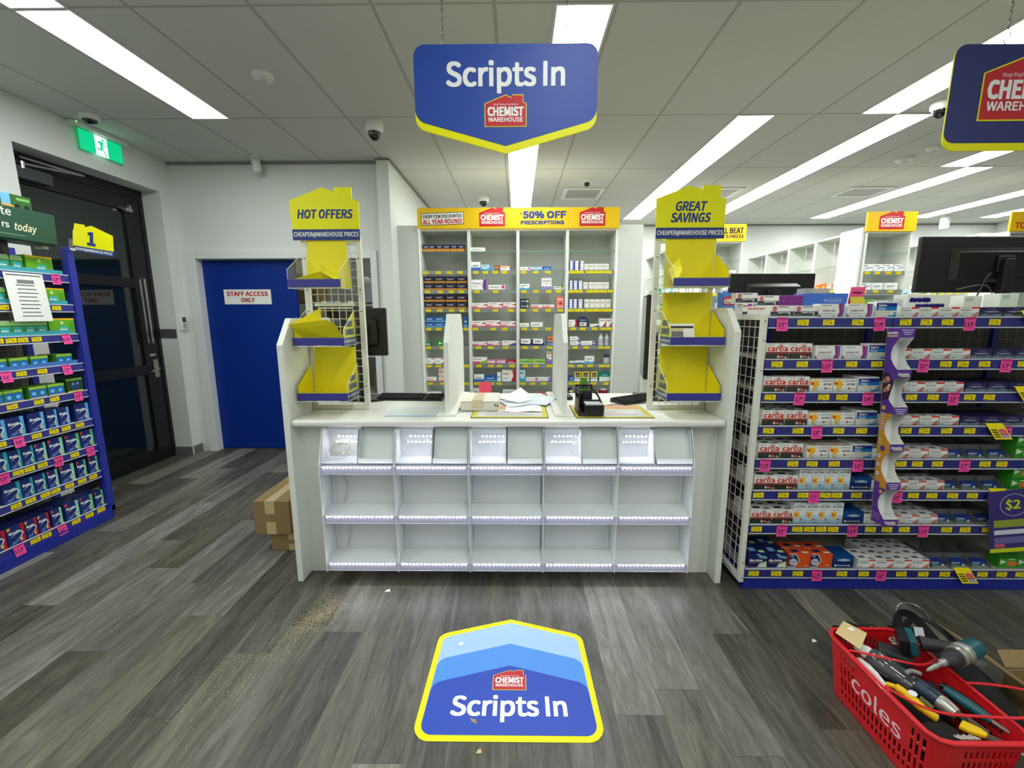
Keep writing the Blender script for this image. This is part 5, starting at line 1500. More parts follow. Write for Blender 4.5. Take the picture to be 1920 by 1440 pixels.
for sgn in (-1, 1):
    m_ = MB()
    for i in range(5):
        z0, z1 = levels[i][1], levels[i + 1][0]
        h = z0 - z1
        prof = [(.060, z0)]
        for y, f in ((-.010, 0), (.004, .12), (.022, .28), (.030, .48), (.028, .66), (.012, .84), (-.010, 1)):
            prof.append((y, z0 - f * h))
        prof.append((.060, z1))
        colr = PURPLE if i < 2 or i == 4 else GOLDC
        m_.prism([(sgn * hx, y, z) for y, z in prof], (.0012 * -sgn, 0, 0), colr if sgn < 0 else WCARD)
    for k, (zt, zb) in enumerate(levels):
        m_.prism([(sgn * hx, -.010, zt), (sgn * hx, .060, zt), (sgn * hx, .060, zb), (sgn * hx, -.010, zb)], (.0012 * -sgn, 0, 0), PURPLE if k in (0, 1, 2, 5) else GOLDC)
    if sgn < 0:
        o = -hx - .0004
        U = (0, -1, 0)
        m_.text('Dymadon', (o, .027, -.028), U, UZ, .012, PAPER, fit=.055, bold=.03)
        m_.add([(o, .055, -.034), (o, -.002, -.034), (o, -.002, -.041), (o, .055, -.041)], [(0, 1, 2, 3)], ink((222, 190, 110)))
        # picture panel, text lines, badges
        m_.add([(o, .058, -.215), (o, .030, -.215), (o, .0, -.26), (o, .02, -.34), (o, .058, -.352)], [(0, 1, 2, 3, 4)], ink((60, 30, 60)))
        for (y, z, r, c) in ((.034, -.245, .014, (206, 150, 120)), (.048, -.255, .010, (196, 140, 112)), (.03, -.29, .012, (214, 166, 120)), (.044, -.30, .010, (190, 120, 100)), (.022, -.275, .008, (226, 196, 150))):
            m_.disc((o - .0004, y, z), r, U, UZ, ink(c), 12)
        m_.disc((o - .0004, .042, -.385), .011, U, UZ, ink((222, 180, 60)), 14)
        for k in range(7):
            m_.add([(o - .0004, .056, -.41 - k * .013), (o - .0004, .030, -.41 - k * .013), (o - .0004, .030, -.414 - k * .013), (o - .0004, .056, -.414 - k * .013)], [(0, 1, 2, 3)], ink((206, 190, 226)))
        for k in range(4):
            m_.add([(o - .0004, .056, -.535 - k * .009), (o - .0004, .034, -.535 - k * .009), (o - .0004, .034, -.538 - k * .009), (o - .0004, .056, -.538 - k * .009)], [(0, 1, 2, 3)], ink((232, 206, 150)))
        m_.disc((o - .0006, .028, -.585), .014, U, UZ, PURPLE, 16)
        for k in range(3):
            m_.disc((o - .0006, .045, -.625 - k * .045), .009, U, UZ, PAPER, 14)
            m_.disc((o - .001, .045, -.625 - k * .045), .004, U, UZ, PURPLE, 10)
        m_.add([(o - .0006, .058, -.755), (o - .0006, .028, -.755), (o - .0006, .028, -.825), (o - .0006, .058, -.825)], [(0, 1, 2, 3)], PURPLE)
        m_.disc((o - .0008, .018, -.80), .009, U, UZ, ink((236, 186, 70)), 12)
        for k in range(3):
            m_.add([(o - .0006, .056, -.915 - k * .012), (o - .0006, .01, -.915 - k * .012), (o - .0006, .01, -.919 - k * .012), (o - .0006, .056, -.919 - k * .012)], [(0, 1, 2, 3)], ink((160, 130, 200)))
    lpart(t, 'side_panel', m_)
for k, (zt, zb) in enumerate(levels):
    m_ = MB().box(-hx, hx, -.012, -.0105, zb, zt, PURPLE)
    if k % 2:
        m_.text('Dymadon', (-.002, -.0125, zb + .013), UX, UZ, .011, PAPER, fit=.05, bold=.03)
        m_.box(-.015, .028, -.0128, -.0122, zb + .006, zb + .011, ink((226, 206, 160)))
    else:
        for q in range(3):
            m_.box(-.028 + q * .006, .028 - q * .006, -.0126, -.0121, zt - .012 - q * .010, zt - .0085 - q * .010, ink((222, 210, 236)))
    lpart(t, 'front_label', m_, 'purple front label')

# purple price sign in front of the cropped green goods
t = thing('price_sign', 'purple dollar price sign tilted before the green cartons', 'sign', (2.56, 2.06, .25))
t.rotation_euler = (0, -.18, -.15)
m_ = MB().box(-.075, .20, -.001, .001, .02, .34, ink((60, 52, 120)))
lpart(t, 'board', m_)
m_ = MB().prism([(-.075, -.0012, 0.0), (.20, -.0012, 0.0), (.20, -.0012, .022), (-.075, -.0012, .022)], (0, .002, 0), ink((206, 214, 30)))
lpart(t, 'lime_edge', m_, 'lime green lower edge')
m_ = MB()
m_.disc((.035, -.0016, .26), .062, UX, UZ, ink((150, 144, 190)), 24)
m_.disc((.035, -.0020, .26), .057, UX, UZ, ink((60, 52, 120)), 24)
m_.text('$2', (.03, -.0024, .24), UX, UZ, .045, ink((206, 214, 30)), bold=.03)
m_.box(-.055, .15, -.0016, -.0012, .14, .18, ink((150, 156, 60)))
m_.box(-.055, .12, -.0016, -.0012, .10, .125, ink((214, 214, 226)))
m_.box(-.055, .16, -.0016, -.0012, .05, .085, ink((110, 104, 160)))
m_.box(-.055, -.01, -.0018, -.0014, .028, .048, ink((196, 90, 110)))
lpart(t, 'print', m_)

# ------------------------------------------------------------------ things on the deck of the painkiller shelves
DZ = 1.4635
t = thing('storage_tray', 'purple perforated plastic tray on top of the shelf bay', 'tray', (1.45, 2.48, DZ))
PUR = mat('purple_plastic', (128, 40, 140), .4, var=.04)
m_ = MB().box(1.345, 1.60, 2.42, 2.424, DZ, 1.583, PUR).box(1.345, 1.60, 2.53, 2.534, DZ, 1.583, PUR).box(1.345, 1.349, 2.424, 2.53, DZ, 1.583, PUR).box(1.596, 1.60, 2.424, 2.53, DZ, 1.583, PUR).box(1.349, 1.596, 2.424, 2.53, DZ, DZ + .004, PUR)
m_.build('tray_body', t, bevel=.002)
m_ = MB()
for r in range(4):
    for c in range(12):
        m_.disc((1.36 + c * .0205, 2.4195, DZ + .03 + r * .024), .0045, UX, UZ, ink((84, 20, 96)), 8)
m_.build('hole', t)
t = thing('leaflet_box', 'bright blue display box with pale lettering on top of the shelves', 'box', (1.74, 2.47, DZ))
WB = ink((70, 112, 214))
MB().prism([(1.615, 2.44, DZ), (1.85, 2.44, DZ), (1.858, 2.432, 1.592), (1.607, 2.432, 1.592)], (0, .004, 0), WB).build('front_panel', t)
MB().box(1.62, 1.85, 2.444, 2.53, DZ, DZ + .01, WB).box(1.62, 1.85, 2.526, 2.53, DZ, 1.60, WB).box(1.615, 1.62, 2.444, 2.53, DZ, 1.59, WB).box(1.85, 1.855, 2.444, 2.53, DZ, 1.59, WB).build('box_body', t)
MB().text('WAGNER', (1.772, 2.431, 1.545), UX, UZ, .019, ink((190, 206, 240)), fit=.10, bold=.0).build('lettering', t)
single(MB().box(1.625, 1.765, 2.45, 2.52, 1.475, 1.622, clear('glossy_wrap', (230, 236, 240), .15, .1, alpha=.5, acol=(220, 226, 230))), 'wrapped_pack', 'shiny clear-wrapped pack standing in the blue display box', 'pack', (1.69, 2.48, 1.475))
for k, (c, nm, dx) in enumerate((((206, 190, 60), 'yellow', 0), ((120, 180, 60), 'green', .06), ((240, 84, 150), 'pink', .0))):
    m_ = MB()
    if k < 2:
        m_.prism([(1.865 + dx, 2.40, DZ + .001), (1.96 + dx, 2.40, DZ + .001), (1.95 + dx, 2.44, DZ + .11 - .015 * k), (1.875 + dx, 2.44, DZ + .11 - .015 * k)], (0, .002, .0005), ink(c))
    else:
        m_.prism([(1.862, 2.444, DZ + .03), (1.945, 2.444, DZ + .045), (1.965, 2.452, DZ + .165), (1.885, 2.452, DZ + .165)], (0, .002, 0), ink(c))
        m_.box(1.89, 1.94, 2.4425, 2.4440, DZ + .13, DZ + .137, DARK)
    single(m_, 'card', '%s card leaning beside the blue display box on the shelves' % nm, 'card', (1.91 + dx, 2.43, DZ), 'loose cards on the shelves')
t = thing('leaflet_holder', 'clear acrylic leaflet holder on top of the shelves', 'holder', (2.07, 2.47, DZ))
MB().box(1.985, 2.165, 2.43, 2.433, DZ, DZ + .09, ACRY).box(1.985, 2.165, 2.50, 2.503, DZ, DZ + .125, ACRY).box(1.985, 1.988, 2.433, 2.50, DZ, DZ + .10, ACRY).box(2.162, 2.165, 2.433, 2.50, DZ, DZ + .10, ACRY).build('clear_body', t)
MB().bar((1.985, 2.43, DZ + .09), (2.165, 2.43, DZ + .09), .0015, EDGE).bar((1.985, 2.50, DZ + .125), (2.165, 2.50, DZ + .125), .0015, EDGE).build('polished_edge', t)
single(MB().tube(cable_path([(2.00, 2.415, DZ + .012), (2.06, 2.41, DZ + .02), (2.12, 2.41, DZ + .018), (2.15, 2.412, DZ + .035), (2.12, 2.414, DZ + .05), (2.05, 2.414, DZ + .045), (1.99, 2.412, DZ + .03)]), .009, mat('white_roll', (222, 224, 222), .6, var=.02), 8), 'paper_roll', 'curled white paper strip lying before the clear leaflet holder', 'paper', (2.07, 2.412, DZ))
t = thing('scribbled_box', 'white box scribbled over in blue ink on top of the shelves', 'box', (2.30, 2.47, DZ))
MB().box(2.185, 2.425, 2.43, 2.52, DZ, 1.585, WCARD).build('body', t, bevel=.002)
q = random.Random(5)
INKB = ink((36, 40, 140))
m_ = MB()
for z0, xa, xb in ((1.555, 2.20, 2.315), (1.522, 2.235, 2.395)):
    pts = []
    n = 46
    for i in range(n):
        pts.append((xa + (xb - xa) * i / n, 2.4285, z0 + (.012 if i % 2 else -.012) * (0.6 + .4 * q.random())))
    m_.tube(pts, .0036, INKB, 4)
m_.build('scribble', t)
for k, (xa, xb, zt, nm) in enumerate(((2.50, 2.60, 1.578, 'plain white box standing right of the scribbled box'), (2.70, 2.80, 1.59, 'plain white box standing before the large monitor stand'))):
    t = thing('plain_box', nm, 'box', ((xa + xb) / 2, 2.47, DZ), 'plain boxes on the shelves')
    MB().box(xa, xb, 2.43, 2.52, DZ, zt, WCARD).build('body', t, bevel=.002)
    MB().box(xa + .01, xa + .05, 2.4292, 2.4302, zt - .03, zt - .01, ink((190, 196, 196))).build('label_patch', t)
t = thing('green_tray', 'low green cardboard tray on top of the shelves by the picture edge', 'tray', (2.68, 2.39, DZ))
MB().box(2.50, 2.90, 2.35, 2.353, DZ, DZ + .032, ink((60, 140, 50))).box(2.50, 2.90, 2.353, 2.425, DZ, DZ + .004, ink((60, 140, 50))).build('tray_body', t)
t = thing('emblem_card', 'small blue card with red warehouse emblem beside the great savings tower', 'card', (1.215, 2.44, 1.4785))
MB().box(1.135, 1.245, 2.44, 2.443, 1.5135, 1.598, ink((84, 132, 214))).box(1.205, 1.225, 2.443, 2.47, 1.4785, 1.53, ACRY).build('board', t)
lg = MB()
logo(lg, (1.165, 2.4392, 1.53), UX, UZ, .075, None)
lg.build('emblem', t)
# rear service counter carrying the two screens
t = thing('rear_counter', 'white service counter behind the painkiller shelves', 'counter', (2.25, 3.0, 0))
MB().box(1.25, 3.9, 2.70, 3.35, 1.01, 1.05, LAM).build('worktop', t, bevel=.004)
MB().box(1.27, 3.88, 2.75, 3.33, 0, 1.01, WHITE).build('carcass', t)
monitor(1.465, 2.045, 1.43, 1.754, 3.0, 'wide black computer monitor low behind the blue display box', 1.05)
monitor(2.600, 3.64, 1.615, 1.968, 2.86, 'large black computer monitor with cables at the picture edge', 1.05, mark='LG')
single(MB().tube(cable_path([(3.02, 2.815, 1.70), (2.96, 2.74, 1.73), (2.87, 2.68, 1.70), (2.76, 2.60, 1.62), (2.62, 2.50, 1.55), (2.50, 2.46, 1.50)]), .004, BLACK, 6).tube(cable_path([(2.60, 2.58, 1.62), (2.70, 2.52, 1.64), (2.74, 2.50, 1.55), (2.66, 2.46, 1.50), (2.52, 2.44, 1.49)]), .003, BLACK, 6), 'monitor_cable', 'black looping cable hanging below the large monitor', 'cable', (2.7, 2.5, 1.5))

# ------------------------------------------------------------------ the shelf bay along the exit door (faces the aisle, +x)
LZ = [1.74, 1.547, 1.353, 1.152, .964, .758, .567, .374, .116]
LYT = [[], [2.471, 2.758], [2.411, 2.476, 2.537, 2.611], [2.496, 2.61], [2.418, 2.56, 2.651], [2.327, 2.513, 2.613, 2.688, 2.777], [2.383, 2.443, 2.515, 2.712], [2.341, 2.417, 2.499, 2.56, 2.645, 2.729, 2.806], [2.401, 2.463, 2.647, 2.737, 2.821]]
LPT = [[2.784], [], [2.782], [2.415, 2.751], [2.797], [2.414], [2.308, 2.608, 2.813], [], [2.308, 2.552]]
XF = -3.0
ya, yb = 1.70, 2.868
t = thing('shelf_gondola', 'blue-edged shelf bay beside the black glass exit door', 'shelving', (-3.2, 2.3, 0))
MB().box(-3.42, -2.985, 2.885, 2.915, .06, .10, BLUE).box(-3.035, -2.985, 2.872, 2.915, .06, 1.93, BLUE).box(-3.42, -3.38, 2.872, 2.915, .06, 1.93, BLUE).build('end_post', t, bevel=.003)
MB().box(-3.42, -2.99, ya, 2.90, 0, .078, SKICK).build('kick_plate', t, bevel=.002)
MB().box(-3.415, -3.40, ya, 2.872, .1, 1.93, MESHBACK).build('back_panel', t)  # added sheet; its dark colour stands for shade on the wall behind
wm = MB()
for k in range(24):
    y = ya + (2.87 - ya) * k / 23
    wm.bar((-3.39, y, .1), (-3.39, y, 1.93), .0018, GWIRE, 4)
for k in range(37):
    wm.bar((-3.392, ya, .1 + k * .05), (-3.392, 2.87, .1 + k * .05), .0018, GWIRE, 4)
wm.build('wire_grid', t)
AQUA = ink((64, 160, 176)); MIDB = ink((70, 120, 196))
for i, z in enumerate(LZ):
    so = MB().box(-3.385, XF - .012, ya, yb, z - .004, z + .004, GREYSHELF).build('shelf', t)
    MB().box(XF - .012, XF, ya, yb, z - .040, z + .002, STRIP).build('ticket_strip', so, label='blue ticket strip')
    MB().box(XF - .004, XF + .002, ya, yb, z + .002, z + .007, EDGE).box(XF - .004, XF + .002, ya, yb, z - .045, z - .040, EDGE).build('clear_channel', so)
    if i < 4:
        MB().box(XF - .006, XF - .003, ya, yb - .03, z + .007, z + .032, AQUA if i < 3 else MIDB).build('header_strip', so, label='aqua brand strip' if i < 3 else 'mid blue strip')
    for j, y in enumerate(LYT[i]):
        part(TICK[(i * 2 + j) % 6], 'price_ticket', so, (XF + .002, y, z - .019), (0, rnd.uniform(-.05, .05), math.pi / 2))
    for j, y in enumerate(LPT[i]):
        part(PINK[(i + j) % 6], 'pink_ticket', so, (XF + .003, y, z + .006), (rnd.uniform(-.2, 0), rnd.uniform(-.1, .1), math.pi / 2), label='bright pink price ticket')
LI = [[('g2', 2.44), ('g2', 2.52), ('g2', 2.59), ('g1', 2.715)],
      [('g2', 2.47), ('g2', 2.55), ('g2', 2.62), ('g1', 2.755)],
      [('g2', 2.40), ('g2', 2.466), ('g2', 2.531), ('g2', 2.597), ('g2', 2.663), ('g1', 2.785)],
      [('g3', 2.395), ('g3', 2.505), ('g3', 2.616), ('g3', 2.764)],
      [('g3', 2.345), ('g3', 2.445), ('g3', 2.576), ('g3', 2.682), ('g4', 2.800)],
      [('nbw', 2.33), ('nbw', 2.425), ('nbw', 2.537), ('nbn', 2.626), ('nbn', 2.70), ('nbw', 2.817)],
      [('ntw', 2.310), ('ntn', 2.391), ('ntn', 2.459), ('nmn', 2.528), ('nmw', 2.617), ('ngw', 2.722), ('ngw', 2.820)],
      [('ntw', 2.343), ('ntn', 2.425), ('ntn', 2.494), ('nmn', 2.567), ('nmw', 2.656), ('ngn', 2.75), ('ngn', 2.832)],
      [('nrw', 2.225), ('nrw', 2.322), ('nrn', 2.403), ('nrn', 2.472), ('nmn', 2.55), ('nmw', 2.645), ('ngw', 2.742), ('ngn', 2.832)]]
lw = ['top', 'second', 'third', 'fourth', 'fifth', 'sixth', 'seventh', 'eighth', 'bottom']
for s, row in enumerate(LI):
    z = LZ[s] + .0045
    n_ = len(row)
    for j, (k, y) in enumerate(row):
        key = k if k in DESC else k[:-1]
        width = ''
        d = SPEC[k][1]
        # counted from the blue post at the far end
        place(goods_mesh(k), 'gum_carton', '%s, %s from the blue post on the %s shelf' % (DESC[key], ORD[n_ - 1 - j], lw[s]), 'carton', (XF - .010, y, z), math.pi / 2 + rnd.uniform(-.03, .03), 'cartons on the shelves by the exit door')
        if s in (3, 4) and k == 'g3' or s >= 5:
            for q in range(2 if s == 8 else 1):
                kk = k
                place(goods_mesh(kk), 'gum_carton', '%s, row %s behind the %s from the post, %s shelf' % (DESC[key], ('two', 'three')[q], ORD[n_ - 1 - j], lw[s]), 'carton', (XF - .012 - (d + .004) * (q + 1), y + rnd.uniform(-.004, .004), z), math.pi / 2 + rnd.uniform(-.03, .03), 'cartons on the shelves by the exit door')
# white taped notice hanging on that bay
t = thing('price_list', 'white printed price list hanging on the shelves by the exit door', 'paper', (-2.985, 2.60, 1.446))
MB().prism([(-2.978, 2.497, 1.446), (-2.978, 2.707, 1.446), (-2.990, 2.699, 1.735), (-2.990, 2.491, 1.735)], (.0008, 0, 0), PAPER).build('sheet', t)
m_ = MB()
for k, (a, b, h, c) in enumerate([(.01, .195, .007, (110, 110, 116)), (.06, .15, .022, (130, 130, 136))] + [(.05 + (k % 2) * .005, .15 + (k % 3) * .006, .005, (90, 90, 96)) for k in range(9)]):
    zz = 1.725 if k == 0 else (1.695 if k == 1 else 1.665 - (k - 2) * .023)
    xx = lambda z: -2.9768 - .012 * (z - 1.446) / .289 + .0004
    m_.add([(xx(zz - h), 2.493 + a, zz - h), (xx(zz - h), 2.493 + b, zz - h), (xx(zz), 2.493 + b, zz), (xx(zz), 2.493 + a, zz)], [(0, 1, 2, 3)], ink(c))
m_.build('print', t)
# number board at the end post
t = thing('aisle_sign', 'yellow house-shaped board numbered one on the blue end post', 'sign', (-2.97, 2.897, 1.91))
t.rotation_euler = (0, .16, 0)
w = .27
m_ = MB().prism([(x * w - .0, 0, y * w) for x, y in ((0, .13), (1.0, .13), (.975, .50), (.45, .66), (.29, .60), (.27, .66), (.04, .66), (.02, .50), (0, .48))], (0, .004, 0), YEL)
lpart(t, 'board', m_)
lpart(t, 'band', MB().box(0.02, w + .005, -.001, .004, 0, .13 * w, NAVY), 'navy band')
lpart(t, 'numeral', MB().text('1', (.46 * w, -.0008, .20 * w), UX, UZ, .29 * w, NAVY, bold=.06))
m_ = MB().text('CHEAPER@WAREHOUSE PRICES', (.52 * w, -.0018, .035 * w), UX, UZ, .06 * w, PAPER, fit=.92 * w, bold=.02)
lpart(t, 'lettering', m_)
lpart(t, 'clip', MB().box(-.03, .0, -.002, .006, -.0, .075, ACRY).box(-.04, .01, -.004, .01, .0, .015, PLW))
# dark green brand header over that bay
t = thing('header_sign', 'dark green header board over the shelves by the exit door', 'sign', (-2.95, 2.4, 1.92))
GRN = mat('dark_green_board', (24, 70, 50), .5, var=.04)
MB().prism([(-2.95, 2.05, 1.925), (-2.95, 2.775, 1.925), (-2.95, 2.785, 2.108), (-2.95, 2.05, 2.108)], (.012, 0, 0), GRN).box(-3.10, -2.95, 2.05, 2.78, 1.918, 1.928, GRN).build('board', t, bevel=.002)
CRM = ink((226, 232, 222))
m_ = MB()
xx = -2.9372
m_.text('te', (xx, 2.545, 2.055), UY, UZ, .043, CRM, align='r', bold=.015)
m_.text('rs', (xx, 2.525, 1.985), UY, UZ, .034, CRM, align='r', bold=.02)
m_.text('today', (xx, 2.61, 1.978), UY, UZ, .042, ink((236, 232, 190)), fit=.115, bold=.012, shear=.3)
m_.add([(xx, 2.10, 1.948), (xx, 2.60, 1.948), (xx, 2.60, 1.951), (xx, 2.10, 1.951)], [(0, 1, 2, 3)], ink((120, 180, 140)))
m_.build('lettering', t)
MB().box(-3.20, -3.05, 2.13, 2.15, 1.7445, 1.9175, BLACK).build('bracket', t)
MB().box(-3.06, -3.03, 2.55, 2.58, 1.7445, 1.9175, BLACK).build('bracket', t)
MB().box(-3.06, -3.0, 2.745, 2.775, 1.90, 1.9175, PLW).build('bracket', t)
GK = (.155, .06, .075, (48, 96, 44), [('r', 0, 0, .4, .16, (236, 160, 50)), ('r', 0, .16, .3, 1, (110, 176, 214)), ('c', .5, .12, .2, (20, 24, 22)), ('c', .82, .12, .2, (20, 24, 22)), ('r', .5, .6, .95, .8, (120, 176, 90))])
place(goods_mesh('gk', GK), 'gum_carton', 'green display carton standing on the dark green header board', 'carton', (-2.955, 2.60, 2.1085), math.pi / 2)

# ------------------------------------------------------------------ prescription shelving at the back
V_ = (244, 244, 240)
GEN = {
 'pn': ('dark navy carton with orange base', (40, 38, 74), [('r', 0, 0, 1, .42, (222, 150, 50)), ('t', 'Panadol', .5, .60, .2, (200, 200, 220), .6), ('p', [(.2, .9), (.5, .5), (.8, .9), (.8, .84), (.5, .45), (.2, .84)], (90, 86, 130))]),
 'pw': ('blackish carton with orange base strip', (34, 33, 50), [('r', 0, 0, 1, .24, (214, 140, 40)), ('t', 'Panadol', .45, .48, .2, (196, 196, 214), .55), ('p', [(.1, .84), (.5, .4), (.9, .84), (.9, .78), (.5, .34), (.1, .78)], (96, 92, 130))]),
 'bl': ('bright blue carton', (34, 98, 176), [('r', 0, 0, 1, .22, (110, 170, 220)), ('r', .2, .45, .8, .6, (200, 216, 236)), ('r', .1, .75, .5, .85, (24, 60, 130))]),
 'gr': ('small green packet', (56, 140, 60), [('r', .1, .2, .9, .6, (200, 226, 200))]),
 'ga': ('green carton with white arrow', (46, 136, 52), [('p', [(.4, .15), (.4, .7), (.9, .42)], (230, 240, 230))]),
 'rw': ('white carton with small red triangle', V_, [('p', [(.7, 0), (1, 0), (1, .55)], (226, 80, 60)), ('r', .6, .85, 1, 1, (220, 70, 56)), ('r', .08, .4, .5, .5, (130, 130, 136))]),
 'ow': ('white carton with orange-red oval', V_, [('r', 0, 0, 1, .16, (220, 90, 60)), ('p', [(.08, .35), (.2, .62), (.6, .62), (.72, .35)], (214, 70, 60)), ('r', .25, .42, .6, .52, V_)]),
 'wh': ('low white carton', V_, []),
 'wt': ('plain white carton', V_, [('r', .12, .45, .75, .58, (120, 126, 134)), ('r', .12, .25, .5, .3, (170, 174, 180))]),
 'wb': ('white carton with blue base', V_, [('r', 0, 0, 1, .36, (66, 110, 200)), ('r', .15, .5, .8, .6, (60, 70, 110))]),
 'lb': ('pale blue and white carton', (196, 222, 238), [('p', [(0, 0), (0, .4), (.5, .2), (1, .45), (1, 0)], (84, 160, 216)), ('r', .1, .7, .7, .8, (60, 110, 160))]),
 'br': ('brown and blue carton', (158, 100, 52), [('p', [(0, 0), (0, 1), (.3, 1), (.45, 0)], (110, 160, 200)), ('r', .5, .5, .9, .6, (230, 210, 180))]),
 'wo': ('white carton with orange print', V_, [('r', 0, .8, 1, 1, (232, 150, 70)), ('r', .1, .5, .7, .62, (200, 90, 60)), ('r', .1, .2, .5, .26, (150, 150, 150))]),
 'wp': ('white carton with purple end', V_, [('p', [(.78, 0), (.72, .4), (.8, 1), (1, 1), (1, 0)], (110, 60, 150)), ('t', 'Flurexon', .36, .55, .16, (150, 110, 170), .6), ('r', .06, .3, .4, .36, (214, 160, 190))]),
 'wk': ('white carton with pink block', V_, [('r', .80, .25, .96, .9, (222, 50, 130)), ('r', .08, .45, .7, .58, (110, 110, 120)), ('r', 0, 0, 1, .12, (236, 190, 210))]),
 'pk': ('white and rose pink carton', V_, [('r', 0, 0, 1, .42, (232, 110, 140)), ('p', [(.3, .2), (.5, .45), (.95, .45), (.95, .2)], V_), ('r', .08, .7, .6, .8, (214, 80, 110)), ('p', [(.65, .5), (1, .85), (1, .5)], (196, 60, 90))]),
 'wbr': ('white carton with red and blue swoosh', V_, [('p', [(.5, 0), (.75, .35), (1, .5), (1, 0)], (60, 90, 180)), ('p', [(.4, 0), (.7, .4), (1, .6), (1, .5), (.72, .33), (.5, 0)], (210, 60, 70)), ('r', .06, .65, .5, .75, (150, 90, 150))]),
 'wpg': ('white carton with pink and green sweep', V_, [('p', [(0, 0), (0, .4), (.55, .35), (.45, 0)], (226, 80, 140)), ('p', [(.45, 0), (.55, .35), (1, .6), (1, 0)], (150, 190, 70)), ('r', .06, .66, .6, .76, (200, 70, 90))]),
 'mg': ('pink carton with white panel', (224, 120, 170), [('r', .08, .3, .92, .7, V_), ('r', .15, .46, .6, .56, (190, 60, 120))]),
 'rd': ('dark red carton', (186, 34, 44), [('r', .1, .4, .7, .56, (236, 200, 200)), ('r', 0, 0, 1, .18, (230, 225, 222))]),
 'wr': ('large white carton with red side', V_, [('p', [(.66, 0), (.82, .5), (.74, 1), (1, 1), (1, 0)], (196, 40, 44)), ('r', .08, .62, .5, .7, (190, 60, 60)), ('r', .08, .3, .4, .34, (150, 150, 150)), ('r', .08, .2, .45, .24, (150, 150, 150))]),
 'wbw': ('white carton with blue wave', V_, [('p', [(0, 0), (0, .25), (.3, .4), (.6, .2), (1, .36), (1, 0)], (90, 170, 220)), ('r', .1, .6, .75, .72, (70, 130, 180))]),
 'wz': ('tall white carton with purple zigzag', V_, [('p', [(0, 0), (0, .22), (.17, .32), (.33, .22), (.5, .32), (.67, .22), (.83, .32), (1, .22), (1, 0)], (150, 140, 200)), ('r', .1, .7, .9, .76, (90, 90, 110)), ('r', .1, .5, .9, .54, (150, 150, 160))]),
 'gw': ('white and lime carton', V_, [('c', .8, .5, .36, (150, 180, 50)), ('r', 0, .8, 1, 1, (60, 130, 70)), ('r', .08, .4, .55, .55, (60, 66, 70))]),
 'nv': ('navy carton with lime disc', (34, 40, 84), [('c', .8, .5, .3, (196, 210, 90)), ('r', .1, .4, .6, .58, (206, 210, 226))]),
 'sk': ('salmon and white carton', V_, [('r', 0, 0, 1, .5, (236, 110, 104)), ('r', .1, .64, .6, .76, (190, 60, 66)), ('p', [(.5, .1), (.7, .4), (.95, .4), (.95, .1)], (250, 190, 180))]),
 'sa': ('tall salmon carton', (238, 130, 118), [('r', .1, .72, .9, .8, V_), ('c', .55, .42, .12, (180, 40, 60)), ('r', .1, .1, .9, .16, V_)]),
 'nw': ('white carton with dark purple curve', V_, [('p', [(0, 0), (0, 1), (.1, 1), (.1, .3), (1, .2), (1, 0)], (44, 36, 84)), ('p', [(.85, .2), (.95, .6), (.88, 1), (1, 1), (1, .2)], (60, 50, 100)), ('r', .2, .55, .7, .68, (70, 70, 90))]),
 'ob': ('orange and blue carton', (60, 104, 170), [('p', [(.08, 1), (.08, .55), (.5, .3), (.92, .55), (.92, 1)], (228, 130, 50)), ('r', .2, .62, .8, .74, (120, 60, 30)), ('r', .15, .1, .85, .18, (200, 214, 236))]),
 'gn': ('light green carton with dark sweep', (140, 196, 80), [('p', [(.05, .3), (.4, .62), (.95, .4), (.95, .3), (.4, .48)], (40, 84, 44)), ('r', .1, .75, .6, .86, (226, 240, 200)), ('p', [(0, 0), (0, .2), (1, .12), (1, 0)], (230, 240, 210))]),
 'wpt': ('slim tall white and purple carton', V_, [('p', [(0, 0), (0, .5), (1, .3), (1, 0)], (150, 110, 190)), ('r', .1, .8, .9, .95, (222, 130, 70)), ('r', .2, .6, .8, .66, (110, 100, 130))]),
 'wv': ('white carton with violet end', V_, [('r', .78, 0, 1, 1, (118, 70, 160)), ('r', 0, 0, .78, .16, (196, 170, 220)), ('r', .08, .5, .6, .62, (120, 110, 140)), ('c', .89, .5, .24, (220, 206, 236))]),
 'tb': ('tall white carton with cobalt stripe', V_, [('r', 0, 0, .34, 1, (48, 70, 180)), ('r', .45, .75, .9, .8, (90, 90, 110)), ('r', .45, .5, .9, .54, (150, 150, 160)), ('r', .45, .2, .9, .3, (190, 200, 226))]),
 'tw': ('upright white and beige carton', (236, 234, 226), [('r', .12, .62, .88, .68, (110, 106, 110)), ('r', .12, .5, .7, .54, (160, 150, 140)), ('r', 0, 0, 1, .12, (206, 196, 184))]),
 'wm': ('upright white carton with magenta corner', V_, [('p', [(.5, 0), (1, .6), (1, 0)], (190, 40, 110)), ('r', .1, .68, .8, .78, (190, 70, 110)), ('r', 0, .9, 1, 1, (226, 180, 206))]),
 'yb': ('grey and yellow carton with black panel', (186, 188, 186), [('r', 0, .45, 1, 1, (226, 200, 50)), ('r', .2, .5, .8, .88, (40, 44, 60)), ('r', .28, .62, .72, .7, (200, 200, 200)), ('r', 0, 0, 1, .2, V_)]),
 'te': ('wide teal and white carton', (24, 132, 124), [('r', .08, 0, 1, .5, V_), ('r', .3, .64, .8, .70, (170, 220, 210)), ('r', .2, .3, .5, .34, (150, 160, 160))]),
}
SZ = {1: 2.138, 2: 1.942, 3: 1.743, 4: 1.545, 5: 1.348, 6: 1.147, 7: .946, 8: .750, 9: .604}
BX = [-1.015, -.501, .0125, .5295, 1.045]
BAYW = ['first', 'second', 'third', 'fourth']
BACKBOARD = mat('shelf_back_board', (206, 207, 202), .55, var=.02)  # back boards slightly greyer than the white sides
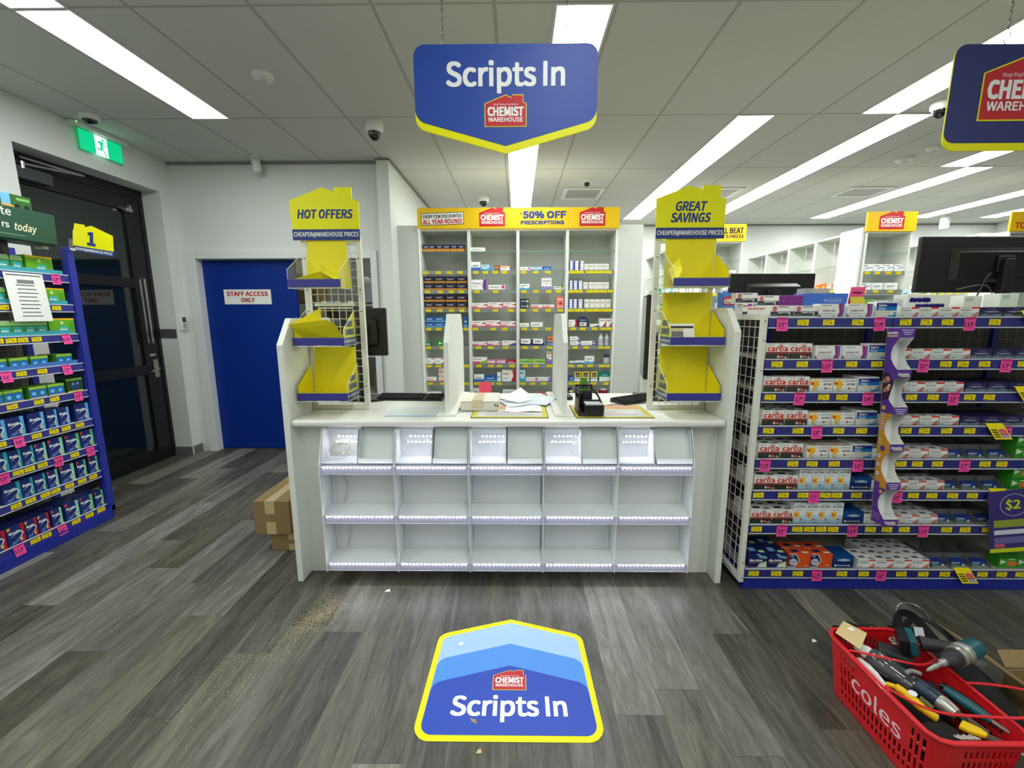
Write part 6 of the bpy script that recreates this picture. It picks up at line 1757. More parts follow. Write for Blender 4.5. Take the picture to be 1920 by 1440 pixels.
def open_bay(x0, x1, yf, depth, top, levels, label, grp, tickets, first_solid=False, name='shelf_unit', gl=GLASS, base=True):
    t = thing(name, label, 'shelving', ((x0 + x1) / 2, yf + depth / 2, 0), grp)
    for xa, xb in ((x0 + .0003, x0 + .016), (x1 - .016, x1 - .0003)):
        MB().box(xa, xb, yf, yf + depth, 0, top, WHITE).build('side_panel', t, bevel=.0015)
    MB().box(x0 + .016, x1 - .016, yf + depth - .012, yf + depth, 0, top, BACKBOARD).build('back_panel', t)
    MB().box(x0 + .016, x1 - .016, yf + .01, yf + depth, 0, .10, WHITE).build('plinth', t)
    MB().box(x0 + .016, x1 - .016, yf + .004, yf + depth, top - .02, top, WHITE).build('top_board', t)
    for k, z in levels.items():
        s = MB().box(x0 + .017, x1 - .017, yf + .015, yf + depth - .013, z - .007, z - .001, gl).build('glass_shelf', t)
        MB().box(x0 + .017, x1 - .017, yf + .013, yf + .015, z - .007, z - .001, GEDGE).build('glass_edge', s)
        if k in tickets and tickets[k]:
            MB().box(x0 + .018, x1 - .018, yf + .009, yf + .0125, z - .040, z - .004, clear('ticket_rail', (220, 226, 224), .1, .1, alpha=.3, acol=(190, 194, 190))).build('ticket_rail', s)
            for j, x in enumerate(tickets[k]):
                part(TICK[(j + k) % 6], 'price_ticket', s, (x, yf + .008, z - .022), (0, rnd.uniform(-.02, .02), 0))
    return t
YU = 4.58
_gen = {}
def gen_goods(kind, w, h, d=.06):
    key = '%s_%d_%d' % (kind, round(w * 200), round(h * 200))
    if key not in _gen:
        _gen[key] = goods_mesh('gen_' + key, (round(w * 200) / 200, d, round(h * 200) / 200, GEN[kind][1], GEN[kind][2]))
    return _gen[key]
for b in range(1, 5):
    lv = {k: z for k, z in SZ.items() if k < 9}
    tk = {k: UNIT_TICKETS[(b, k)] for k in range(2, 9) if (b, k) in UNIT_TICKETS}
    open_bay(BX[b - 1], BX[b], YU, .36, 2.36, {**lv, 9: .604}, ['white prescription shelf bay under the every item discounted sign', 'white prescription shelf bay under the inner red emblem', 'white prescription shelf bay under the half price lettering', 'white prescription shelf bay under the outer red emblem'][b - 1], 'prescription shelf bays', tk)
    for (bb, k), items in UNIT.items():
        if bb != b:
            continue
        base = min(i[2] for i in items)
        for j, (kd, x, z, w, h) in enumerate(items):
            up = z > base + .03
            zz = SZ[k] + .0006 + (0 if not up else (z - base) + .001 * 0)
            x = min(max(x, BX[b - 1] + .018 + w / 2), BX[b] - .018 - w / 2)
            col_n = sum(1 for q in items[:j] if (q[2] > base + .03) == up)
            where = '%s from left on shelf %s of the %s prescription bay' % (ORD[col_n], ['', 'one', 'two', 'three', 'four', 'five', 'six', 'seven', 'eight', 'nine'][k], BAYW[b - 1])
            if kd in ('ARCH', 'BOT', 'JAR', 'JR2'):
                if kd == 'ARCH':
                    tt = thing('hanging_pack', 'arched navy pack on shelf five of the fourth prescription bay', 'pack', (x, YU + .04, zz))
                    ol = [(x - w / 2, YU + .04, zz), (x + w / 2, YU + .04, zz)] + [(x + w / 2 * math.cos(a), YU + .04, zz + h * .45 + h * .55 * math.sin(a)) for a in [math.pi * q / 10 for q in range(11)]]
                    MB().prism(ol, (0, .03, 0), ink((40, 52, 92))).build('pack_body', tt)
                    m_ = MB().box(x - w * .3, x + w * .3, YU + .0385, YU + .04, zz + .008, zz + h * .42, ink((232, 226, 214)))
                    m_.text('Regaine', (x, YU + .038, zz + h * .58), UX, UZ, .014, ink((190, 206, 236)), fit=w * .55)
                    m_.box(x - w * .2, x + w * .1, YU + .0380, YU + .0388, zz + .02, zz + .035, ink((200, 110, 60)))
                    m_.build('print', tt)
                elif kd == 'BOT':
                    tt = thing('bottle', 'white bottle with grey label, %s on shelf six, fourth prescription bay' % ('left of two' if x < .95 else 'right of two'), 'bottle', (x, YU + .08, zz), 'white bottles')
                    r = w * .42
                    MB().lathe([(r, 0), (r, h * .68), (r * .9, h * .74), (r * .55, h * .80), (0, h * .80)], (x, YU + .08, zz), PLW, 18).build('bottle_body', tt, smooth=True)
                    MB().lathe([(r * .6, h * .80), (r * .6, h), (0, h)], (x, YU + .08, zz), PLW, 16).build('cap', tt, smooth=True)
                    MB().lathe([(r * 1.02, h * .15), (r * 1.02, h * .58)], (x, YU + .08, zz), ink((190, 194, 206)), 18).build('label', tt, smooth=True)
                else:
                    c1, nm = (((60, 70, 90), 'clear jar with dark lid on shelf seven of the fourth prescription bay') if kd == 'JAR' else ((150, 30, 50), 'red jar with white lid on the lowest visible prescription shelf'))
                    tt = thing('jar', nm, 'jar', (x, YU + .08, zz))
                    r = w * .48
                    MB().lathe([(r, 0), (r, h * .62), (r * .9, h * .70), (0, h * .70)], (x, YU + .08, zz), ink((196, 200, 204)) if kd == 'JAR' else ink(c1), 18).build('jar_body', tt, smooth=True)
                    MB().lathe([(r * .92, h * .70), (r * .92, h), (0, h)], (x, YU + .08, zz), ink(c1) if kd == 'JAR' else PLW, 18).build('lid', tt, smooth=True)
                continue
            lb = '%s, %s%s' % (GEN[kd][0], 'upper ' if up else '', where)
            ws = lb.split()
            if len(ws) > 16:
                lb = lb.replace(' of the %s prescription bay' % BAYW[b - 1], ', %s prescription bay' % BAYW[b - 1])
            if up and (b, k) == (1, 8):
                lb = 'white carton with orange-red oval, %s of a stack in the first prescription bay' % ('middle' if z < base + .07 else 'top')
            place(gen_goods(kd, w, h), 'medicine_carton', lb, 'carton', (x, YU + .035 + (.02 if up and kd == 'yb' else 0), zz), rnd.uniform(-.02, .02) if not up else 0, 'cartons on the prescription shelves')
t = thing('header_sign', 'long yellow header board above the prescription shelves', 'sign', (.015, 4.57, 2.355))
MB().box(-1.025, 1.055, 4.555, 4.575, 2.358, 2.562, GOLD).build('board', t, bevel=.001)
m_ = MB()
yq = 4.554
m_.prism([(-.985, yq, 2.388), (-.545, yq, 2.402), (-.545, yq, 2.523), (-.985, yq, 2.509)], (0, .0008, 0), DARK)
m_.prism([(-.979, yq - .0006, 2.394), (-.551, yq - .0006, 2.408), (-.551, yq - .0006, 2.517), (-.979, yq - .0006, 2.503)], (0, .0005, 0), PAPER)
tu = Vector((1, 0, .032)).normalized()
m_.text('EVERY ITEM DISCOUNTED', (-.765, yq - .0015, 2.464), tu, UZ, .032, DARK, fit=.40, bold=.028)
m_.text('ALL YEAR ROUND!', (-.765, yq - .0015, 2.408), tu, UZ, .042, ink((196, 30, 44)), fit=.405, bold=.035)
m_.text('50% OFF', (.285, yq - .0008, 2.460), UX, UZ, .062, NAVY, fit=.435, bold=.06)
m_.text('PRESCRIPTIONS', (.265, yq - .0008, 2.398), UX, UZ, .033, NAVY, fit=.44, bold=.065)
m_.text('UP', (.045, yq - .0008, 2.505), UX, UZ, .012, NAVY, bold=.04)
m_.text('TO', (.045, yq - .0008, 2.488), UX, UZ, .012, NAVY, bold=.04)
m_.build('lettering', t)
for x in (-.385, .645):
    lg = MB()
    logo(lg, (x, yq, 2.378), UX, UZ, .265, None)
    lg.build('emblem', t)
j_ = MB()
for x in (-.501, .0125, .5295):
    j_.box(x - .0006, x + .0006, 4.5545, 4.5555, 2.358, 2.562, ink((206, 160, 10)))
j_.build('board_seam', t)
for x0, x1, nm in ((-1.25, -1.035, 'tall pale board filling the gap left of the prescription shelves'), (1.064, 1.318, 'tall pale board right of the prescription shelves')):
    t = thing('end_board', nm, 'panel', ((x0 + x1) / 2, 4.6, 0), 'end boards of the prescription shelves')
    MB().box(x0, x1, 4.60, 4.62, 0, 2.40, GREYW).build('board', t, bevel=.001)
    d_ = MB()
    for z in (.9, 1.5, 2.1):
        d_.disc((x0 + .012, 4.5995, z), .003, UX, UZ, DARK, 8)
    d_.build('screw', t)

# ------------------------------------------------------------------ aisles on the far right
def end_cap(x0, x1, yf, label, text, levels):
    t = open_bay(x0 + .016, x1 - .016, yf, .33, 2.36, levels, label, 'end caps of the far aisles', {2: [x0 + .08, x0 + .19, x0 + .31, x0 + .42], 3: [x0 + .07, x0 + .20, x0 + .36]}, name='end_cap_shelf')
    MB().box(x0 - .005, x1 + .005, yf - .012, yf + .008, 2.355, 2.557, GOLD).build('header_board', t, label='yellow header board')
    m_ = MB()
    if text is None:
        logo(m_, ((x0 + x1) / 2 - .135, yf - .0125, 2.375), UX, UZ, .265, None)
    else:
        for s, z, h_, fit, col in text:
            m_.text(s, ((x0 + x1) / 2, yf - .0128, z), UX, UZ, h_, col, fit=fit, bold=.04)
    m_.build('lettering', t)
    return t
LV = {k: SZ[k] for k in (1, 2, 3, 4, 5)}
end_cap(3.765, 4.285, 4.80, 'white end cap shelf under a yellow board with red emblem', None, LV)
end_cap(2.265, 2.785, 5.40, 'white end cap shelf behind the great savings tower top', [('WE WILL BEAT', 2.45, .062, .46, DARK), ("EVERYONE'S PRICES", 2.395, .036, .47, DARK)], LV)
end_cap(5.32, 5.84, 4.83, 'white end cap shelf cut off by the picture edge', [('STOP', 2.465, .062, .22, ink((206, 60, 30))), ('TOO MUCH', 2.385, .06, .42, ink((206, 60, 30)))], LV)
caps = [(3.765, 4.80, 'emblem-headed end cap', [(2, [('lbw', .075, .13), ('lbw', .20, .10), ('lbw', .315, .09), ('lbw', .43, .09)]), (3, [('lbw', .08, .13), ('wt', .22, .11), ('wt', .37, .14)]), (4, [('wt', .1, .1), ('wb', .3, .12)])]),
        (2.265, 5.40, 'cap behind the yellow tower', [(2, [('lbw', .10, .12), ('wb', .38, .12)]), (3, [('wt', .15, .11), ('wb', .36, .12)]), (4, [('tw', .1, .06), ('wt', .3, .12)])])]
GEN['lbw'] = ('white carton with blue swoosh', V_, [('p', [(.1, .1), (.5, .5), (.95, .6), (.95, .5), (.5, .38)], (50, 100, 190)), ('r', .1, .7, .6, .82, (120, 130, 150))])
GEN['or'] = ('vivid orange carton', (238, 124, 30), [('r', .1, .3, .6, .6, (250, 190, 120)), ('r', 0, .8, 1, .9, (206, 90, 20))])
GEN['pe'] = ('peach carton', (238, 176, 160), [('r', .1, .3, .7, .5, V_)])
for x0, yf, nm, rows in caps:
    for k, items in rows:
        for j, (kd, dx, w) in enumerate(items):
            place(gen_goods(kd, w, .075), 'medicine_carton', '%s, %s along shelf %s of the %s' % (GEN[kd][0], ORD[j], ['', 'one', 'two', 'three', 'four'][k], nm), 'carton', (x0 + .02 + dx, yf + .04, SZ[k] + .0006), rnd.uniform(-.03, .03), 'cartons on the end caps')
t = thing('side_board', 'tall white board closing the near side of the far aisle shelving', 'panel', (3.84, 5.0, 0))
MB().box(3.742, 3.764, 4.81, 5.13, 0, 2.40, GREYW).build('board', t)
MB().box(3.738, 3.742, 5.0, 5.03, 1.78, 1.86, PLW).build('switch_plate', t)

def side_bay(xf, depth, y0, y1, label, levels, tick, top=2.40):
    """A bay whose open face looks towards -x."""
    t = thing('shelf_unit', label, 'shelving', (xf + depth / 2, (y0 + y1) / 2, 0), 'white shelving of the far aisles')
    for qa, qb in ((y0 - .013, y0 + .013), (y1, y1 + .013)):
        MB().box(xf, xf + depth, qa, qb, 0, top, WHITE).build('side_panel', t)
    MB().box(xf + depth - .01, xf + depth, y0 + .014, y1 - .014, 0, top, BACKBOARD).build('back_panel', t)
    MB().box(xf + .005, xf + depth, y0 + .014, y1 - .014, 0, .1, WHITE).build('plinth', t)
    MB().box(xf + .002, xf + depth, y0 + .014, y1 - .0, top - .02, top, WHITE).build('top_board', t)
    for i, z in enumerate(levels):
        s = MB().box(xf + .012, xf + depth - .011, y0 + .015, y1 - .015, z - .007, z - .001, GLASS).build('glass_shelf', t)
        MB().box(xf + .010, xf + .012, y0 + .015, y1 - .015, z - .007, z - .001, GEDGE).build('glass_edge', s)
        if i in tick:
            for k in range(5):
                part(TICK[(i + k) % 6], 'price_ticket', s, (xf + .006, y0 + .07 + k * .1, z - .022), (0, 0, -math.pi / 2))
    return t
def side_goods(xf, z, items, nm):
    for j, (kd, y, w, h) in enumerate(items):
        place(gen_goods(kd, w, h), 'medicine_carton', '%s, %s along %s' % (GEN[kd][0], ORD[j], nm), 'carton', (xf + .03, y, z + .0006), -math.pi / 2, 'cartons in the far aisles')
bw = ['nearest', 'second', 'third', 'farthest']
for i, (y0, y1) in enumerate(((5.144, 5.66), (5.688, 6.20), (6.228, 6.74), (6.768, 7.28))):
    side_bay(3.84, .24, y0, y1, '%s white shelf bay of the aisle left of the white end cap' % bw[i], (2.05, 1.77, 1.52, 1.28), (1, 2) if i == 0 else ())
side_goods(3.84, 1.77, [('wt', 5.21, .07, .10), ('wt', 5.29, .07, .10), ('pe', 5.40, .08, .08), ('or', 5.49, .08, .085), ('or', 5.59, .08, .075)], 'the upper filled shelf beside the white end cap')
side_goods(3.84, 1.52, [('tw', 5.20, .05, .12), ('wb', 5.30, .10, .08), ('wt', 5.45, .09, .08), ('wt', 5.57, .09, .07)], 'the lower filled shelf beside the end cap')
side_goods(3.84, 1.77, [('wt', 6.83, .10, .12), ('lb', 6.95, .10, .10), ('wt', 7.06, .09, .13), ('wt', 7.17, .09, .11)], 'the shelf of the farthest white bay')
for i, (y0, y1) in enumerate(((5.174, 5.69), (5.718, 6.23), (6.258, 6.77))):
    side_bay(5.40, .24, y0, y1, '%s white shelf bay beyond the white end cap' % bw[i], (2.05, 1.75, 1.50), (1,) if i < 2 else ())
side_goods(5.40, 1.75, [('lb', 6.10, .09, .07), ('wt', 6.0, .07, .11), ('wt', 5.90, .07, .11), ('ga', 5.80, .06, .09), ('wt', 5.62, .08, .10), ('wb', 5.5, .08, .10)], 'the shelf beyond the white end cap')
for i, (y0, y1) in enumerate(((5.76, 6.26), (6.288, 6.79), (6.818, 7.32))):
    side_bay(2.16, .24, y0, y1, '%s white shelf bay seen between back board and great savings tower' % bw[i], (2.05, 1.78, 1.55, 1.32, 1.09, .86, .63), (1, 2, 3, 4, 5))
    for s, z in enumerate((1.78, 1.55, 1.32, 1.09, .86)):
        side_goods(2.16, z, [((['wt', 'wv', 'lb', 'ga', 'wr'])[(s + i + q) % 5], y0 + .09 + q * .15, .10, .06 + .012 * ((s + q) % 3)) for q in range(3)],
                   'shelf %s, %s bay behind the yellow tower' % (['two', 'three', 'four', 'five', 'six'][s], bw[i]))

# ------------------------------------------------------------------ the stock room seen through the staff opening
STEELB = mat('racking_steel', (120, 124, 126), .45, metal=.2, var=.05)
t = thing('storage_rack', 'metal racking with pale shelves in the stock room behind the staff door', 'rack', (-2.4, 6.3, 0))
rk = MB()
for x in (-3.2, -1.62):
    for y in (5.9, 6.7):
        rk.box(x - .02, x + .02, y - .02, y + .02, 0, 2.2, BLUE if x > -2 else STEELB)
rk.build('upright', t)
for z in (.35, .95, 1.42, 1.62):
    MB().box(-3.22, -1.6, 5.60, 6.72, z - .03, z, WHITE).build('shelf_board', t)
q = random.Random(21)
def stock_box(x, y, z, w, d, h, label, m=CARD):
    tt = thing('cardboard_box', label, 'box', (x, y, z), 'stock room boxes')
    MB().box(x - w / 2, x + w / 2, y - d / 2, y + d / 2, z + .0005, z + h, m).build('body', tt, bevel=.003)
    MB().box(x - w * .08, x + w * .08, y - d / 2 - .001, y + d / 2, z + h * .6, z + h + .001, TAPE).build('tape', tt)
stock_box(-2.97, 6.15, 1.62, .36, .4, .42, 'tall cardboard box high on the rack beside the blue door')
stock_box(-1.98, 6.15, 1.62, .36, .4, .30, 'cardboard box high on the rack behind the tower post')
stock_box(-1.98, 6.10, 1.42, .36, .4, .155, 'flat cardboard box on the middle rack shelf behind the screen')
stock_box(-2.45, 6.15, 1.42, .45, .4, .14, 'wide flat cardboard box on the middle rack shelf')
stock_box(-1.98, 6.0, .951, .34, .4, .34, 'cardboard box on the rack behind the black screen')
stock_box(-2.42, 6.1, .95, .4, .4, .36, 'dark packed box on the rack behind the tower bin', mat('dark_box', (62, 60, 62), .6))
stock_box(-2.95, 6.1, .95, .36, .4, .30, 'red and white carton on the rack edge beside the blue door', ink((190, 60, 66)))
stock_box(-1.85, 6.1, .35, .36, .4, .36, 'cardboard box low on the rack under the screen')
stock_box(-2.6, 6.1, .35, .5, .4, .36, 'wide cardboard box low on the rack behind the tower')
stock_box(-3.35, 7.3, 0.0, .6, .5, 1.2, 'tall grey crate at the stock room back wall', mat('grey_crate', (150, 152, 150), .6))
t = thing('shopping_bag', 'crumpled white bag standing on the rack behind the tower post', 'bag', (-1.80, 5.93, 1.62))
MB().lathe([(.02, 0), (.10, .02), (.13, .12), (.12, .24), (.07, .33), (0, .36)], (-2.0, 5.76, 1.624), mat('white_bag', (226, 226, 224), .5, var=.06, bump=.4), 14).build('bag_body', t, smooth=True)
single(MB().box(-2.04, -1.94, 5.90, 5.92, 1.84, 1.94, YEL), 'shelf_sign', 'small yellow card pinned to the high box behind the tower', 'sign', (-1.78, 5.93, 1.93))
single(MB().lathe([(.07, 0), (.06, .03), (.02, .05), (0, .05)], (-2.62, 6.0, 1.622), ink((120, 180, 226)), 10), 'blue_cloth', 'light blue crumpled cloth on the upper rack shelf', 'cloth', (-2.62, 6.0, 1.62))

# ------------------------------------------------------------------ red shopping basket full of tools
bk = thing('shopping_basket', 'red plastic shopping basket filled with tools on the floor', 'basket', (1.375, 1.285, 0))
RX0, RX1, RY0, RY1, RH = 1.232, 1.520, 1.062, 1.512, .24
def ring(z):
    f = z / RH
    ins = .022 * (1 - f)
    return rounded([(RX0 + ins, RY0 + ins, z), (RX1 - ins, RY0 + ins, z), (RX1 - ins, RY1 - ins, z), (RX0 + ins, RY1 - ins, z)], .045, 8)
def wall_pt(s, z):
    """s 0..4 : side number plus fraction (0 near end, 1 right, 2 far, 3 left)."""
    f = z / RH
    ins = .022 * (1 - f)
    c = [(RX0 + ins, RY0 + ins), (RX1 - ins, RY0 + ins), (RX1 - ins, RY1 - ins), (RX0 + ins, RY1 - ins)]
    r = .045
    k = int(s) % 4
    u = s - int(s)
    a, b = Vector(c[k]), Vector(c[(k + 1) % 4])
    d = (b - a).normalized()
    L_ = (b - a).length
    tot = L_ - 2 * r + math.pi * r / 2
    q = u * tot
    if q <= L_ - 2 * r:
        p = a + d * (r + q)
    else:
        ang = (q - (L_ - 2 * r)) / r
        n = Vector((-d.y, d.x))
        ctr_ = b - d * r + n * r
        p = ctr_ + (-n) * r * math.cos(ang) + d * r * math.sin(ang)
    return Vector((p.x, p.y, z))
def holes(k, i, n, j, m):
    """Which cells of the wall are slots."""
    u, v = i / n, j / m
    long_side = k in (1, 3)
    if v < .10 or v > .86:
        return False
    if i % 2 == 0 or u < .03 or u > .86:
        return False
    if .42 < v < .50 or .22 < v < .27 or .66 < v < .70:
        return False
    if long_side:
        uu = u if k == 3 else u
        if .22 < uu < .74:
            return v < .40 and v > .12
        return True
    return .1 < u < .8
m_ = MB()
mm = 22
for k in range(4):
    n = 46 if k in (1, 3) else 32
    for i in range(n):
        for j in range(mm):
            if holes(k, i, n, j, mm):
                continue
            z0, z1 = .004 + (RH - .004) * j / mm, .004 + (RH - .004) * (j + 1) / mm
            m_.add([wall_pt(k + i / n, z0), wall_pt(k + (i + 1) / n - 1e-6, z0), wall_pt(k + (i + 1) / n - 1e-6, z1), wall_pt(k + i / n, z1)], [(0, 1, 2, 3)], REDPL)
base = [wall_pt(k + i / 12, .004) for k in range(4) for i in range(12)]
m_.add(base, [tuple(range(len(base)))], REDPL)
o = m_.build('basket_shell', bk)
bm = bmesh.new(); bm.from_mesh(o.data); bmesh.ops.remove_doubles(bm, verts=bm.verts, dist=1e-5); bmesh.ops.recalc_face_normals(bm, faces=bm.faces); bm.to_mesh(o.data); bm.free()
s_ = o.modifiers.new('thickness', 'SOLIDIFY'); s_.thickness = .0028; s_.offset = 0
rim = [wall_pt(k + i / 14, RH) for k in range(4) for i in range(14)]
m_ = MB()
prof = [(0, -.010), (.006, -.010), (.011, 0), (.009, .004), (-.003, .004), (-.003, -.004)]
vs, fs = [], []
cen = Vector(((RX0 + RX1) / 2, (RY0 + RY1) / 2, RH))
N = len(rim)
for i, p in enumerate(rim):
    tg = (rim[(i + 1) % N] - rim[i - 1]).normalized()
    nn = Vector((tg.y, -tg.x, 0))
    vs += [p + nn * a + Vector((0, 0, b)) for a, b in prof]
np_ = len(prof)
for i in range(N):
    for k in range(np_):
        a, b = i * np_ + k, i * np_ + (k + 1) % np_
        c, d = ((i + 1) % N) * np_ + (k + 1) % np_, ((i + 1) % N) * np_ + k
        fs.append((a, d, c, b))
m_.add(vs, fs, REDPL)
m_.build('rim', bk, smooth=True)
# lettering on the long side that faces the counter
m_ = MB()
zb = .115
f = zb / RH
tilt = .022 / RH
up = Vector((-tilt, 0, 1)).normalized()
m_.text('coles', (RX0 + .022 * (1 - f) - .0022, 1.275, zb), (0, -1, 0), up, .058, ink((250, 206, 212)), fit=.20, bold=.012, res=4)
m_.build('lettering', bk, label='pale pink lettering')
m_ = MB()
h1 = cable_path([(1.236, 1.40, .246), (1.27, 1.365, .262), (1.33, 1.335, .268), (1.42, 1.322, .258), (1.49, 1.345, .252), (1.517, 1.365, .246)], 8)
m_.tube(h1, .0042, REDPL, 8)
m_.build('handle', bk, smooth=True)
m_ = MB()
h2 = cable_path([(1.236, 1.245, .246), (1.25, 1.18, .262), (1.30, 1.130, .27), (1.42, 1.115, .272), (1.55, 1.108, .278), (1.64, 1.13, .29), (1.64, 1.19, .285), (1.58, 1.235, .265), (1.517, 1.262, .246)], 8)
m_.tube(h2, .0042, REDPL, 8)
m_.build('handle', bk, smooth=True)

# filling: what lies lowest first
FELT = mat('dark_tool_jumble', (26, 27, 30), .7, var=.3, scale=30, bump=.5)
def blob(mb, c, r, m, n=12, seed=0, rough=.12):
    q = random.Random(seed)
    rings = 7
    vs = []
    for i in range(rings + 1):
        th = math.pi * i / rings
        for k in range(n):
            ph = 2 * math.pi * k / n
            s = 1 + q.uniform(-rough, rough)
            vs.append(Vector((c[0] + r[0] * math.sin(th) * math.cos(ph) * s, c[1] + r[1] * math.sin(th) * math.sin(ph) * s, c[2] + r[2] * math.cos(th) * (1 + q.uniform(-rough, rough) * .5))))
    fs = []
    for i in range(rings):
        for k in range(n):
            fs.append((i * n + k, (i + 1) * n + k, (i + 1) * n + (k + 1) % n, i * n + (k + 1) % n))
    return mb.add(vs, fs, m)
t = thing('tool_pouch', 'black canvas tool pouch filling the bottom of the red basket', 'pouch', (1.375, 1.30, .01))
blob(MB(), (1.375, 1.30, .095), (.115, .19, .085), SOFTBLACK, 16, 3, .08).build('pouch_body', t, smooth=True)
t = thing('tool_pouch', 'small black pouch with yellow piping at the near end of the basket', 'pouch', (1.33, 1.14, .15))
blob(MB(), (1.325, 1.135, .185), (.062, .045, .022), SOFTBLACK, 14, 8, .1).build('pouch_body', t, smooth=True)
MB().tube(cable_path([(1.262, 1.135, .19), (1.28, 1.095, .178), (1.33, 1.086, .176)]), .004, ink((226, 176, 20)), 6).build('piping', t)
t = thing('paper_note', 'square tan paper note with small white label at the basket corner', 'note', (1.29, 1.47, .245))
KR = mat('tan_paper', (214, 192, 136), .75, var=.04)
MB().prism([(1.232, 1.468, .262), (1.312, 1.532, .262), (1.352, 1.466, .262), (1.262, 1.385, .262)], (0, 0, .0008), KR).build('sheet', t)
MB().prism([(1.292, 1.490, .2635), (1.312, 1.497, .2635), (1.322, 1.483, .2635), (1.302, 1.475, .2635)], (0, 0, .0008), PAPER).build('label_patch', t)
t = thing('spray_bottle', 'clear spray bottle with green tip lying in the basket', 'bottle', (1.33, 1.38, .19))
CLR = clear('bottle_plastic', (200, 206, 208), .2, .06, alpha=.35, acol=(110, 116, 120))
ax = Vector((.09, -.15, -.035)).normalized()
MB().lathe([(.012, 0), (.030, .015), (.036, .03), (.036, .11), (.034, .125), (.037, .13), (.037, .15), (.02, .158), (0, .158)], (1.315, 1.42, .222), CLR, 20, axis=ax).build('bottle_body', t, smooth=True)
MB().lathe([(.017, -.03), (.019, -.012), (.024, 0), (.024, .014), (0, .014)], (1.315, 1.42, .222), PLW, 16, axis=ax).build('collar', t, smooth=True)
MB().lathe([(.012, -.036), (.017, -.03), (.017, -.022), (0, -.022)], (1.315, 1.42, .222), ink((120, 210, 130)), 14, axis=ax).build('tip', t, label='green tip')
t = thing('plastic_wrap', 'crumpled white plastic wrap along the lettered side of the basket', 'wrap', (1.28, 1.34, .15))
blob(MB(), (1.272, 1.34, .19), (.022, .085, .038), mat('white_wrap', (236, 234, 232), .5, var=.06, bump=.5), 12, 5, .2).build('wrap_body', t, smooth=True)
# cordless drill
DGREY = mat('drill_rubber', (40, 42, 44), .55, var=.08)
CHUCK = mat('chuck_steel', (178, 176, 168), .35, metal=.7, var=.06)
t = thing('cordless_drill', 'teal and black cordless drill lying across the top of the basket', 'drill', (1.54, 1.34, .2))
a0 = Vector((1.612, 1.338, .312))
dr = Vector((-.245, -.085, -.015)).normalized()
side = dr.cross(Vector((0, 0, 1))).normalized()
MB().lathe([(.020, -.022), (.029, -.018), (.031, 0), (.031, .045), (0, .045)], a0, TEAL, 18, axis=dr).build('motor_housing', t, smooth=True, label='teal motor housing')
MB().lathe([(.032, .045), (.034, .05), (.034, .062), (.030, .066), (.030, .082), (.033, .086), (.031, .098), (0, .098)], a0, CHUCK, 20, axis=dr).build('gear_collar', t, smooth=True, label='silver gear collar')
MB().lathe([(.026, .098), (.028, .102), (.026, .135), (.019, .150), (.012, .156), (0, .156)], a0, DGREY, 18, axis=dr).build('chuck', t, smooth=True)
MB().lathe([(.012, .156), (.012, .172), (.008, .176), (.0075, .20), (.009, .205), (.0065, .215), (.0065, .235), (.003, .25), (0, .25)], a0, CHUCK, 12, axis=dr).build('drill_bit', t, smooth=True, label='silver bit holder')
g0 = a0 + dr * .025
gd = Vector((-.15, .085, -.035)).normalized()
gp = MB()
gp.tube([g0 + gd * .01, g0 + gd * .05, g0 + gd * .09, g0 + gd * .125], [.024, .021, .022, .026], DGREY, 12)
gp.build('grip', t, smooth=True)
cb = g0 + gd * .15
u1 = gd; v1 = gd.cross(Vector((0, 0, 1))).normalized(); w1 = v1.cross(u1)
def obox(mb, c, u, v, w, a, b, d, m):
    P = [c + u * (sx * a) + v * (sy * b) + w * (sz * d) for sx, sy, sz in ((-1, -1, -1), (1, -1, -1), (1, 1, -1), (-1, 1, -1), (-1, -1, 1), (1, -1, 1), (1, 1, 1), (-1, 1, 1))]
    return mb.add(P, [(0, 3, 2, 1), (4, 5, 6, 7), (0, 1, 5, 4), (1, 2, 6, 5), (2, 3, 7, 6), (3, 0, 4, 7)], m)
obox(MB(), cb, u1, v1, w1, .012, .042, .030, TEAL).build('battery_foot', t, bevel=.005, label='teal battery foot')
obox(MB(), cb + u1 * .026, u1, v1, w1, .014, .040, .029, BLACK).build('battery', t, bevel=.004)
# impact driver below it
t = thing('impact_driver', 'second dark blue driver pointing to the near end of the basket', 'driver', (1.40, 1.22, .2))
a1 = Vector((1.375, 1.275, .222))
d1_ = Vector((.045, -.14, -.01)).normalized()
MB().lathe([(.024, 0), (.027, .01), (.027, .055), (.024, .06), (0, .06)], a1, mat('dark_blue_plastic', (30, 48, 66), .35, var=.08), 18, axis=d1_).build('motor_housing', t, smooth=True)
MB().lathe([(.025, .06), (.026, .07), (.021, .095), (.018, .105), (.010, .108), (0, .108)], a1, CHUCK, 18, axis=d1_).build('nose', t, smooth=True, label='silver nose')
MB().lathe([(.010, .108), (.0095, .125), (.006, .13), (0, .13)], a1, BLACK, 12, axis=d1_).build('bit_holder', t)
MB().tube([a1 + d1_ * .02, a1 + d1_ * .02 + Vector((.06, .03, -.03)), a1 + d1_ * .02 + Vector((.09, .06, -.05))], [.019, .018, .021], DGREY, 12).build('grip', t, smooth=True)
MB().tube(cable_path([(1.352, 1.30, .245), (1.375, 1.303, .252), (1.40, 1.295, .248)]), .007, CHUCK, 8).build('belt_hook', t)
t = thing('utility_knife', 'yellow and black utility knife leaning on the lettered basket side', 'knife', (1.30, 1.22, .19))
MB().tube(cable_path([(1.268, 1.275, .226), (1.285, 1.255, .232), (1.300, 1.225, .228), (1.315, 1.19, .218), (1.338, 1.165, .208)]), [.008] * 8 + [.013] * 8 + [.015] * 8 + [.013] * 8 + [.009], ink((232, 184, 24)), 10).build('handle', t, smooth=True)
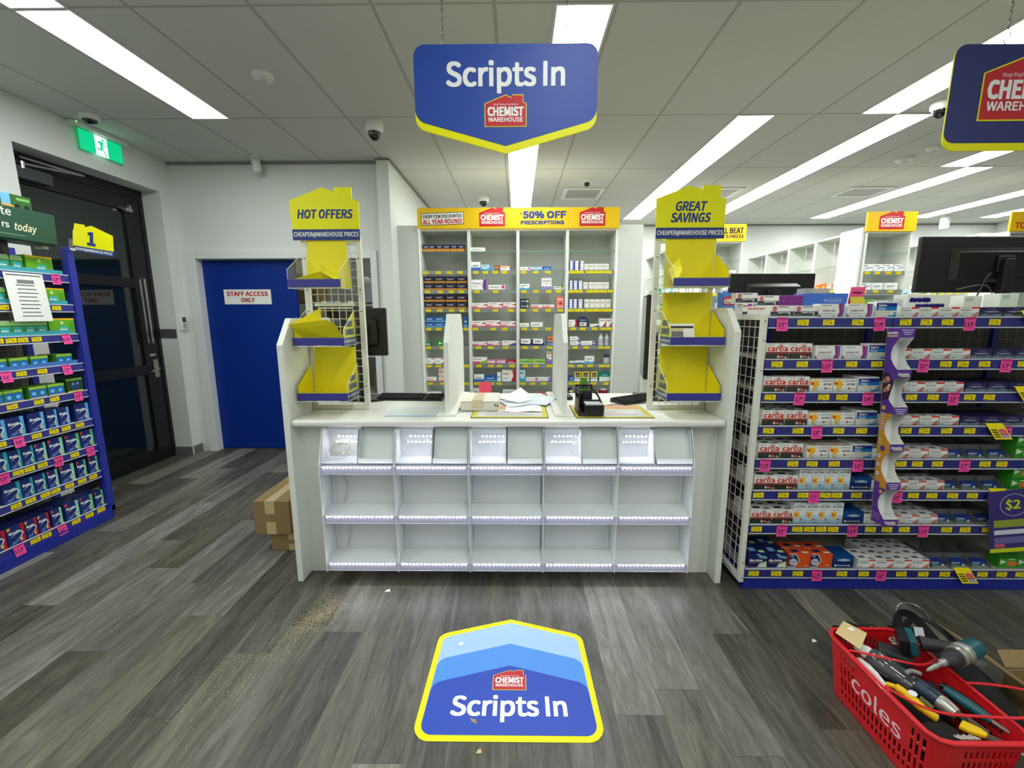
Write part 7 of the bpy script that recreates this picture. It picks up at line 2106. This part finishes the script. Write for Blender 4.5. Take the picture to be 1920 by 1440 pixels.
MB().disc((1.306, 1.222, .244), .012, (.6, -.8, .1), (.8, .6, .2), ink((222, 222, 226)), 12).build('brand_plate', t)
MB().tube([(1.318, 1.21, .238), (1.333, 1.18, .230)], .009, mat('olive_grip', (96, 92, 40), .6), 8).build('grip', t)
for k, (p, q_, r, m, nm) in enumerate((((1.45, 1.26, .225), (1.50, 1.16, .21), .018, TEAL, 'teal tool handle beside the second driver'), ((1.41, 1.20, .205), (1.46, 1.13, .19), .016, mat('brown_wood', (92, 74, 58), .7, var=.15), 'brown wooden handle deep in the basket'),
                                        ((1.47, 1.29, .21), (1.512, 1.20, .205), .014, BLACK, 'black tool handle against the far basket side'), ((1.44, 1.13, .19), (1.50, 1.09, .18), .014, mat('brown_wood', (92, 74, 58)), 'brown wooden handle at the near end'))):
    t = thing('hand_tool', nm, 'tool', p, 'handles in the basket')
    MB().tube([p, (Vector(p) + Vector(q_)) / 2, q_], [r * .8, r, r * .85], m, 10).build('handle', t, smooth=True)
    MB().tube([q_, Vector(q_) + (Vector(q_) - Vector(p)) * .35], [r * .35, r * .3], CHUCK, 8).build('shaft', t)
t = thing('marker_pen', 'yellow chisel-ended tool at the near end of the basket', 'tool', (1.39, 1.13, .19))
MB().prism([(1.372, 1.135, .205), (1.40, 1.152, .210), (1.432, 1.128, .206), (1.438, 1.112, .204), (1.425, 1.106, .202), (1.395, 1.118, .203)], (0, 0, .012), ink((240, 200, 20))).build('handle', t, bevel=.003)
m_ = MB()
for k in range(7):
    m_.tube([(1.335 + k * .009, 1.120 - .004 * (k % 2), .20), (1.350 + k * .009, 1.100, .207)], .004, CHUCK, 6)
single(m_, 'spanner_set', 'bundle of silver bits at the near end of the basket', 'tool', (1.36, 1.11, .19))
m_ = MB()
q = random.Random(4)
for k in range(12):
    c = Vector((1.43 + q.random() * .07, 1.435 + q.random() * .04, .238 + q.random() * .014))
    m_.tube([c + Vector((.011 * math.cos(a), .011 * math.sin(a), .003 * math.sin(2 * a))) for a in [i * math.pi / 4 for i in range(9)]], .003, CHUCK, 6)
single(m_, 'steel_chain', 'heap of shiny steel chain links at the far end of the basket', 'chain', (1.46, 1.455, .23))
t = thing('tool_case', 'dark charcoal tool housing behind the spray bottle in the basket', 'tool', (1.40, 1.43, .2))
obox(MB(), Vector((1.42, 1.415, .212)), Vector((.8, -.6, 0)), Vector((.6, .8, 0)), Vector((0, 0, 1)), .05, .03, .022, mat('charcoal_plastic', (44, 48, 50), .5, var=.08)).build('housing', t, bevel=.008)

# black bag and cardboard beside the basket
t = thing('tool_bag', 'black soft tool bag with strap loops on the floor behind the basket', 'bag', (1.655, 1.42, 0))
blob(MB(), (1.655, 1.44, .095), (.11, .25, .105), SOFTBLACK, 22, 12, .05).build('bag_body', t, smooth=True)
def strap(mb, pts, w, m, wide=Vector((0, 0, 1))):
    P = cable_path(pts, 6)
    vs, fs = [], []
    for i, p in enumerate(P):
        d = (P[min(i + 1, len(P) - 1)] - P[max(i - 1, 0)]).normalized()
        s = d.cross(wide)
        s = s.normalized() if s.length > 1e-3 else Vector((1, 0, 0))
        n = s.cross(d).normalized()
        vs += [p - s * w / 2 - n * .0015, p + s * w / 2 - n * .0015, p + s * w / 2 + n * .0015, p - s * w / 2 + n * .0015]
    for i in range(len(P) - 1):
        for k in range(4):
            fs.append((i * 4 + k, i * 4 + (k + 1) % 4, (i + 1) * 4 + (k + 1) % 4, (i + 1) * 4 + k))
    fs += [(0, 3, 2, 1), tuple((len(P) - 1) * 4 + k for k in range(4))]
    return mb.add(vs, fs, m)
strap(MB(), [(1.545, 1.535, .19), (1.55, 1.555, .245), (1.575, 1.57, .272), (1.61, 1.555, .265), (1.635, 1.52, .23), (1.65, 1.48, .20)], .034, SOFTBLACK, Vector((.3, 1, .2))).build('carry_strap', t)
strap(MB(), [(1.63, 1.60, .19), (1.66, 1.60, .222), (1.70, 1.575, .225), (1.735, 1.51, .195), (1.75, 1.44, .12)], .05, SOFTBLACK, Vector((0, .4, 1))).build('flap', t)
MB().prism([(1.575, 1.500, .222), (1.610, 1.498, .222), (1.611, 1.512, .250), (1.577, 1.515, .250)], (0, .001, .0003), ink((206, 210, 214))).build('label_patch', t, label='white label patch')
MB().tube(cable_path([(1.575, 1.59, .25), (1.585, 1.595, .288), (1.62, 1.585, .302), (1.66, 1.565, .285), (1.675, 1.55, .25)]), .0025, STEEL, 6).build('wire_loop', t, label='thin steel wire loop')
t = thing('folded_cloth', 'folded black cloth lying on the floor past the basket corner', 'cloth', (1.52, 1.70, 0))
MB().prism([(1.44, 1.66, .002), (1.60, 1.63, .002), (1.63, 1.74, .002), (1.47, 1.78, .002)], (0, 0, .05), SOFTBLACK).prism([(1.455, 1.70, .05), (1.50, 1.665, .05), (1.58, 1.68, .05), (1.49, 1.745, .05)], (0, 0, .055), SOFTBLACK).build('cloth_body', t, bevel=.012)
MB().tube(cable_path([(1.55, 1.70, .06), (1.57, 1.69, .11), (1.60, 1.68, .10), (1.62, 1.66, .07)]), .008, BLACK, 8).build('cord_loop', t)
t = thing('cardboard_box', 'opened cardboard box with raised flaps beside the black bag', 'box', (1.98, 1.23, 0))
m_ = MB().box(1.82, 2.15, 1.02, 1.024, 0, .17, CARD).box(1.82, 2.15, 1.396, 1.40, 0, .17, CARD).box(1.82, 1.824, 1.024, 1.396, 0, .17, CARD).box(2.146, 2.15, 1.024, 1.396, 0, .17, CARD).box(1.824, 2.146, 1.024, 1.396, .001, .005, CARD)
m_.build('body', t)
MB().prism([(1.818, 1.10, .172), (1.818, 1.398, .172), (1.79, 1.47, .195), (1.728, 1.57, .222), (1.735, 1.30, .222)], (.001, 0, .003), CARD).build('flap', t)
MB().prism([(1.826, 1.403, .172), (2.146, 1.403, .172), (2.12, 1.44, .215), (1.84, 1.45, .205)], (0, .001, .003), CARD).build('flap', t)
t = thing('tool_bag', 'second black bag lying flat at the near end beside the basket', 'bag', (1.66, 1.08, 0))
blob(MB(), (1.66, 1.02, .062), (.10, .125, .06), SOFTBLACK, 18, 22, .08).build('bag_body', t, smooth=True)
strap(MB(), [(1.60, 1.16, .12), (1.68, 1.10, .15), (1.74, 1.02, .13), (1.76, .95, .08)], .03, SOFTBLACK).build('carry_strap', t)
MB().tube(cable_path([(1.56, 1.02, .06), (1.545, .99, .09), (1.56, .97, .11), (1.58, .96, .08)]), .006, STEEL, 8).build('buckle', t, label='steel buckle')

# ------------------------------------------------------------------ litter on the floor
q = random.Random(17)
m_ = MB()
WOODC = mat('wood_dust', (222, 208, 156), .8, var=.2, scale=300)
for k in range(3200):
    dense = q.random() < .5
    u = abs(q.gauss(.18, .12)) if dense else q.random()
    cx_, cy_ = -.93 + (-1.22 + .93) * u, 1.98 + (1.44 - 1.98) * u
    sg = .035 if dense else (.07 if q.random() < .7 else .15)
    x, y = q.gauss(cx_, sg), q.gauss(cy_, sg * 1.2)
    a = q.random() * 6.28
    L_, w_ = q.uniform(.0008, .0030), q.uniform(.0004, .0011)
    dx, dy = math.cos(a) * L_, math.sin(a) * L_
    ex, ey = -math.sin(a) * w_, math.cos(a) * w_
    z = .0006 + q.random() * .002
    m_.add([(x - dx, y - dy, .0003), (x + ex, y + ey, z), (x + dx, y + dy, .0003), (x - ex, y - ey, z)], [(0, 1, 2, 3)], WOODC)
o = m_.build('sawdust', kind='stuff')
tag(o, 'pale sawdust sprinkled on the dark planks left before the counter', 'sawdust')
for k, (x, y, s, nm) in enumerate(((1.36, 1.73, .012, 'tiny white paper scrap on the floor near the basket'), (-.255, 1.70, .012, 'small white scrap on the planks left of the floor sticker'), (-.70, 2.07, .014, 'curled white scrap on the floor before the display shelving'),
                                   (-.13, 1.22, .010, 'little tan chip on the floor below the sticker'))):
    m_ = MB().prism([(x - s, y - s * .6, .001), (x + s, y - s * .4, .001), (x + s * .6, y + s * .7, .004), (x - s * .4, y + s * .6, .003)], (0, 0, .001), PAPER if k < 3 else KR)
    single(m_, 'paper_scrap', nm, 'scrap', (x, y, 0), 'scraps on the floor')
m_ = MB().prism([(-.175, 1.340, .004), (-.165, 1.325, .003), (-.145, 1.317, .003), (-.15, 1.328, .012)], (0, 0, .001), ink((176, 150, 140)))
single(m_, 'dry_leaf', 'small curled brown chip lying on the floor sticker lettering', 'chip', (-.16, 1.33, .003))
